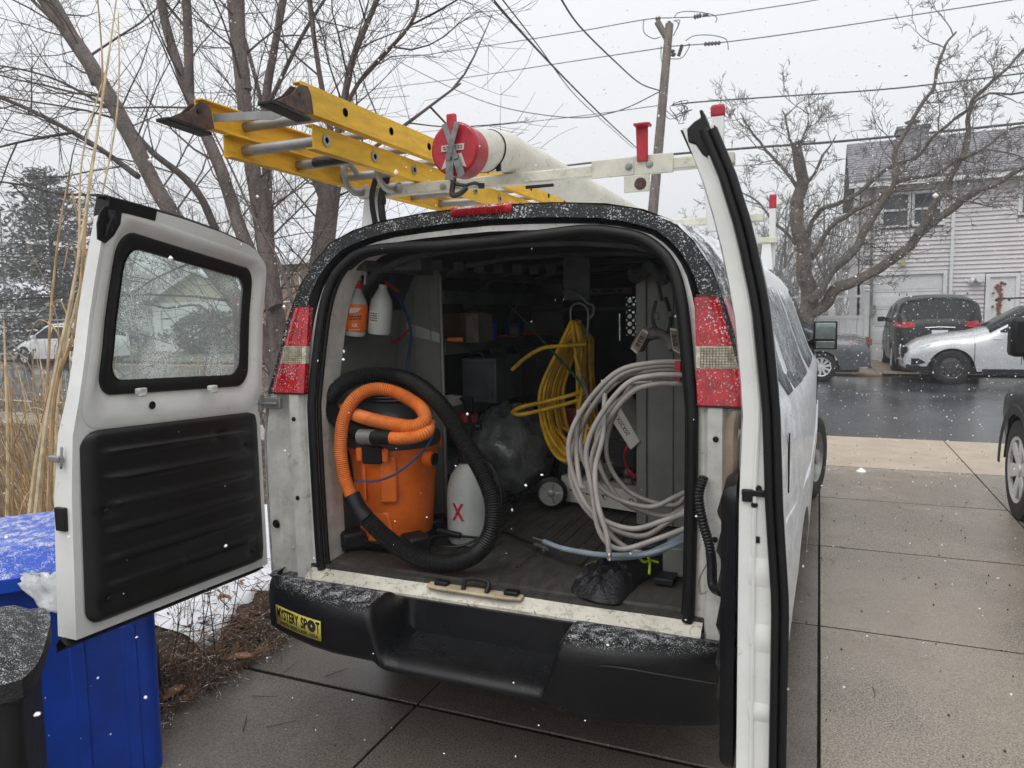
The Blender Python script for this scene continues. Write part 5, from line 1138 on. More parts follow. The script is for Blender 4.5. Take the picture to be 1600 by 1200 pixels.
b = MB(); q = U(893, 655, Y=1.4); b.box(q, (.07, .06, .13)); o = b.build('paint_tin', 'label_red', None, bevel=.01); tagp(o, 'dark red container glimpsed through the yellow hose', 'container')
# grey plastic tubing, big loops
GT = thing('grey_tubing', 'large loose coil of grey plastic tubing hung at the right side of the opening', 'tubing', (.5, .4, 1.0))
rnd = random.Random(12)
loops = [(889, 690, 985, 826, .28, 566, 790), (893, 712, 1000, 838, .34, 572, 772), (908, 676, 1012, 792, .46, 578, 752), (916, 705, 968, 858, .22, 586, 812), (932, 684, 1035, 806, .50, 592, 776), (924, 722, 1010, 866, .30, 600, 824), (948, 690, 1050, 790, .56, 575, 742)]
for i, (lx, ly, bx_, by, Y, ty, ry) in enumerate(loops):
    P = pt([(1066, ty, Y+.05), (1020, ty+1, Y+.02), (lerp(lx, 1066, .42), ty+16+rnd.uniform(-4, 4), Y), (lerp(lx, 1066, .14), lerp(ty, ly, .55), Y), (lx, ly, Y-.01), (lx+6+rnd.uniform(-3, 5), lerp(ly, by, .42), Y-.02), (lerp(lx, bx_, .40), lerp(ly, by, .82), Y-.03), (bx_, by, Y-.03), (lerp(bx_, 1100, .5), lerp(by, ry, .40), Y), (1105, ry, Y+.10)], 8)
    b = MB(); b.tube(P, .0105, 9); b.build('tube_loop', 'grey_tube', GT, smooth=60)
for L in ([(1050, 570, .42), (1010, 574, .4), (975, 588, .38), (962, 594, .36)], [(945, 615, .3), (942, 680, .24), (930, 735, .2), (935, 790, .16), (948, 835, .14), (952, 868, .13)], [(905, 640, .32), (900, 700, .3), (906, 752, .26), (912, 762, .26)]):
    b = MB(); b.tube(pt(L, 8), .0104, 9); b.build('tube_end', 'grey_tube', GT, smooth=60)
for L in ([(962, 594, .36), (940, 596, .36)], [(941, 680, .0+.24), (944, 690, .24)], [(952, 862, .13), (953, 876, .12)], [(1018, 596, .4), (980, 600, .38)]):
    b = MB(); P = pt(L, 6); b.tube(P, [.009 if (i//2) % 2 else .006 for i in range(len(P))], 8); b.build('hose_barb', 'brass', GT)
b = MB(); q = U(1060, 573, Y=.3); b.bx(q.x-.01, q.x+.01, .28, .34, q.z-.05, q.z+.02); b.build('red_tie', 'red_cord', GT)
BT = thing('pale_blue_tubing', 'pale blue-grey tube with brass end lying on the floor in front of the grey coil', 'tubing', (.4, .3, .72))
b = MB(); b.tube(pt([(850, 846, .42), (880, 857, .36), (940, 867, .26), (1000, 866, .22), (1040, 856, .24), (1100, 828, .34)], 8), .011, 9); b.tube(pt([(950, 872, .25), (1000, 868, .24), (1050, 848, .26), (1100, 815, .34)], 8), .011, 9); b.build('tube', 'blue_tube', BT)
b = MB(); b.tube(pt([(833, 840, .45), (851, 846, .42)]), .004, 6); b.tube(pt([(906, 861, .32), (924, 865, .29)]), .0118, 9); b.build('end_fitting', 'brass', BT)
AW = thing('valve_wand', 'black hose with a clear quick-connect lying on the van floor', 'hose', (-.1, .6, .69))
b = MB(); b.tube(pt([(775, 828, .72), (800, 836, .62), (838, 852, .46)], 6), .006, 8); b.build('hose', 'black_hose', AW); b = MB(); b.tube(pt([(836, 850, .47), (856, 858, .40)], 4), .009, 10); b.tube(pt([(848, 850, .44), (850, 862, .41)], 4), .006, 8); b.build('connector', 'plastic_bag', AW)
# two strapped boots (knee pads) hung by the cabinet
KP = thing('strap_pads', 'pair of worn grey pads with banded straps hanging by the cabinet top', 'pads', (.6, .6, 1.6))
def padband(L, r, m, nm, fl=.35):
    b = MB(); b.tube(pt(L, 8), r, 10, sq=fl); return b.build(nm, m, KP)
b = MB(); b.tube(pt([(996, 545, .62), (1004, 530, .61), (1016, 517, .62)], 6), .040, 14, sq=.6); b.build('pad', 'tan_leather', KP, smooth=60)
b = MB(); b.tube(pt([(1008, 524, .62), (1030, 521, .60), (1048, 532, .57), (1056, 545, .56)], 6), [.030+.008*math.sin(i*.5) for i in range(19)], 12, sq=.7); b.build('pad', 'grey_fabric', KP, smooth=60)
def padplate(A, B_, C_, D_, y):
    q = [U(*p, Y=y) for p in (A, B_, C_, D_)]; m_ = (q[0]+q[1]+q[2]+q[3])/4
    b = MB(); b.slab(q, (0, .008, 0)); pl = b.build('strap_band', 'white_plastic', KP, bevel=.006)
    b = MB(); b.slab([m_+(p-m_)*.80+Vector((0, -.002, 0)) for p in q], (0, .003, 0)); b.build('band_inlay', 'tan_leather', pl, bevel=.003)
    text_obj('lettering', 'B-LG', 'ink', frameM(m_+Vector((0, -.004, 0)), q[1]-q[0], q[3]-q[0]), .022, pl, bold=.001)
padplate((985, 545), (1004, 513), (1014, 519), (995, 554), .565); padplate((1046, 512), (1051, 548), (1063, 554), (1058, 514), .50)
b = MB()
for L in ([(1025, 470, .8), (1020, 500, .75), (1028, 520, .65)], [(1040, 465, .8), (1048, 495, .7), (1045, 520, .6)], [(1028, 440, .85), (1034, 470, .8)]): b.tube(pt(L, 6), .009, 8, sq=.4)
b.build('strap', 'interior_metal', KP)
for u, v in ((1026, 494), (1046, 492)):
    b = MB(); b.box(U(u, v, Y=.7), (.022, .008, .03)); b.build('buckle', 'grey_fabric', KP, bevel=.003)
RG = thing('crumpled_cloth', 'dark crumpled cloth stuffed along the right roof rail', 'cloth', (.55, .7, 1.93))
b = MB(); rows = []
for j in range(13):
    p = lerp(0, 1, j/12); c = U(lerp(985, 1045, p), 425+8*math.sin(p*9), Y=lerp(.95, .55, p)); rows.append([c+Vector((.0, math.cos(a)*.05, math.sin(a)*.03))*(1+.6*mnoise.noise((p*6, math.cos(a)*2, math.sin(a)*2))) for a in [2*math.pi*i/14 for i in range(14)]])
b.grid(rows, closed=True, cap=True); b.build('cloth', 'interior_metal', RG, smooth=50)
# folded black jacket/bag with neon cord
BB = thing('black_bag', 'crumpled black fabric bag with neon yellow cord lying on the van floor', 'bag', (.45, .22, FZ))
A0, A1 = U(905, 922, Z=FZ+.03), U(1020, 868, Z=FZ+.03); ax = (A1-A0).normalized(); L_ = (A1-A0).length; sd_ = Vector((-ax.y, ax.x, 0))
ol = spline([U(u, v, Z=FZ+.004) for u, v in ((893, 924), (898, 910), (915, 893), (945, 876), (985, 866), (1022, 866), (1038, 878), (1028, 893), (1002, 908), (988, 926), (962, 943), (925, 938))], 5, True)[:-1]
cb_ = sum(ol, Vector())/len(ol); b = MB(); rows = []
for j in range(13):
    f = j/12; row = []
    for i, p in enumerate(ol):
        q = cb_.lerp(p, f); along = (q-cb_).dot(ax); across = (q-cb_).dot(sd_)
        fold = .045*abs(mnoise.noise((along*11+across*5, across*24, 1)))+.028*abs(mnoise.noise((along*28, across*34, 7)))+.030*max(0, math.sin(across*46+along*9))**3
        row.append(Vector((q.x, q.y, FZ+.002+(1-f**5)*(.030+fold))))
    rows.append(row)
rows[0] = [Vector((cb_.x, cb_.y, rows[1][0].z))]*len(ol)
b.grid(rows, closed=True); b.build('bag', 'black_fabric', BB, smooth=35)
b = MB(); b.tube([A0+ax*(L_*s_)+sd_*(.035+.03*math.sin(s_*5))+Vector((0, 0, .044)) for s_ in [k/16 for k in range(4, 15)]], .0018, 5); b.build('piping', 'grey_fabric', BB)
for L in ([(918, 893, .24), (930, 884, .28), (942, 878, .30), (952, 877, .32)], [(1000, 872, .32), (1008, 880, .31), (1018, 878, .33), (1030, 881, .35)], [(1013, 870, .33), (1017, 880, .31), (1016, 899, .27)]):
    b = MB(); b.tube([p+Vector((0, -.02, .012)) for p in pt(L, 6)], .005, 7); b.build('neon_cord', 'neon', BB)
BS = thing('small_case', 'small dark case with metal clip behind the black bag', 'case', (.5, .6, FZ))
b = MB(); q = U(1022, 856, Z=FZ+.04); b.tube([q+Vector((-.06, -.02, 0)), q+Vector((.07, .03, .01))], .035, 12, sq=.8); b.build('body', 'black_fabric', BS); b = MB(); b.box(q+Vector((-.05, -.02, .0)), (.015, .06, .05)); b.build('clip', 'aluminium', BS, bevel=.003)
GB = thing('grey_floor_box', 'low grey box on the van floor beside the right pillar', 'box', (.66, .45, FZ))
b = MB(); b.bx(.60, .74, .35, .62, FZ, .79); b.build('body', 'grey_steel', GB, bevel=.006); b = MB(); b.bx(.59, .66, .25, .34, FZ, .70); b.build('foot', 'black_plastic', GB, bevel=.004)
# clutter glimpsed high in the dark: bracket row on the left ceiling edge
for k in range(7):
    b = MB(); x, y = lerp(-.56, -.28, k/6), .75+.14*k; b.box((x, y, 1.93), (.055, .03, .05)); b.build('roof_clip', 'interior_metal', VAN, bevel=.004)
HAZE = .0035

# ------------------------------------------------------------------ wheelie bins
def bin_(name, lab, cx, cy, rz, wd, dp, h, mb, ml, lidh):
    t = thing(name, lab, 'bin', (cx, cy, 0), rz); b = MB(); rows = []
    for z, s in ((.0, .965), (.25, .975), (h*.72, .985), (h*.74, .985), (h-.02, 1.0), (h, 1.0)):
        r = .05; row = []
        for (sx, sy, a0) in ((1, -1, 270), (1, 1, 0), (-1, 1, 90), (-1, -1, 180)):
            for k in range(5):
                th = rad(a0+90*k/4); row.append(Vector((sx*(wd/2*s-r)+r*math.cos(th), sy*(dp/2*s-r)+r*math.sin(th), z)))
        rows.append(row)
    b.grid(rows, closed=True, cap=True); bo = b.build('tub', mb, t, local=True, smooth=50)
    for k in range(4):
        x = lerp(-.30, .30, k/3)*wd*1.2; b = MB(); b.slab([(x-.022, -dp/2*.965-.006, .02), (x+.022, -dp/2*.965-.006, .02), (x+.026, -dp/2*.985-.006, h*.71), (x-.026, -dp/2*.985-.006, h*.71)], (0, .012, 0)); b.build('moulded_rib', mb, bo, local=True, bevel=.006)
    b = MB(); 
    for sx in (-1, 1): b.bx(sx*wd/2-.012, sx*wd/2+.012, -dp/2, dp/2, h-.05, h)
    b.bx(-wd/2, wd/2, -dp/2-.014, -dp/2+.01, h-.05, h); b.build('rim', mb, t, local=True, bevel=.008)
    b = MB(); rows = []; nx, ny = 16, 18; W2, D2 = wd/2+.03, dp/2+.04
    for j in range(ny+1):
        v = -1+2*j/ny; row = []
        for i in range(nx+1):
            u = -1+2*i/nx; e = max(abs(u), abs(v)); x = u*W2*math.sqrt(1-.16*v**4)*1.02; y = v*D2*math.sqrt(1-.16*u**4)*1.02
            st = 1 if e < .74 else max(0, 1-(e-.74)/.12); st = st*st*(3-2*st)
            row.append(Vector((x, y, h+.012+lidh*.35*(1-e**4)+lidh*.5*st+.012*math.exp(-((abs(u)-.0)/.06)**2)*(1 if v > -.6 else 0)*0)))
        rows.append(row)
    b.grid(rows)
    per = [rows[0][i] for i in range(nx+1)]+[rows[j][nx] for j in range(1, ny+1)]+[rows[ny][i] for i in range(nx-1, -1, -1)]+[rows[j][0] for j in range(ny-1, 0, -1)]
    n = len(per); b.add(per+[p-Vector((0, 0, .045)) for p in per], [(k, (k+1) % n, n+(k+1) % n, n+k) for k in range(n)])
    ld = b.build('lid', ml, t, local=True, smooth=50)
    b = MB(); b.tube([(-wd/2+.05, dp/2+.04, h-.02), (wd/2-.05, dp/2+.04, h-.02)], .014, 10); b.build('handle', mb, t, local=True)
    for sx in (-1, 1): wheel(t, (sx*(wd/2-.02), dp/2-.03, .11), .11, .05, 'dark', local=True, side=sx)
    return t
fx_, fy_ = Vector((.64, .77, 0)).normalized(), Vector((-.77, .64, 0)).normalized()
cB = Vector((-1.098, -.505, 0))-fx_*.34+fy_*.36
bin_('recycling_bin', 'blue wheelie bin with snow-dusted lid standing behind the open left van door', cB.x, cB.y, math.atan2(fx_.y, fx_.x), .68, .70, .83, 'bin_blue', 'bin_blue_lid', .085)
cK = U(82, 1000, D=1.75); cK = Vector((cK.x, cK.y, 0))-fx_*.385+fy_*.24
bin_('rubbish_bin', 'black wheelie bin with snow-specked lid in front of the blue bin', cK.x, cK.y, math.atan2(fx_.y, fx_.x), .62, .44, .845, 'bin_black', 'bin_black_lid', .06)
b = MB(); rows = []
for j in range(13):
    s_ = j/12; c = U(lerp(30, 108, s_), lerp(906, 920, s_), D=2.40); row = []
    for i in range(9):
        a = i/8; row.append(c+Vector((0, 0, -.16*a*min(1, .15+s_*2)*.6+.03*(1-a)*s_))+fy_*(.07*(1-a))*1+Vector((.012*mnoise.noise((s_*6, a*4, 1)), .02*mnoise.noise((s_*7, a*5, 2)), .015*mnoise.noise((s_*8, a*5, 3)))))
    rows.append(row)
b.grid(rows); o = b.build('bin_liner', 'film_bag', None, smooth=60, solid=.002); tagp(o, 'snowy clear plastic liner sticking out under the blue bin lid', 'bag')

# ------------------------------------------------------------------ dried reeds, litter, weeds at the bed
RD = random.Random(21)
def stalk(b, p, tip, r, bend=.15, rnd=RD):
    p, tip = Vector(p), Vector(tip); m = (p+tip)/2+Vector((rnd.uniform(-bend, bend), rnd.uniform(-bend, bend), bend*.6)); b.tube(spline([p, m, tip], 6), r, 5, r1=r*.35)
RC = thing('reed_clump', 'clump of tall dry straw-coloured reeds beside the left van door', 'reeds', (-3.0, .7, .1))
tall = [[(50, 860), (75, 640), (118, 430), (165, 120), (183, -10)], [(75, 860), (85, 620), (120, 500), (138, 300), (160, 140), (152, -10)], [(40, 860), (60, 700), (95, 560), (122, 400), (128, 250), (165, 110)], [(60, 860), (72, 650), (80, 480), (97, 330), (112, 270)], [(10, 860), (12, 700), (8, 560), (6, 500)], [(20, 860), (18, 660), (6, 540)], [(85, 850), (92, 600), (120, 470), (180, 200), (185, 20)]]
for i, L in enumerate(tall):
    D = 3.5+.12*i; b = MB(); b.tube(spline([U(x, y, D=D) for x, y in L], 6), (.0125 if i < 3 else .010), 6, r1=.003); b.build('stalk', 'reed' if i % 2 else 'reed_pale', RC)
for i, L in enumerate([[(64, 660), (78, 600), (92, 520), (70, 440), (40, 380)], [(96, 560), (90, 520), (60, 500), (40, 540)], [(80, 480), (95, 470), (112, 520), (116, 560)], [(100, 420), (112, 380), (130, 470)], [(20, 700), (45, 640), (80, 650), (98, 690)], [(112, 300), (140, 420), (147, 470)]]):
    b = MB(); b.tube(spline([U(x, y, D=3.5+.05*i) for x, y in L], 6), .007, 5, r1=.002, sq=.5); b.build('dry_leaf', 'reed', RC)
for k in range(420):
    a = RD.uniform(0, 6.28); rr = RD.uniform(.02, .75); p = Vector((-3.15+rr*math.cos(a)*1.2, .75+rr*math.sin(a)*.8, .08)); h = RD.uniform(.45, 1.5); ln = RD.uniform(.1, .55)
    tip = p+Vector((math.cos(a)*ln*1.2, math.sin(a)*ln, h)); b = MB()
    if k % 3 == 0: b.tube(spline([p, p+Vector((math.cos(a)*ln*.4, math.sin(a)*ln*.4, h*.8)), p+Vector((math.cos(a)*ln, math.sin(a)*ln, h*.95)), p+Vector((math.cos(a)*ln*1.5, math.sin(a)*ln*1.5, h*.55))], 5), .005, 4, r1=.001, sq=.4)
    else: b.tube(spline([p, (p+tip)/2+Vector((0, 0, .1)), tip], 5), RD.uniform(.003, .007), 4, r1=.001, sq=.5)
    b.build('reed_blade', 'reed' if k % 4 else 'reed_pale', RC)
# litter of twigs, stems and leaves along the driveway edge
b = MB()
for k in range(2600):
    x = -1.38-abs(RD.gauss(0, .24)); y = RD.uniform(-.9, 2.4); z = (bedz(x, y) if x < -1.455 else .003)+.008; a = RD.uniform(0, 6.28); L = RD.uniform(.04, .32)
    p = Vector((x, y, z)); d = Vector((math.cos(a), math.sin(a), RD.uniform(-.05, .35)))
    if x+d.x*L > -1.25: d.x *= -1
    q1_ = p+d*L*.5+Vector((RD.uniform(-.06, .06), RD.uniform(-.06, .06), RD.uniform(.0, .07))); q2_ = p+d*L; q2_.z = max(q2_.z-.03, z)
    b.tube([p, q1_, q2_], RD.uniform(.0012, .004), 3, r1=.0008, cap=False)
b.build('garden_litter', 'litter', None, kind='stuff', fixn=False)
b = MB()
for k in range(500):
    x = -1.42-abs(RD.gauss(0, .35)); y = RD.uniform(-.9, 2.4); z = (bedz(x, y) if x < -1.455 else .003)+.01; a = RD.uniform(0, 6.28); L = RD.uniform(.05, .25)
    p = Vector((x, y, z)); q2_ = p+Vector((-abs(math.cos(a))*L if x > -1.6 else math.cos(a)*L, math.sin(a)*L, RD.uniform(0, .08)))
    b.tube([p, (p+q2_)/2+Vector((0, 0, .03)), q2_], RD.uniform(.001, .003), 3, r1=.0008, cap=False)
b.build('fallen_twigs', 'litter', None, kind='stuff', fixn=False)
b = MB()
for k in range(260):
    x = -1.42-abs(RD.gauss(0, .35)); y = RD.uniform(-.8, 2.4); z = (bedz(x, y) if x < -1.455 else .003)+.02; M = Matrix.Rotation(RD.uniform(0, 6.3), 3, 'Z') @ Matrix.Rotation(RD.uniform(-.7, .7), 3, 'X'); s_ = RD.uniform(.02, .05)
    P = [Vector((x, y, z))+M @ Vector(q)*s_ for q in ((-1, 0, .1), (-.3, .5, -.05), (.5, .4, .1), (1.1, 0, .35), (.5, -.4, .1), (-.3, -.5, -.05))]; b.add(P, [tuple(range(6))])
b.build('fallen_leaves', 'dead_leaf', None, kind='stuff', fixn=False, smooth=0)
# a few larger curled leaves that can be picked out, twigs on the driveway
for i, (u, v, lab) in enumerate(((376, 1030, 'large curled orange-brown leaf at the driveway edge near the bumper'), (272, 1085, 'curled brown leaf beside the blue bin on the driveway edge'))):
    c = U(u, v, Z=.04); b = MB(); M = Matrix.Rotation(.6+i, 3, 'Z'); rows = []
    for j in range(9):
        s_ = -1+j/4; wd = .035*math.sqrt(max(.02, 1-s_*s_)); rows.append([c+M @ Vector((s_*.07, math.cos(t)*wd, math.sin(t)*wd*.9)) for t in [lerp(.2, 2.6, k/6) for k in range(7)]])
    b.grid(rows); o = b.build('dead_leaf', 'dead_leaf', None, solid=.001); tagp(o, lab, 'leaf')
for i in range(5):
    t_ = [(-.95, .35, 1.1), (-1.12, .05, .3), (-1.05, -.15, 2.2), (-.9, -.1, .8), (-1.2, .32, 1.7)][i]; b = MB(); d = Vector((math.cos(t_[2]), math.sin(t_[2]), 0))*.06
    c = Vector((t_[0], t_[1], .006)); b.tube([c-d, c+Vector((.006, -.004, .003)), c+d], .0022, 4, r1=.001); o = b.build('small_twig', 'twig', None); tagp(o, ['twig on the concrete nearest the bumper sticker', 'twig lying closest to the blue bin', 'twig nearest the bottom edge of the picture', 'twig below the left end of the bumper, pointing at the step', 'twig against the leaf litter at the slab edge'][i], 'twig', 'twigs on the driveway')
b = MB()
for k in range(60):
    x, y = RD.uniform(1.15, 4.0), RD.uniform(-1, 7.5); a = RD.uniform(0, 6.28); L = RD.uniform(.01, .05); d = Vector((math.cos(a), math.sin(a), 0))*L; c = Vector((x, y, .006)); b.tube([c-d, c+Vector((.006, .004, .002)), c+d], .0018, 3, r1=.001, cap=False)
for k in range(500):
    x, y = RD.uniform(-.9, 4.0), RD.uniform(-1.5, 7.5); b.box((x, y, .004), (RD.uniform(.003, .008),)*3, RD.uniform(0, 3))
b.build('driveway_debris', 'twig', None, kind='stuff', fixn=False, smooth=0)
for i in range(9):   # thin upright weeds by the bumper
    u, v = [(290, 1010), (300, 1030), (312, 985), (275, 990), (335, 1000), (345, 975), (318, 1010), (268, 1020), (360, 960)][i]; c = U(u, v, Z=.12); b = MB(); tp_ = c+Vector((RD.uniform(-.1, .12), RD.uniform(-.05, .05), RD.uniform(.22, .45)))
    b.tube(spline([c-Vector((0, 0, .05)), (c+tp_)/2+Vector((.02, 0, 0)), tp_], 5), .0035, 5, r1=.001)
    for k in range(3): q = c.lerp(tp_, .4+.2*k); b.tube([q, q+Vector((RD.uniform(-.1, .1), RD.uniform(-.05, .05), .09))], .0015, 4, r1=.0008)
    o = b.build('dry_weed', 'twig', None); tagp(o, ['weed stem midway between the blue bin and the bumper', 'weed stem rising from the litter edge', 'weed stem against the brightest snow', 'weed stem right beside the blue bin', 'weed stem nearest the rear bumper', 'weed stem behind the large curled leaf', 'weed stem left of the large curled leaf', 'bent weed stem touching the blue bin edge', 'farthest weed stem under the door corner'][i], 'weed', 'weeds in the snowy bed')

# ------------------------------------------------------------------ trees
def rv(r): return Vector((r.uniform(-1, 1), r.uniform(-1, 1), r.uniform(-1, 1)))
def grow(b, p, d, L, r, lvl, rnd, up=.15, wig=.28, kids=(4, 6), seg=3, minr=.0025):
    n = 5 if lvl > 0 else 4; P = [p.copy()]; q = p.copy(); dd = d.normalized()
    for i in range(n):
        dd = (dd+rv(rnd)*wig+Vector((0, 0, up))*.5).normalized(); q = q+dd*(L/n); P.append(q.copy())
    b.tube(P, r, seg, r1=max(minr*.6, r*.3), cap=False)
    if lvl <= 0: return
    for k in range(rnd.randint(*kids)):
        t = rnd.uniform(.2, 1)*n; i = min(int(t), n-1); c = P[i].lerp(P[i+1], t-i); ax = (P[i+1]-P[i]).normalized(); side = ax.cross(rv(rnd)).normalized()
        grow(b, c, ax*rnd.uniform(.5, 1)+side*rnd.uniform(.5, 1.0), L*rnd.uniform(.4, .68), max(minr, r*(1-t/n*.6)*.5), lvl-1, rnd, up, wig, kids, seg, minr)
def limb_twigs(b, P, rs, rnd, step, L, lvl, r, **k):
    Q = resample(P, step); 
    for i, c in enumerate(Q[1:]):
        f = (i+1)/len(Q); ax = (Q[min(i+2, len(Q)-1)]-Q[max(i, 0)]); ax = ax.normalized() if ax.length > 1e-6 else Vector((0, 0, 1)); side = ax.cross(rv(rnd)).normalized()
        grow(b, c, side*.9+ax*rnd.uniform(.1, .8)+Vector((0, 0, .2)), L*rnd.uniform(.5, 1.15)*(1-.3*f), r*rnd.uniform(.6, 1.1), lvl, rnd, **k)
def tree(name, lab, stems, m, tw, rnd, cat='tree', step=.35, L=1.0, lvl=2, r=.009, kids=(3, 5), up=.15, wig=.28, seg=10, group=None, stepmap=None, minr=.0025, gn=0):
    base = stems[0][0][0]; t = thing(name, lab, cat, (base.x, base.y, 0), group=group); tb = MB()
    for i, (P, r0, r1) in enumerate(stems):
        S_ = spline(P, 6); n = len(S_)
        if gn: S_ = [p+Vector((mnoise.noise(p*1.1), mnoise.noise(p*1.1+Vector((9, 0, 0))), mnoise.noise(p*1.1+Vector((0, 9, 0)))))*gn*2+Vector((mnoise.noise(p*3), 0, mnoise.noise(p*3+Vector((5, 5, 5)))))*gn*.6 for p in S_]
        rs = [max(.004, lerp(r0, r1, k/(n-1))*(1+.12*mnoise.noise((S_[k].x*2, S_[k].y*2, S_[k].z*2.3)))) for k in range(n)]
        b = MB(); b.tube(S_, rs, seg if r0 > .03 else 6); b.build('trunk' if i == 0 else 'limb', m, t, smooth=60)
        limb_twigs(tb, S_, rs, rnd, step, L, lvl, r, kids=kids, up=up, wig=wig, minr=minr)
    o = tb.build('twigs', tw, t, kind='stuff', fixn=False, smooth=0); return t
def pl_(L, Y): return [U(x, y, Y=Y) for x, y in L]
r1_ = random.Random(5)
base = U(432, 640, Y=3.2); gb = Vector((base.x+.02, 3.2, .0))
st = [([gb, base]+pl_([(438, 560), (425, 450), (402, 310), (378, 130), (362, -30)], 3.2), 0.112, 0.056),
      (pl_([(440, 590), (392, 500), (335, 425), (255, 312), (205, 215), (150, 115), (92, 30), (40, -40)], 3.3), 0.095, 0.068),
      (pl_([(150, 130), (118, 60), (80, -10)], 3.3), 0.052, 0.032),
      (pl_([(430, 480), (380, 370), (345, 265), (308, 180), (288, 130), (262, 50), (245, -30)], 3.1), 0.073, 0.036),
      (pl_([(296, 150), (294, 60), (290, -30)], 3.1), 0.047, 0.036),
      (pl_([(385, 140), (376, 60), (374, -30)], 3.2), 0.052, 0.040)]
tree('maple_tree', 'multi-stemmed bare tree with purplish bark whose thickest stem leans left behind the open door', st, 'bark', 'twig', r1_, step=.30, L=2.3, lvl=2, r=.015, kids=(3, 5), wig=.15, up=.08)
r2_ = random.Random(6)
st = [([Vector((U(500, 480, Y=3.8).x, 3.8, 0))]+pl_([(500, 480), (506, 380), (514, 310), (518, 282), (521, 262)], 3.8), .135, .10), (pl_([(518, 290), (524, 240), (535, 170), (552, 90), (585, 10), (600, -30)], 3.8), .045, .022),
      (pl_([(512, 330), (492, 278), (488, 266)], 3.8), .05, .03), (pl_([(520, 300), (545, 262), (640, 190), (720, 130)], 3.6), .03, .008), (pl_([(524, 240), (500, 120), (480, -20)], 3.9), .035, .02), (pl_([(525, 215), (560, 130), (640, 40), (655, -20)], 3.8), .025, .012)]
tree('pollarded_tree', 'knobbly bare tree with a cut-back trunk directly above the left tail lamp', st, 'bark', 'twig', r2_, step=.26, L=1.7, lvl=2, r=.012, kids=(3, 5), wig=.16, up=.1)
r3_ = random.Random(8)
st = [([Vector((U(420, 420, Y=5).x, 5, 0))]+pl_([(425, 520), (422, 400), (418, 300), (416, 160), (428, 80), (446, -20)], 5.0), .08, .04), (pl_([(418, 200), (385, 70), (350, -20)], 5), .03, .015), (pl_([(417, 170), (470, 60), (520, -20)], 5), .03, .015)]
tree('slender_tree', 'slender pale grey bare tree between the leaning tree and the knobbly trunk', st, 'bark', 'twig', r3_, step=.30, L=2.2, lvl=2, r=.012, wig=.15)
r4_ = random.Random(9)
st = [([Vector((U(355, 460, Y=4.4).x, 4.4, 0))]+pl_([(370, 480), (327, 336), (290, 280), (235, 235), (190, 180), (140, 100), (110, 60), (30, -20)], 4.4), .055, .02), (pl_([(216, 276), (160, 235), (114, 207), (60, 178), (0, 152), (-60, 130)], 4.2), .035, .02), (pl_([(192, 182), (100, 130), (40, 110), (-20, 100)], 4.4), .02, .01), (pl_([(150, 305), (90, 302), (30, 288), (-40, 280)], 4.0), .018, .012), (pl_([(114, 207), (40, 220), (-20, 235)], 4.0), .02, .01)]
tree('arching_tree', 'thin bare tree arching far over to the left with long drooping side branches', st, 'bark_dark', 'twig', r4_, step=.26, L=1.9, lvl=2, r=.011, kids=(3, 4), wig=.16, up=.05)
# sapling branches in front of the door gap
r5_ = random.Random(11)
st = [([U(460, 480, Y=2.4), U(440, 420, Y=2.4), U(418, 375, Y=2.4), U(392, 330, Y=2.4), U(360, 260, Y=2.4), U(330, 200, Y=2.4)], .016, .006), (pl_([(418, 375), (470, 365), (520, 358)], 2.4), .006, .003), (pl_([(470, 470), (440, 400), (410, 350), (380, 240), (370, 150)], 2.5), .007, .003)]
t5 = tree('bare_sapling', 'thin reddish bare sapling just behind the left tail lamp', st, 'bark', 'twig', r5_, step=.22, L=.8, lvl=1, r=.005, kids=(2, 4))
b = MB(); b.tube(spline([U(460, 480, Y=2.4), Vector((U(468, 520, Y=2.4).x, 2.4, .8)), Vector((-2.3, 2.4, 0))], 5), .018, 7); b.build('stem', 'bark', t5)
# shrub branches left of the bin / across the door window
r6_ = random.Random(14)
st = [([Vector((-3.9, 2.0, 0)), U(330, 510, Y=2.0), U(250, 480, Y=2.0), U(190, 455, Y=2.0), U(120, 430, Y=2.0)], .014, .005), ([Vector((-3.9, 2.0, 0.05)), U(340, 520, Y=2.0), U(260, 560, Y=2.0), U(190, 590, Y=2.0)], .01, .004), ([Vector((-3.9, 2, .02)), U(110, 650, Y=2.0), U(50, 625, Y=2.0), U(-20, 605, Y=2.0)], .010, .007)]
tree('bare_shrub', 'low bare shrub of thin branches seen through the door window', st, 'bark', 'twig', r6_, step=.18, L=.7, lvl=1, r=.005, kids=(2, 4), cat='shrub')
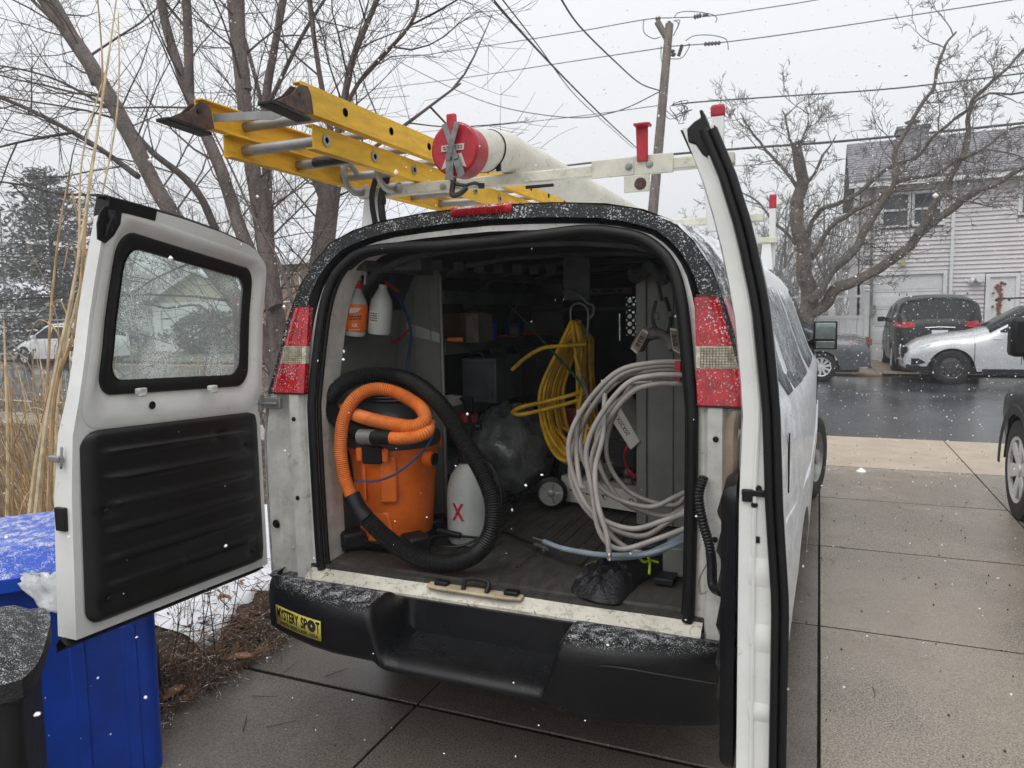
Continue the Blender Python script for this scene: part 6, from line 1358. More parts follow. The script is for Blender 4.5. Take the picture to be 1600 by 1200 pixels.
# big spreading tree across the street
r7_ = random.Random(17); YR = 18.6
st = [([Vector((U(1262, 500, Y=YR).x, YR, -.05))]+pl_([(1262, 490), (1258, 420), (1250, 340), (1246, 270), (1240, 225)], YR), 0.257, 0.116),
      (pl_([(1268, 490), (1300, 455), (1345, 432), (1400, 400), (1445, 355), (1490, 325), (1540, 288), (1600, 262), (1650, 250)], YR), 0.167, 0.037),
      (pl_([(1264, 470), (1290, 440), (1328, 395), (1360, 352), (1388, 300), (1396, 262), (1400, 235), (1440, 175), (1470, 90), (1488, 45)], YR-.2), 0.134, 0.019),
      (pl_([(1435, 362), (1462, 320), (1485, 270), (1510, 215), (1520, 160), (1560, 120), (1610, 70)], YR-.1), 0.100, 0.026),
      (pl_([(1252, 420), (1290, 375), (1340, 330), (1400, 290), (1480, 262), (1560, 215), (1620, 190)], YR+.3), 0.078, 0.021),
      (pl_([(1250, 380), (1285, 335), (1330, 310), (1375, 268), (1440, 240), (1500, 180), (1550, 150), (1640, 130)], YR+.5), 0.067, 0.021),
      (pl_([(1246, 300), (1200, 240), (1170, 205), (1150, 180)], YR), 0.056, 0.010), (pl_([(1246, 300), (1290, 240), (1310, 210)], YR+.2), 0.044, 0.010),
      (pl_([(1242, 250), (1225, 195), (1218, 170)], YR), 0.044, 0.008), (pl_([(1242, 250), (1265, 200), (1268, 165)], YR), 0.034, 0.005), (pl_([(1255, 400), (1215, 350), (1180, 320), (1150, 300)], YR), 0.050, 0.010),
      (pl_([(1470, 300), (1530, 318), (1555, 325)], YR-.2), 0.034, 0.010), (pl_([(1490, 250), (1540, 230), (1600, 250)], YR-.2), 0.039, 0.010)]
tree('spreading_tree', 'large bare gnarled tree across the street with long branches reaching over the grey house', st, 'bark_right', 'twig_right', r7_, step=.36, L=1.4, lvl=3, r=.020, kids=(3, 4), up=.12, wig=.36, minr=.007, gn=.09)
# far bare trees
rf = random.Random(30)
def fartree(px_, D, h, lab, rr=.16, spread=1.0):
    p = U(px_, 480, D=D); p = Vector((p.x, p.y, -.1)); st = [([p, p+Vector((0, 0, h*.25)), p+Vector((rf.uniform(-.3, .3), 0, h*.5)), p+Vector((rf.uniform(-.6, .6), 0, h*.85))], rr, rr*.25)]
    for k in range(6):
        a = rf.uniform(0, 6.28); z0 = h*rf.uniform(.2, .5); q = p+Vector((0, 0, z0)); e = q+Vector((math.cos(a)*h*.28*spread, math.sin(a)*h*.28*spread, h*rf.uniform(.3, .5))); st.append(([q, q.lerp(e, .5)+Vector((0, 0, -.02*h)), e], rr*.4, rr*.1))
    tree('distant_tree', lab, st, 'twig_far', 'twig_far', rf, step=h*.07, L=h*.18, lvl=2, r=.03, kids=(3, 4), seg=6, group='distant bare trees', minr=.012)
for px_, D, h, lab in ((1175, 42, 8.5, 'hazy bare tree behind the gap between rack post and spreading tree'), (1120, 46, 8, 'hazy bare tree behind the open right van door'), (1050, 50, 6.5, 'low hazy bare tree above the right end of the van roof'), (1290, 40, 9, 'hazy bare tree behind the left corner of the grey house'), (1225, 38, 8, 'hazy bare tree just behind the spreading tree trunk'), (470, 42, 9.5, 'hazy bare tree above the roof of the brick house'), (560, 48, 8, 'hazy bare tree behind the ladder end'), (380, 44, 10, 'hazy bare tree between the leaning stems'), (310, 50, 11, 'hazy bare tree above the cream gabled house'), (640, 50, 7.5, 'hazy bare tree behind the yellow ladder rails'), (1380, 45, 8, 'hazy bare tree behind the grey house roof'), (200, 52, 12, 'hazy bare tree right of the evergreen'), (10, 55, 12, 'hazy bare tree at the far left behind the evergreen')): fartree(px_, D, h, lab)
# evergreen
rE = random.Random(40); eb = U(88, 500, D=33); eb = Vector((eb.x, eb.y, -.1)); EV = thing('evergreen_tree', 'dark grey-green conifer dusted with snow beyond the white parked car', 'tree', eb)
b = MB(); b.tube([eb, eb+Vector((.1, 0, 4)), eb+Vector((0, 0, 8.6))], .22, 8, r1=.03); b.build('trunk', 'bark_dark', EV)
b = MB(); nb = MB()
for k in range(330):
    z = .5+8.0*rE.random()**1.15; a = rE.uniform(0, 6.28); R_ = (1-z/9.5)*5.2*rE.uniform(.45, 1.15)+.2; p = eb+Vector((0, 0, z)); d = Vector((math.cos(a), math.sin(a), .12)); e = p+d*R_+Vector((0, 0, -.12*R_)); 
    if k < 120: b.tube([p, p.lerp(e, .6)+Vector((0, 0, .05)), e], .035, 4, r1=.008, cap=False)
    for q in range(int(10+R_*15)):
        f = rE.uniform(.15, 1.05); c = p.lerp(e, f)+Vector((rE.gauss(0, .18), rE.gauss(0, .18), rE.gauss(0, .09)-.08)); s_ = rE.uniform(.09, .24); dv = (d+rv(rE)*.9).normalized()*s_; wv = dv.cross(rv(rE)).normalized()*s_*.28
        nb.add([c-dv*.4, c+wv, c+dv, c-wv], [(0, 1, 2, 3)])
b.build('branches', 'bark_dark', EV, fixn=False, kind='stuff'); nb.build('needles', 'needles', EV, fixn=False, smooth=0, kind='stuff')

# ------------------------------------------------------------------ grey house across the street
HY = 22.6
def hp(x, y, dy=0): p = U(x, y, Y=HY+dy); return p
HS = thing('grey_house', 'two-storey house with pale grey siding, a white garage door and grey shingle roof', 'house', (6, HY, 0))
xl = hp(1343, 400).x; xr = xl+12.5; ze = hp(1343, 291).z; zr = ze+1.25*0+U(1318, 232, Y=HY+3.2).z-ze
xg0, xg1 = hp(1345, 430).x, hp(1474, 430).x; zg = hp(1400, 430).z; xd0, xd1, zd = hp(1547, 430).x, hp(1588, 430).x, hp(1560, 433).z
w0x, w1x, wz0, wz1 = hp(1378, 350).x, hp(1420, 350).x, hp(1398, 352).z, hp(1398, 305).z
sidew = MB(); sidew.bx(xl, xg0-.06, HY, HY+6, -.1, ze); 
core = MB(); core.bx(xl+.02, xr-.02, HY+.10, HY+6.4, -.1, ze-.02); house_wall = core.build('wall', 'siding_shade', HS)
# clapboards: each board a piece of its own, broken round the openings
openings = [(xg0-.10, xg1+.10, -.2, zg+.12), (w0x-.08, w1x+.9, wz0-.10, wz1+.12), (xd0-.12, xd1+.12, -.2, zd+.12), (hp(1592, 350).x-.02, hp(1592, 350).x+1.2, wz0-.05, wz1+.2)]
bh = .125; z = -.05; k = 0
while z < ze-.05:
    zc = z+bh/2; cuts = [(xl, xr)]
    for (a, c, z0, z1) in openings:
        if z0 < zc < z1:
            nc = []
            for (p, q) in cuts:
                if a > p and c < q: nc += [(p, a), (c, q)]
                elif a <= p < c: nc.append((c, q))
                elif a < q <= c: nc.append((p, a))
                else: nc.append((p, q))
            cuts = nc
    for p, q in cuts:
        if q-p < .05: continue
        b = MB(); b.add([(p, HY+.04, z+bh), (q, HY+.04, z+bh), (q, HY-.0, z+.004), (p, HY-.0, z+.004), (p, HY+.06, z+.004), (q, HY+.06, z+.004)], [(0, 3, 2, 1), (3, 4, 5, 2), (0, 1, 5, 4)])
        b.build('siding_board', 'siding', house_wall, smooth=0, fixn=False)
    z += bh
b = MB(); b.bx(xl-.03, xl+.10, HY-.03, HY+.05, -.1, ze); b.bx(xl-.05, xl+.0, HY-.03, HY+6.4, -.1, ze); b.build('corner_board', 'siding_shade', HS)
b = MB(); rx0, rx1 = xl-.35, xr+.3; yR = HY+3.2; zR = zr
b.slab([(rx0, HY-.35, ze-.02), (rx1, HY-.35, ze-.02), (rx1, yR, zR), (rx0, yR, zR)], (0, 0, .12)); b.slab([(rx0, HY+6.75, ze-.02), (rx1, HY+6.75, ze-.02), (rx1, yR, zR), (rx0, yR, zR)], (0, 0, .12)); roof = b.build('roof', 'shingle', HS, smooth=0)
sl = (Vector((0, yR, zR))-Vector((0, HY-.35, ze-.02))); nrow = 18
for j in range(nrow):
    a = Vector((0, HY-.35, ze+.10))+sl*(j/nrow); b = MB(); b.add([(rx0, a.y-.01, a.z+.025), (rx1, a.y-.01, a.z+.025), (rx1, a.y+sl.y/nrow, a.z+sl.z/nrow+.012), (rx0, a.y+sl.y/nrow, a.z+sl.z/nrow+.012), (rx0, a.y-.01, a.z), (rx1, a.y-.01, a.z)], [(0, 1, 2, 3), (4, 5, 1, 0)]); b.build('shingle_course', 'shingle', roof, smooth=0, fixn=False)
b = MB(); b.slab([(xl, HY+.0, ze), (xl, HY+6.4, ze), (xl, yR, zR)], (.1, 0, 0)); b.build('gable', 'siding', HS)
b = MB(); b.bx(rx0, rx1, HY-.42, HY-.34, ze-.10, ze+.03); b.bx(rx0, rx1, HY-.34, HY, ze-.06, ze-.03); b.build('gutter', 'white_trim', HS)
gx = hp(1487, 400).x; b = MB(); b.bx(gx-.045, gx+.045, HY-.07, HY-.0, .1, ze-.1); b.build('downspout', 'white_trim', HS, bevel=.01)
gx = xl+.32; b = MB(); b.bx(gx-.035, gx+.035, HY-.06, HY-.0, .1, ze-.1); b.box((gx+.05, HY-.08, 1.55), (.22, .12, .30)); b.tube([(gx+.05, HY-.08, 1.7), (gx+.05, HY-.08, 2.5)], .03, 8); b.build('meter_and_pipe', 'grey_steel', HS, bevel=.01)
cx = U(1425, 215, Y=yR).x; b = MB(); zc = U(1425, 200, Y=yR).z; b.bx(cx-.45, cx+.45, yR-.4, yR+.4, zR-.4, zc-.05); b.bx(cx-.5, cx+.5, yR-.45, yR+.45, zc-.1, zc); b.build('chimney', 'shingle', HS, bevel=.01); b = MB(); b.tube([(cx, yR, zc), (cx, yR, zc+.18)], .14, 12); b.lathe([(.22, .16), (.25, .2), (0, .28)], (cx, yR, zc), 12); b.build('chimney_cap', 'grey_steel', HS)
def windowset(x0, x1, z0, z1, par, two=True, y=HY, dk='window_glass'):
    b = MB(); f = .07; b.bx(x0-f, x1+f, y-.03, y+.08, z1, z1+f); b.bx(x0-f*1.3, x1+f*1.3, y-.05, y+.08, z0-f, z0); b.bx(x0-f, x0, y-.03, y+.08, z0, z1); b.bx(x1, x1+f, y-.03, y+.08, z0, z1); fr = b.build('window', 'white_trim', par, bevel=.006)
    b = MB(); b.bx(x0, x1, y+.05, y+.06, z0, z1); b.build('pane', dk, fr)
    b = MB(); zm = (z0+z1)/2; b.bx(x0, x1, y+.0, y+.05, zm-.03, zm+.03); b.bx(x0, x0+.04, y+.0, y+.05, z0, z1); b.bx(x1-.04, x1, y+.0, y+.05, z0, z1); b.build('sash', 'white_trim', fr)
    b = MB(); b.bx(x0+.04, x1-.04, y+.07, y+.075, zm-.0, z1); b.build('blind', 'garage_white', fr)
    return fr
windowset(w0x, w1x, wz0, wz1, HS); windowset(w1x+.10, w1x+.85, wz0, wz1, HS); windowset(hp(1594, 350).x, hp(1594, 350).x+1.0, wz0+.15, wz1+.25, HS)
b = MB(); b.bx(w1x+.87, w1x+.90, HY-.04, HY+.05, wz0, wz1); b.build('window_shutter', 'siding_shade', HS)
# garage door: sections and panels
b = MB(); b.bx(xg0-.10, xg0, HY-.03, HY+.1, 0, zg+.10); b.bx(xg1, xg1+.10, HY-.03, HY+.1, 0, zg+.10); b.bx(xg0, xg1, HY-.03, HY+.1, zg, zg+.10); b.build('garage_frame', 'white_trim', HS, bevel=.01)
gd = MB(); gd.bx(xg0, xg1, HY+.075, HY+.09, 0, zg); gd = gd.build('garage_door', 'garage_white', HS)
for j in range(5):
    zz = zg*j/5; b = MB(); b.bx(xg0+.01, xg1-.01, HY+.045, HY+.075, zz+.008, zz+zg/5-.008); b.build('door_panel', 'garage_white', gd, bevel=.01)
    for i in range(2):
        xa_ = lerp(xg0, xg1, i/2)+.10; b = MB(); b.bx(xa_, xa_+(xg1-xg0)/2-.2, HY+.036, HY+.046, zz+.09, zz+zg/5-.09); b.build('raised_panel', 'garage_white', gd, bevel=.012)
b = MB(); b.bx((xg0+xg1)/2-.012, (xg0+xg1)/2+.012, HY+.03, HY+.05, .02, zg); b.build('centre_stile', 'garage_white', gd)
# front door with hanging decoration
b = MB(); b.bx(xd0-.10, xd0, HY-.04, HY+.1, 0, zd+.10); b.bx(xd1, xd1+.10, HY-.04, HY+.1, 0, zd+.10); b.bx(xd0, xd1, HY-.04, HY+.1, zd, zd+.10); b.build('door_frame', 'white_trim', HS, bevel=.01)
b = MB(); b.bx(xd0, xd1, HY+.02, HY+.06, 0, zd); fd = b.build('front_door', 'white_trim', HS); b = MB(); b.bx(xd0+.10, xd1-.10, HY+.008, HY+.02, .9, zd-.10); b.build('door_glass', 'garage_white', fd, bevel=.004)
WD = thing('door_garland', 'vertical floral garland hanging on the white front door', 'garland', ((xd0+xd1)/2, HY, 1.6)); b = MB(); rw = random.Random(2)
for k in range(46): c = Vector(((xd0+xd1)/2-.05+rw.gauss(0, .045)+.03*math.sin(k*.3), HY-.02, lerp(1.25, zd-.15, k/45))); b.lathe([(0, -.035), (.03, -.02), (.04, 0), (.03, .02), (0, .035)], c, 6)
b.build('flowers', 'flower', WD, smooth=0, kind='stuff'); b = MB(); b.tube([((xd0+xd1)/2-.05, HY-.015, 1.2), ((xd0+xd1)/2-.05, HY-.015, zd-.12)], .02, 6); b.build('stem', 'needles', WD)
q = hp(1410, 411); WL = thing('wall_lantern', 'small brass lantern on the siding above the garage door', 'lamp', q); b = MB(); b.box(q+Vector((0, -.10, 0)), (.14, .14, .22)); b.build('shade', 'lamp_glass', WL, bevel=.02); b = MB(); b.box(q+Vector((0, -.02, .05)), (.08, .1, .16)); b.lathe([(.10, .10), (.03, .17), (0, .18)], q+Vector((0, -.10, 0)), 8); b.build('bracket', 'brass', WL, bevel=.01)
q = hp(1530, 437); FLd = thing('flood_light', 'white twin flood light on the siding left of the front door', 'lamp', q); b = MB(); b.lathe([(0, .1), (.10, .1), (.13, 0), (.1, -.1), (0, -.1)], q+Vector((0, -.12, .02)), 14, RX); b.lathe([(0, .08), (.09, .08), (.11, 0), (0, -.06)], q+Vector((-.18, -.10, -.04)), 14, Matrix.Rotation(rad(-60), 3, 'Y')); b.build('lamp_head', 'white_trim', FLd)
# white fence with lattice
FYN = 19.6; FN = thing('white_fence', 'white vinyl fence with a lattice top beside the grey house', 'fence', (1.5, FYN, 0)); fa, fb = U(1240, 500, Y=FYN).x-.3, U(1350, 500, Y=FYN).x; ft, fm, f0 = U(1300, 462, Y=FYN).z, U(1300, 490, Y=FYN).z, .05
for x in (fb+.06, fa-.7, (fa+fb)/2-.55):
    b = MB(); b.bx(x-.06, x+.06, FYN-.06, FYN+.06, -.1, ft+.10); b.lathe([(.09, 0), (.09, .03), (.05, .05), (.075, .10), (.05, .16), (0, .20)], (x, FYN, ft+.10), 14); b.build('post', 'fence_white', FN, bevel=.008)
for z, h in ((ft, .07), (fm-.06, .09), (.1, .09)):
    b = MB(); b.bx(fa-.7, fb, FYN-.03, FYN+.03, z-h, z+.0); b.build('rail', 'fence_white', FN, bevel=.004)
n_ = int((fb-fa+.7)/.145)
for k in range(n_): b = MB(); x = fa-.7+.145*k+.005; b.bx(x, x+.135, FYN-.012, FYN+.012, .1, fm-.13); b.build('plank', 'fence_white', FN, bevel=.004)
b = MB(); hh = ft-.07-fm-.02
for sg in (-1, 1):
    x = fa-.7-hh
    while x < fb:
        p, q = Vector((x, FYN+.006*sg, fm)), Vector((x+hh, FYN+.006*sg, fm+hh))
        if sg < 0: p, q = Vector((x+hh, FYN-.006, fm)), Vector((x, FYN-.006, fm+hh))
        if p.x > fa-.7 and q.x > fa-.7 and p.x < fb and q.x < fb: b.tube([p, q], .014, 4, sq=.4)
        x += .085
b.build('lattice', 'fence_white', FN, kind='stuff', smooth=0)
# neighbouring dark low fence / hedge line behind
# ------------------------------------------------------------------ houses across the street, left
def house(name, lab, x0, x1, y, zeave, zridge, wallm, roofm, wins, gable=False, depth=7):
    t = thing(name, lab, 'house', ((x0+x1)/2, y, 0)); b = MB(); b.bx(x0, x1, y, y+depth, -.1, zeave); wl = b.build('wall', wallm, t)
    if not gable:
        b = MB(); ym = y+depth/2; b.slab([(x0-.4, y-.45, zeave), (x1+.4, y-.45, zeave), (x1+.4, ym, zridge), (x0-.4, ym, zridge)], (0, 0, .14)); b.slab([(x0-.4, y+depth+.45, zeave), (x1+.4, y+depth+.45, zeave), (x1+.4, ym, zridge), (x0-.4, ym, zridge)], (0, 0, .14)); b.build('roof', roofm, t, smooth=0)
        b = MB(); b.slab([(x0, y, zeave), (x0, y+depth, zeave), (x0, ym, zridge)], (.1, 0, 0)); b.slab([(x1, y, zeave), (x1, y+depth, zeave), (x1, ym, zridge)], (-.1, 0, 0)); b.build('gable', wallm, t)
        b = MB(); b.bx(x0-.4, x1+.4, y-.5, y-.40, zeave-.10, zeave+.08); b.build('fascia', 'white_trim', t)
    else:
        xm = (x0+x1)/2; b = MB(); b.slab([(x0-.4, y-.4, zeave-.15), (xm, y-.4, zridge), (xm, y+depth, zridge), (x0-.4, y+depth, zeave-.15)], (0, 0, .14)); b.slab([(x1+.4, y-.4, zeave-.15), (xm, y-.4, zridge), (xm, y+depth, zridge), (x1+.4, y+depth, zeave-.15)], (0, 0, .14)); b.build('roof', roofm, t, smooth=0)
        b = MB(); b.slab([(x0, y, zeave), (x1, y, zeave), (xm, y, zridge)], (0, .1, 0)); b.build('gable', 'cream_wall', t)
    for (a, c, z0, z1) in wins: windowset(a, c, z0, z1, t, y=y)
    return t
LY = 26
def lx(px_, Y=LY): return U(px_, 450, Y=Y).x
xa1, xb1 = lx(395), lx(640); zE = U(450, 411, Y=LY).z; zRd = U(450, 330, Y=LY+3.5).z
wz = (U(455, 470, Y=LY).z, U(455, 428, Y=LY).z)
house('brick_house', 'low tan brick house with a snow-covered roof behind the knobbly trunk', xa1, xb1, LY, zE, zRd, 'brick_tan', 'snow_roof', [(lx(440)+.0, lx(453), *wz), (lx(455), lx(468), *wz), (lx(405), lx(425), *wz), (lx(520), lx(550), *wz)])
xa2, xb2 = lx(212), lx(372); zE2 = U(300, 472, Y=LY+1).z; zR2 = U(310, 425, Y=LY+1).z
house('cream_house', 'pale cream house with a gable seen through the wet door window', xa2, xb2, LY+1, zE2, zR2, 'white_trim', 'snow_roof', [(lx(225), lx(240), 1.2, 2.2)], gable=True)
b = MB(); c0 = Vector((lx(325, LY-1), LY-1, 1.0)); rows = []
for j in range(15):
    ph = math.pi*j/14; rows.append([c0+Vector((math.sin(ph)*math.cos(t_)*1.9, math.sin(ph)*math.sin(t_)*1.4, math.cos(ph)*1.1))*(1) for t_ in [2*math.pi*i/20 for i in range(20)]])
SH = thing('round_shrub', 'rounded dark evergreen shrub in front of the cream house', 'shrub', (c0.x, c0.y, 0)); nb = MB(); rs_ = random.Random(3)
for k in range(5200):
    d = rv(rs_); 
    if d.length < .1: continue
    d.normalize(); rr = rs_.uniform(.75, 1.05)*(1+.15*mnoise.noise(d*2.2)); c = c0+Vector((d.x*1.9*rr, d.y*1.4*rr, d.z*1.1*rr)); dv = (d+rv(rs_)).normalized()*.13; wv = dv.cross(rv(rs_)).normalized()*.05; nb.add([c-dv, c+wv, c+dv, c-wv], [(0, 1, 2, 3)])
nb.build('foliage', 'needles', SH, fixn=False, smooth=0, kind='stuff'); b = MB(); b.tube([(c0.x, c0.y, 0), (c0.x, c0.y, 1.0)], .08, 7); b.build('trunk', 'bark_dark', SH)
house('white_house', 'distant white house at the left edge beyond the evergreen', U(-160, 450, Y=40).x, U(60, 450, Y=40).x, 40, 3.2, 5.2, 'white_trim', 'snow_roof', [(U(20, 450, Y=40).x, U(28, 450, Y=40).x, 1.2, 2.2)])
tl = MB(); rt = random.Random(77)
for k in range(2600):
    a = rt.uniform(0, 1); x = lerp(-110, 60, a); y = 62+rt.uniform(-6, 10)+abs(x+20)*.1; h = rt.uniform(4, 9)*(1+.3*mnoise.noise((x*.08, 0, 0))); p = Vector((x, y, 0)); e = p+Vector((rt.uniform(-2, 2), rt.uniform(-1, 1), h)); tl.tube([p.lerp(e, rt.uniform(0, .4)), p.lerp(e, .6)+Vector((rt.uniform(-.6, .6), 0, 0)), e], .07, 3, r1=.02, cap=False)
    for q in range(3): c = p.lerp(e, rt.uniform(.35, 1)); tl.tube([c, c+Vector((rt.uniform(-1.6, 1.6), rt.uniform(-1, 1), rt.uniform(.4, 2)))], .035, 3, r1=.012, cap=False)
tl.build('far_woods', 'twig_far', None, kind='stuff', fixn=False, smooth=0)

# ------------------------------------------------------------------ cars
def car(name, lab, cat, loc, rz, L, W, H, top, belt, paint, wx, r, style, side_win, wind, rearw, sill=.28, extras=None, tumb=.20, rails=False, pf=.26):
    t = thing(name, lab, cat, loc, rz); rr_ = .36
    def plan(x): return 1-.20*max(0, (.55-x)/.55)**2.2-pf*max(0, (x-(L-.85))/.85)**2.2
    def zb(x):
        z = sill+(.06 if x < .3 or x > L-.4 else 0)
        for c in wx:
            d = abs(x-c); R_ = r+.07
            if d < R_: z = max(z, r-.04+math.sqrt(R_*R_-d*d))
        return z
    def side(z): return (.955+.045*min(1, max(0, (z-sill)/.35))) if z < belt else 1-tumb*(z-belt)/(H-belt)
    def zk(x): zt = interp(top, x); return max(zb(x)+.02, zt-min(rr_, .42*(zt-sill)))
    n = 2.8
    def sec(x, off=0):
        w_ = W/2*plan(x); zt = interp(top, x); z0 = zb(x); k_ = zk(x); row = []
        for i in range(9): z = lerp(z0, k_, i/8); row.append(Vector((x, w_*side(z)+off, z)))
        for i in range(1, 10):
            th = math.pi/2*i/9; row.append(Vector((x, w_*side(k_)*max(0, math.cos(th))**(2/n)+off*math.cos(th), k_+(zt-k_)*math.sin(th)**(2/n)+off*math.sin(th))))
        return row+[Vector((p.x, -p.y, p.z)) for p in reversed(row[:-1])]
    def Yat(x, z):
        w_ = W/2*plan(x); k_ = zk(x); zt = interp(top, x)
        if z <= k_: return w_*side(z)
        return w_*side(k_)*max(0, 1-min(1, (z-k_)/max(.01, zt-k_))**n)**(1/n)
    xs_ = sorted(set([round(lerp(0, L, k/60), 3) for k in range(61)]+[round(c+d*.06, 3) for c in wx for d in range(-8, 9)]+[round(x, 3) for x, _ in top]))
    b = MB(); rows = [sec(x) for x in xs_]; b.grid(rows); b.add(rows[0], [tuple(range(len(rows[0])))]); b.add(rows[-1], [tuple(range(len(rows[-1])))]); bo = b.build('body', paint, t, local=True, smooth=50)
    for sg in (-1, 1):
        for (xa_, xb_2, sl0, sl1) in side_win:
            b = MB(); rows = []
            for k in range(13):
                x = lerp(xa_, xb_2, k/12); zt = interp(top, x)-.13; z0 = belt+.02; zt = max(z0+.02, min(zt, z0+(x-xa_)*sl0+.04, z0+(xb_2-x)*sl1+.04)); rows.append([Vector((x, sg*(Yat(x, lerp(z0, zt, j/5))+.007), lerp(z0, zt, j/5))) for j in range(6)])
            b.grid(rows); b.build('side_window', 'car_glass', t, local=True)
        for x in wx: wheel(t, (x, sg*(W/2-.11), r), r, .22, style, local=True, side=1) if 0 else car_wheel(t, x, sg, W, r, style)
    for nm, (xa_, xb_2, fr) in (('windscreen', wind), ('rear_window', rearw)):
        b = MB(); rows = []
        for k in range(11):
            x = lerp(xa_, xb_2, k/10); k_ = zk(x); zt = interp(top, x); w_ = W/2*plan(x)*side(k_); rows.append([Vector((x+(.008 if nm == 'windscreen' else -.008), a*w_, k_+(zt-k_)*(1-abs(a)**n)**(1/n)+.010)) for a in [lerp(-fr, fr, j/12) for j in range(13)]])
        b.grid(rows); b.build(nm, 'car_glass', t, local=True)
    b = MB()
    for sg in (-1, 1):
        for i, c in enumerate(wx):
            rows = []
            for k in range(13):
                th = math.pi*k/12; x = c+math.cos(th)*(r+.07); z = max(sill, r-.04+math.sin(th)*(r+.07)); rows.append([Vector((x, sg*(W/2-.02), z)), Vector((x, sg*(W/2-.30), z))])
            b.grid(rows)
    b.bx(.25, L-.3, -W/2+.08, W/2-.08, sill-.06, sill+.10); b.build('underside', 'rubber', t, local=True)
    for sg in (-1, 1):
        mx_ = wind[0] if wind[0] < wind[1] else wind[1]; mxx = min(wind[0:2])+.35*abs(wind[1]-wind[0])+.05
        b = MB(); b.box((mxx, sg*(W/2+.10), belt+.08), (.12, .20, .14)); b.build('door_mirror', 'black_plastic' if paint == 'car_black' else paint, t, local=True, bevel=.03)
    if rails:
        for sg in (-1, 1): b = MB(); b.tube(spline([(.75, sg*W*.34, H-.02), (.85, sg*W*.34, H+.05), (2.5, sg*W*.34, H+.06), (2.65, sg*W*.34, H-.0)], 6), .02, 6); b.build('roof_rail', 'chrome' if rails == 2 else 'black_plastic', t, local=True)
    for x in (wx[0]+.55, sum(wx)/2+.15, wx[1]-.42):   # door gaps
        for sg in (-1, 1):
            b = MB(); P = [Vector((x+.04*(z-belt)*0, sg*(Yat(x, z)+.002), z)) for z in [lerp(sill+.12, belt, k/6) for k in range(7)]]; b.tube(P, .006, 4); b.build('door_gap', 'rubber', t, local=True)
    for x in (sum(wx)/2-.05, wx[1]-.65+.0):
        for sg in (-1, 1): b = MB(); b.box((x-.18, sg*(Yat(x, belt-.12)+.015), belt-.12), (.17, .025, .03)); b.build('door_handle', paint, t, local=True, bevel=.006)
    return t, Yat, plan
def car_wheel(t, x, sg, W, r, style):
    Mz = Matrix.Rotation(rad(-90)*sg, 3, 'X')
    c = Vector((x, sg*(W/2-.115), r)); h = .11; rr = r*.66; b = MB()
    b.lathe([(rr, -h*.9), (r*.82, -h), (r*.95, -h*.9), (r, -h*.4), (r, h*.4), (r*.95, h*.9), (r*.82, h), (rr, h*.9), (rr*.98, 0), (rr, -h*.9)], c, 30, Mz); ty = b.build('wheel', 'tyre', t, local=True, smooth=50)
    if style == 'steelblack':
        b = MB(); b.lathe([(rr, h*.9), (rr*.94, h*.8), (rr*.90, h*.3), (rr*.6, h*.4), (rr*.5, h*.6), (rr*.25, h*.6), (rr*.2, h*.8), (0, h*.8)], c, 30, Mz, cap=False); rm = b.build('rim', 'rim_dark', ty, local=True)
        for k in range(10):
            a = 2*math.pi*k/10; b = MB(); b.lathe([(0, .004), (.026, .004), (.028, 0)], c+Mz @ Vector((math.cos(a)*rr*.74, math.sin(a)*rr*.74, h*.38)), 8, Mz); b.build('hole', 'grey_fabric', rm, local=True)
        return
    b = MB(); b.lathe([(rr, h*.9), (rr*.95, h*.9), (rr*.92, h*.1), (0, 0)], c, 30, Mz, cap=False); rm = b.build('rim', 'rim_dark', ty, local=True)
    b = MB(); b.lathe([(rr*.98, h*.8), (rr*.97, h*.98), (rr*.88, h*.9), (rr*.88, h*.7)], c, 30, Mz, cap=False); b.lathe([(rr*.24, h*.3), (rr*.2, h*.85), (0, h*.9)], c, 16, Mz); b.build('rim_ring', 'rim_alloy', rm, local=True)
    ns, ww = {'ten': (10, .12), 'five': (5, .22), 'six': (6, .20)}[style]
    for k in range(ns):
        a = 2*math.pi*k/ns+.2
        def pq(q, wv, z): return c+Mz @ Vector((math.cos(a)*q-math.sin(a)*wv, math.sin(a)*q+math.cos(a)*wv, z))
        b = MB(); b.slab([pq(rr*.15, -rr*ww*.8, h*.75), pq(rr*.15, rr*ww*.8, h*.75), pq(rr*.93, rr*ww*1.15, h*.9), pq(rr*.93, -rr*ww*1.15, h*.9)], Mz @ Vector((0, 0, -h*.3))); b.build('spoke', 'rim_alloy', rm, local=True, bevel=.006)
SZ = -.05
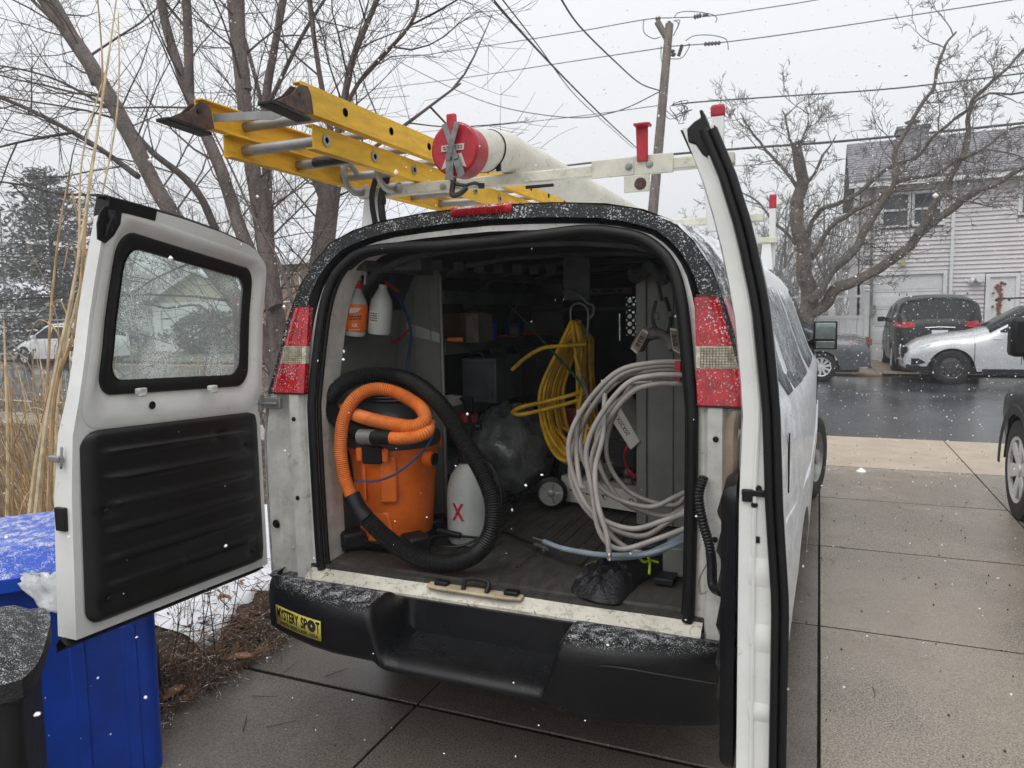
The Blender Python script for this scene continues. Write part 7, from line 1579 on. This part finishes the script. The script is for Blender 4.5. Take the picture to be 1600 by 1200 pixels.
# silver crossover (front towards the left)
NY = 15.85
fxw = U(1487, 570, Y=NY).x; L = 4.6; o_ = (fxw+3.72, NY+.92, SZ)
t, Ya, pn = car('silver_crossover', 'silver crossover with black steel wheels and headlight facing left across the street', 'car', o_, math.pi, L, 1.84, 1.78, [(0, .75), (.04, 1.08), (.2, 1.38), (.5, 1.66), (1.0, 1.75), (1.9, 1.77), (2.2, 1.72), (2.62, 1.48), (3.05, 1.22), (3.3, 1.15), (4.0, 1.06), (4.3, .97), (4.5, .82), (4.58, .64), (4.6, .48)], 1.10, 'car_silver', (.88, 3.72), .375, 'steelblack', [(.55, 1.15, .9, 9), (1.20, 2.0, 9, 9), (2.05, 2.85, 9, .60)], (2.30, 3.02, .90), (.10, .46, .82), rails=1)
for sg in (-1, 1):
    b = MB(); b.grid([[Vector((x, sg*(Ya(x, z)+.006), z)) for z in (z0, (z0+z1)/2, z1)] for x, z0, z1 in ((3.98, .94, .97), (4.15, .84, 1.0), (4.30, .78, .95), (4.42, .76, .86))]); b.build('headlight', 'head_lens', t, local=True)
    b = MB(); b.grid([[Vector((x, sg*(Ya(x, .5)+.006), z)) for z in (z0, z1)] for x, z0, z1 in ((4.22, .46, .48), (4.35, .42, .56), (4.48, .42, .56))]); b.build('fog_recess', 'black_plastic', t, local=True)
    b = MB(); b.bx(1.4, 3.15, sg*.905, sg*.925, .22, .34); b.build('sill_cladding', 'black_plastic', t, local=True, bevel=.01)
b = MB(); b.grid([[Vector((4.606-.25*abs(y)**2.4, y, z)) for z in (.52, .66, .80)] for y in [lerp(-.55, .55, k/8) for k in range(9)]]); b.build('grille', 'black_plastic', t, local=True)
b = MB(); b.tube([(4.60, -.34, .80), (4.625, -.16, .62), (4.63, 0, .58), (4.625, .16, .62), (4.60, .34, .80)], .022, 6); b.build('grille_chrome', 'chrome', t, local=True)
b = MB(); b.bx(4.1, 4.585, -.80, .80, .24, .42); b.build('bumper_lip', 'black_plastic', t, local=True, bevel=.04)
# grey saloon
rwx = U(1283, 570, Y=NY+.1).x; o_ = (rwx+1.05, NY+1.0, SZ)
t, Ya, pn = car('grey_saloon', 'dark grey saloon parked with its rear beside the white fence', 'car', o_, math.pi, 4.8, 1.82, 1.46, [(0, .55), (.03, .88), (.10, 1.00), (.3, 1.07), (.75, 1.10), (1.5, 1.40), (2.0, 1.46), (2.6, 1.44), (3.35, 1.08), (3.6, .99), (4.4, .86), (4.72, .68), (4.8, .48)], .94, 'car_grey', (1.05, 3.85), .34, 'ten', [(.95, 1.75, .42, 9), (1.8, 2.5, 9, 9), (2.55, 3.35, 9, .52)], (2.72, 3.40, .88), (.80, 1.48, .85))
for sg in (-1, 1):
    b = MB(); b.grid([[Vector((x-(.012 if x < .1 else 0), sg*(Ya(x, z)+.006), z)) for z in (z0, z1)] for x, z0, z1 in ((.02, .82, .99), (.12, .82, 1.0), (.30, .86, .98), (.45, .90, .95))]); b.slab([(-.012, sg*.72, .83), (-.012, sg*.45, .86), (-.012, sg*.45, .98), (-.012, sg*.72, .98)], (.03, 0, 0)); b.build('tail_light', 'lamp_red', t, local=True)
    b = MB(); b.tube([(3.3, sg*(Ya(3.3, .96)+.01), .955), (2.5, sg*(Ya(2.5, .96)+.01), .955), (1.2, sg*(Ya(1.2, .96)+.01), .96), (.98, sg*(Ya(.98, .98)+.01), .99)], .012, 5); b.build('chrome_strip', 'chrome', t, local=True)
# black SUV, tail towards the street
cx = U(1465, 520, Y=18.4).x; o_ = (cx, 18.05, -.02)
t, Ya, pn = car('black_suv', 'black three-row SUV with roof rails backed by the garage door, tail to the street', 'car', o_, math.pi/2, 4.5, 1.96, 1.97, [(0, .86), (.02, 1.18), (.07, 1.32), (.16, 1.52), (.30, 1.79), (.42, 1.89), (.9, 1.96), (1.8, 1.97), (2.5, 1.88), (3.0, 1.5), (3.4, 1.28), (4.1, 1.15), (4.4, .9), (4.5, .5)], 1.24, 'car_black', (.85, 3.65), .37, 'six', [(.50, 1.2, .9, 9), (1.25, 2.1, 9, 9), (2.15, 3.0, 9, .6)], (2.6, 3.3, .88), (.09, .36, .84), rails=2)
for sg in (-1, 1):
    b = MB(); b.slab([(-.012, sg*.52, 1.17), (-.010, sg*.56, 1.27), (.03, sg*.80, 1.30), (.05, sg*.84, 1.16), (.0, sg*.74, 1.13)], (.06, 0, 0)); b.grid([[Vector((x, sg*(Ya(x, z)+.008), z)) for z in (z0, z1)] for x, z0, z1 in ((.09, 1.14, 1.27), (.18, 1.17, 1.29), (.35, 1.21, 1.29))]); b.build('tail_light', 'lamp_red', t, local=True)
b = MB(); b.tube([(-.02, -.32, 1.14), (-.03, 0, 1.155), (-.02, .32, 1.14)], .014, 6); b.build('chrome_bar', 'chrome', t, local=True)
b = MB(); b.bx(-.02, -.008, -.17, .17, .98, 1.08); b.build('number_plate', 'garage_white', t, local=True)
b = MB(); b.bx(.30, .44, -.55, .55, 1.80, 1.82); b.build('spoiler', 'car_black', t, local=True, bevel=.02); b = MB(); b.bx(-.03, .2, -.88, .88, .32, .50); b.build('bumper', 'black_plastic', t, local=True, bevel=.04)
b = MB(); b.bx(-.012, 0, -.12, .12, .60, .66); b.tube([(.2, 0, 1.66), (.1, .12, 1.2)], .008, 5); b.build('wiper', 'rubber', t, local=True)
# white SUV at the left
wxL = U(38, 548, Y=16.6).x; o_ = (wxL+3.7, 17.3, SZ)
WY = 16.9; wxL = U(38, 545, Y=WY).x
t, Ya, pn = car('white_suv', 'white SUV with alloy wheels parked across the street beside the evergreen', 'car', (wxL+3.85, WY+.93, SZ), math.pi, 4.75, 1.93, 1.73, [(0, .75), (.04, 1.05), (.2, 1.35), (.5, 1.60), (1.1, 1.70), (2.0, 1.73), (2.7, 1.68), (3.15, 1.42), (3.5, 1.14), (3.7, 1.08), (4.2, .98), (4.5, .85), (4.7, .66), (4.75, .48)], 1.06, 'car_white', (.95, 3.85), .37, 'five', [(.6, 1.3, .9, 9), (1.35, 2.25, 9, 9), (2.30, 3.25, 9, .58)], (2.78, 3.45, .88), (.10, .46, .82), rails=2)
for sg in (-1, 1): b = MB(); b.grid([[Vector((x, sg*(Ya(x, z)+.006), z)) for z in (z0, z1)] for x, z0, z1 in ((4.05, .85, .9), (4.35, .74, .90), (4.5, .72, .82))]); b.build('headlight', 'head_lens', t, local=True)
# dark pickup at the right edge, front to the street
o_ = (2.585+1.0, 4.38-4.55, -.03)
t, Ya, pn = car('black_pickup', 'dark pickup truck with bright alloy wheel cut off by the right edge of the picture', 'pickup truck', o_, math.pi/2, 5.5, 2.0, 1.90, [(0, .9), (.03, 1.30), (.1, 1.36), (1.6, 1.38), (1.7, 1.80), (2.1, 1.90), (3.2, 1.88), (3.8, 1.42), (4.0, 1.33), (4.9, 1.22), (5.3, 1.12), (5.45, .9), (5.5, .6)], 1.32, 'car_black', (1.2, 4.55), .41, 'six', [(1.85, 2.7, 9, 9), (2.75, 3.75, 9, .6)], (3.25, 3.85, .88), (1.62, 1.78, .85), sill=.42, pf=.10)
b = MB(); b.box((3.55, 1.16, 1.50), (.14, .24, .26)); b.build('tow_mirror', 'black_plastic', t, local=True, bevel=.03)
for c in (1.2, 4.55):
    b = MB(); b.grid([[Vector((c+math.cos(math.pi*k/16)*q, 1.0+y, .37+math.sin(math.pi*k/16)*q)) for q, y in ((.48, .004), (.55, .010), (.555, .0))] for k in range(17)]); b.build('arch_trim', 'black_plastic', t, local=True)

# ------------------------------------------------------------------ utility pole and wires
PD = 25.0
def pw(x, y, D=PD): return U(x, y, D=D)
tp_, lo_ = pw(1046, 38), pw(1021, 320); dr_ = (lo_-tp_); bs_ = tp_+dr_*(tp_.z/(tp_.z-lo_.z)) if tp_.z != lo_.z else lo_
UP = thing('utility_pole', 'leaning grey wooden utility pole with insulators above the van roof', 'utility pole', bs_)
b = MB(); b.tube([bs_, lo_, tp_], [.19, .175, .14], 14); b.build('pole', 'wood_pole', UP, smooth=60)
b = MB(); b.tube([pw(1043, 62), pw(1027, 34)], .11, 10); b.build('fork_arm', 'wood_pole', UP)
def insul(pts_, r=.07, n=7, nm='insulator'):
    b = MB(); P = resample(spline(pts_, 4), max(.02, (pts_[0]-pts_[-1]).length/(2*n))); b.tube(P, [r if i % 2 else r*.45 for i in range(len(P))], 10); b.build(nm, 'insulator', UP, smooth=0)
insul([pw(1046, 33), pw(1043, 54)]); insul([pw(1066, 70), pw(1060, 88)]); insul([pw(1084, 27), pw(1096, 24)], .09, 3); insul([pw(1098, 24), pw(1108, 23)], .07, 3); insul([pw(1100, 69), pw(1126, 67)], .08, 5); insul([pw(1024, 30), pw(1032, 28)], .08, 2); insul([pw(1050, 78), pw(1053, 88)], .10, 2, 'cutout')
for L in ([(1055, 33), (1060, 38), (1052, 56)], [(1052, 33), (1062, 32), (1058, 45)], [(1006, 30), (1006, 50), (1020, 60), (1032, 58)], [(1070, 72), (1078, 70), (1066, 90), (1048, 92)], [(1053, 28), (1060, 20), (1080, 18), (1110, 22), (1120, 28), (1118, 35)], [(1071, 64), (1085, 56), (1110, 55), (1132, 60), (1137, 68), (1138, 78)], [(1033, 72), (1033, 90), (1036, 100)]):
    b = MB(); b.tube(spline([pw(*q) for q in L], 6), .015, 5); b.build('jumper_lead', 'wire', UP)
b = MB(); rk_ = random.Random(3)
for k in range(7):
    c = pw(1052+rk_.uniform(0, 14), 176+rk_.uniform(-6, 8)); b.tube(spline([c+Vector((rk_.uniform(-.4, .4), 0, rk_.uniform(-.3, .3))) for _ in range(5)], 5), .012, 4)
b.build('cable_loops', 'wire', UP, kind='stuff')
wires = [('thin high-voltage wire at the very top of the pole running left', [(1046, 28, 25), (1005, 31, 27), (880, 53, 30), (690, 82, 36), (520, 105, 45)], .018),
 ('top wire running right from the pole out of the picture', [(1046, 28, 25), (1110, 25, 25), (1180, 15, 25), (1275, 0, 24), (1400, -25, 24)], .016),
 ('second wire running left below the top one', [(1040, 74, 25), (880, 98, 30), (700, 125, 36), (560, 142, 45)], .018),
 ('second wire running right up to the top right corner', [(1040, 73, 25), (1140, 65, 25), (1300, 43, 24), (1600, -3, 23)], .018),
 ('sagging cable dropping from the top edge to the pole', [(872, -10, 14), (905, 40, 17), (960, 95, 21), (1000, 130, 24), (1032, 142, 25)], .022),
 ('thicker of the two steep service cables above the pipe', [(762, -10, 9), (810, 45, 11), (880, 120, 16), (950, 190, 22), (1000, 236, 30)], .020),
 ('thinner steep service cable beside the thicker one', [(778, -10, 9), (840, 70, 12), (900, 150, 17), (960, 205, 24), (990, 232, 30)], .010),
 ('cable running right from the middle of the pole', [(1050, 165, 25), (1085, 160, 25), (1200, 152, 25), (1400, 138, 24), (1620, 112, 23)], .026),
 ('heavy bundled telephone cable crossing above the grey house', [(840, 264, 34), (1000, 246, 27), (1160, 232, 25), (1300, 222, 24), (1450, 208, 24), (1620, 190, 23)], .042),
 ('thin cable below the heavy telephone cable', [(1100, 262, 26), (1300, 250, 25), (1450, 236, 25)], .012),
 ('drooping thin wire from the pole to the trees at left', [(1031, 143, 25), (960, 175, 27), (880, 183, 30), (760, 160, 34), (640, 105, 38), (560, 60, 42)], .02),
 ('thin wire crossing behind the bare twigs at mid height', [(1028, 165, 25), (900, 182, 29), (780, 195, 33), (640, 208, 40)], .014),
 ('low wire passing left behind the bare trees', [(620, 270, 40), (430, 300, 40), (200, 320, 40), (-20, 332, 40)], .022),
 ('lowest wire passing left behind the evergreen', [(560, 330, 42), (300, 352, 42), (100, 372, 42), (-20, 380, 42)], .02),
 ('upper wire passing left across the leaning trunk', [(640, 150, 36), (400, 165, 36), (200, 175, 36), (-20, 178, 36)], .016),
 ('slack wire in front of the grey house siding leading to the mirror', [(1262, 545, 14), (1275, 500, 15), (1290, 440, 17), (1300, 400, 18)], .010)]
for lab, L, r in wires:
    b = MB(); b.tube(spline([U(x, y, D=D) for x, y, D in L], 8), r, 5); o = b.build('overhead_wire', 'wire', None); tagp(o, lab, 'wire', 'overhead wires')

# ------------------------------------------------------------------ falling snow
rs = random.Random(99); b = MB()
def flake(c, r):
    sx, sy, sz = (r*rs.uniform(.7, 1.3) for _ in range(3)); q = [Vector((sx, 0, 0)), Vector((-sx, 0, 0)), Vector((0, sy, 0)), Vector((0, -sy, 0)), Vector((0, 0, sz)), Vector((0, 0, -sz))]
    b.add([c+p for p in q], [(0, 2, 4), (2, 1, 4), (1, 3, 4), (3, 0, 4), (2, 0, 5), (1, 2, 5), (3, 1, 5), (0, 3, 5)])
for k in range(30000):
    c = Vector((rs.uniform(-9, 8), rs.uniform(-2.3, 14), rs.uniform(0, 6)))
    if -1.0 < c.x < 1.0 and .05 < c.y < 5.5 and c.z < 2.15: continue
    if (c-CAMP).length < .45: continue
    flake(c, (.0011+.0042*rs.random()**2.5)*(1.0+.07*(c-CAMP).length))
b.build('falling_snow', 'flake', None, kind='stuff', fixn=False, smooth=60)

# ------------------------------------------------------------------ thin snowy air
hm = bpy.data.materials.new('haze_air'); hm.use_nodes = True; hn = hm.node_tree; hn.nodes.remove(hn.nodes['Principled BSDF'])
pv = hn.nodes.new('ShaderNodeVolumePrincipled'); pv.inputs['Color'].default_value = (.93, .94, .96, 1); pv.inputs['Density'].default_value = HAZE; pv.inputs['Anisotropy'].default_value = .2
hn.links.new(pv.outputs[0], hn.nodes['Material Output'].inputs['Volume']); MATS['haze_air'] = hm
_top = max((o_.bound_box[k][2]+(o_.matrix_parent_inverse.translation.z+(o_.parent.location.z if o_.parent.type == 'EMPTY' else 0) if o_.parent else 0)) for o_ in COL.objects if o_.type == 'MESH' for k in range(8))
b = MB(); b.bx(-305, 305, -65, 505, -1.3, max(_top, 12)+1.0); o = b.build('haze', 'haze_air', None, smooth=0, kind='stuff')
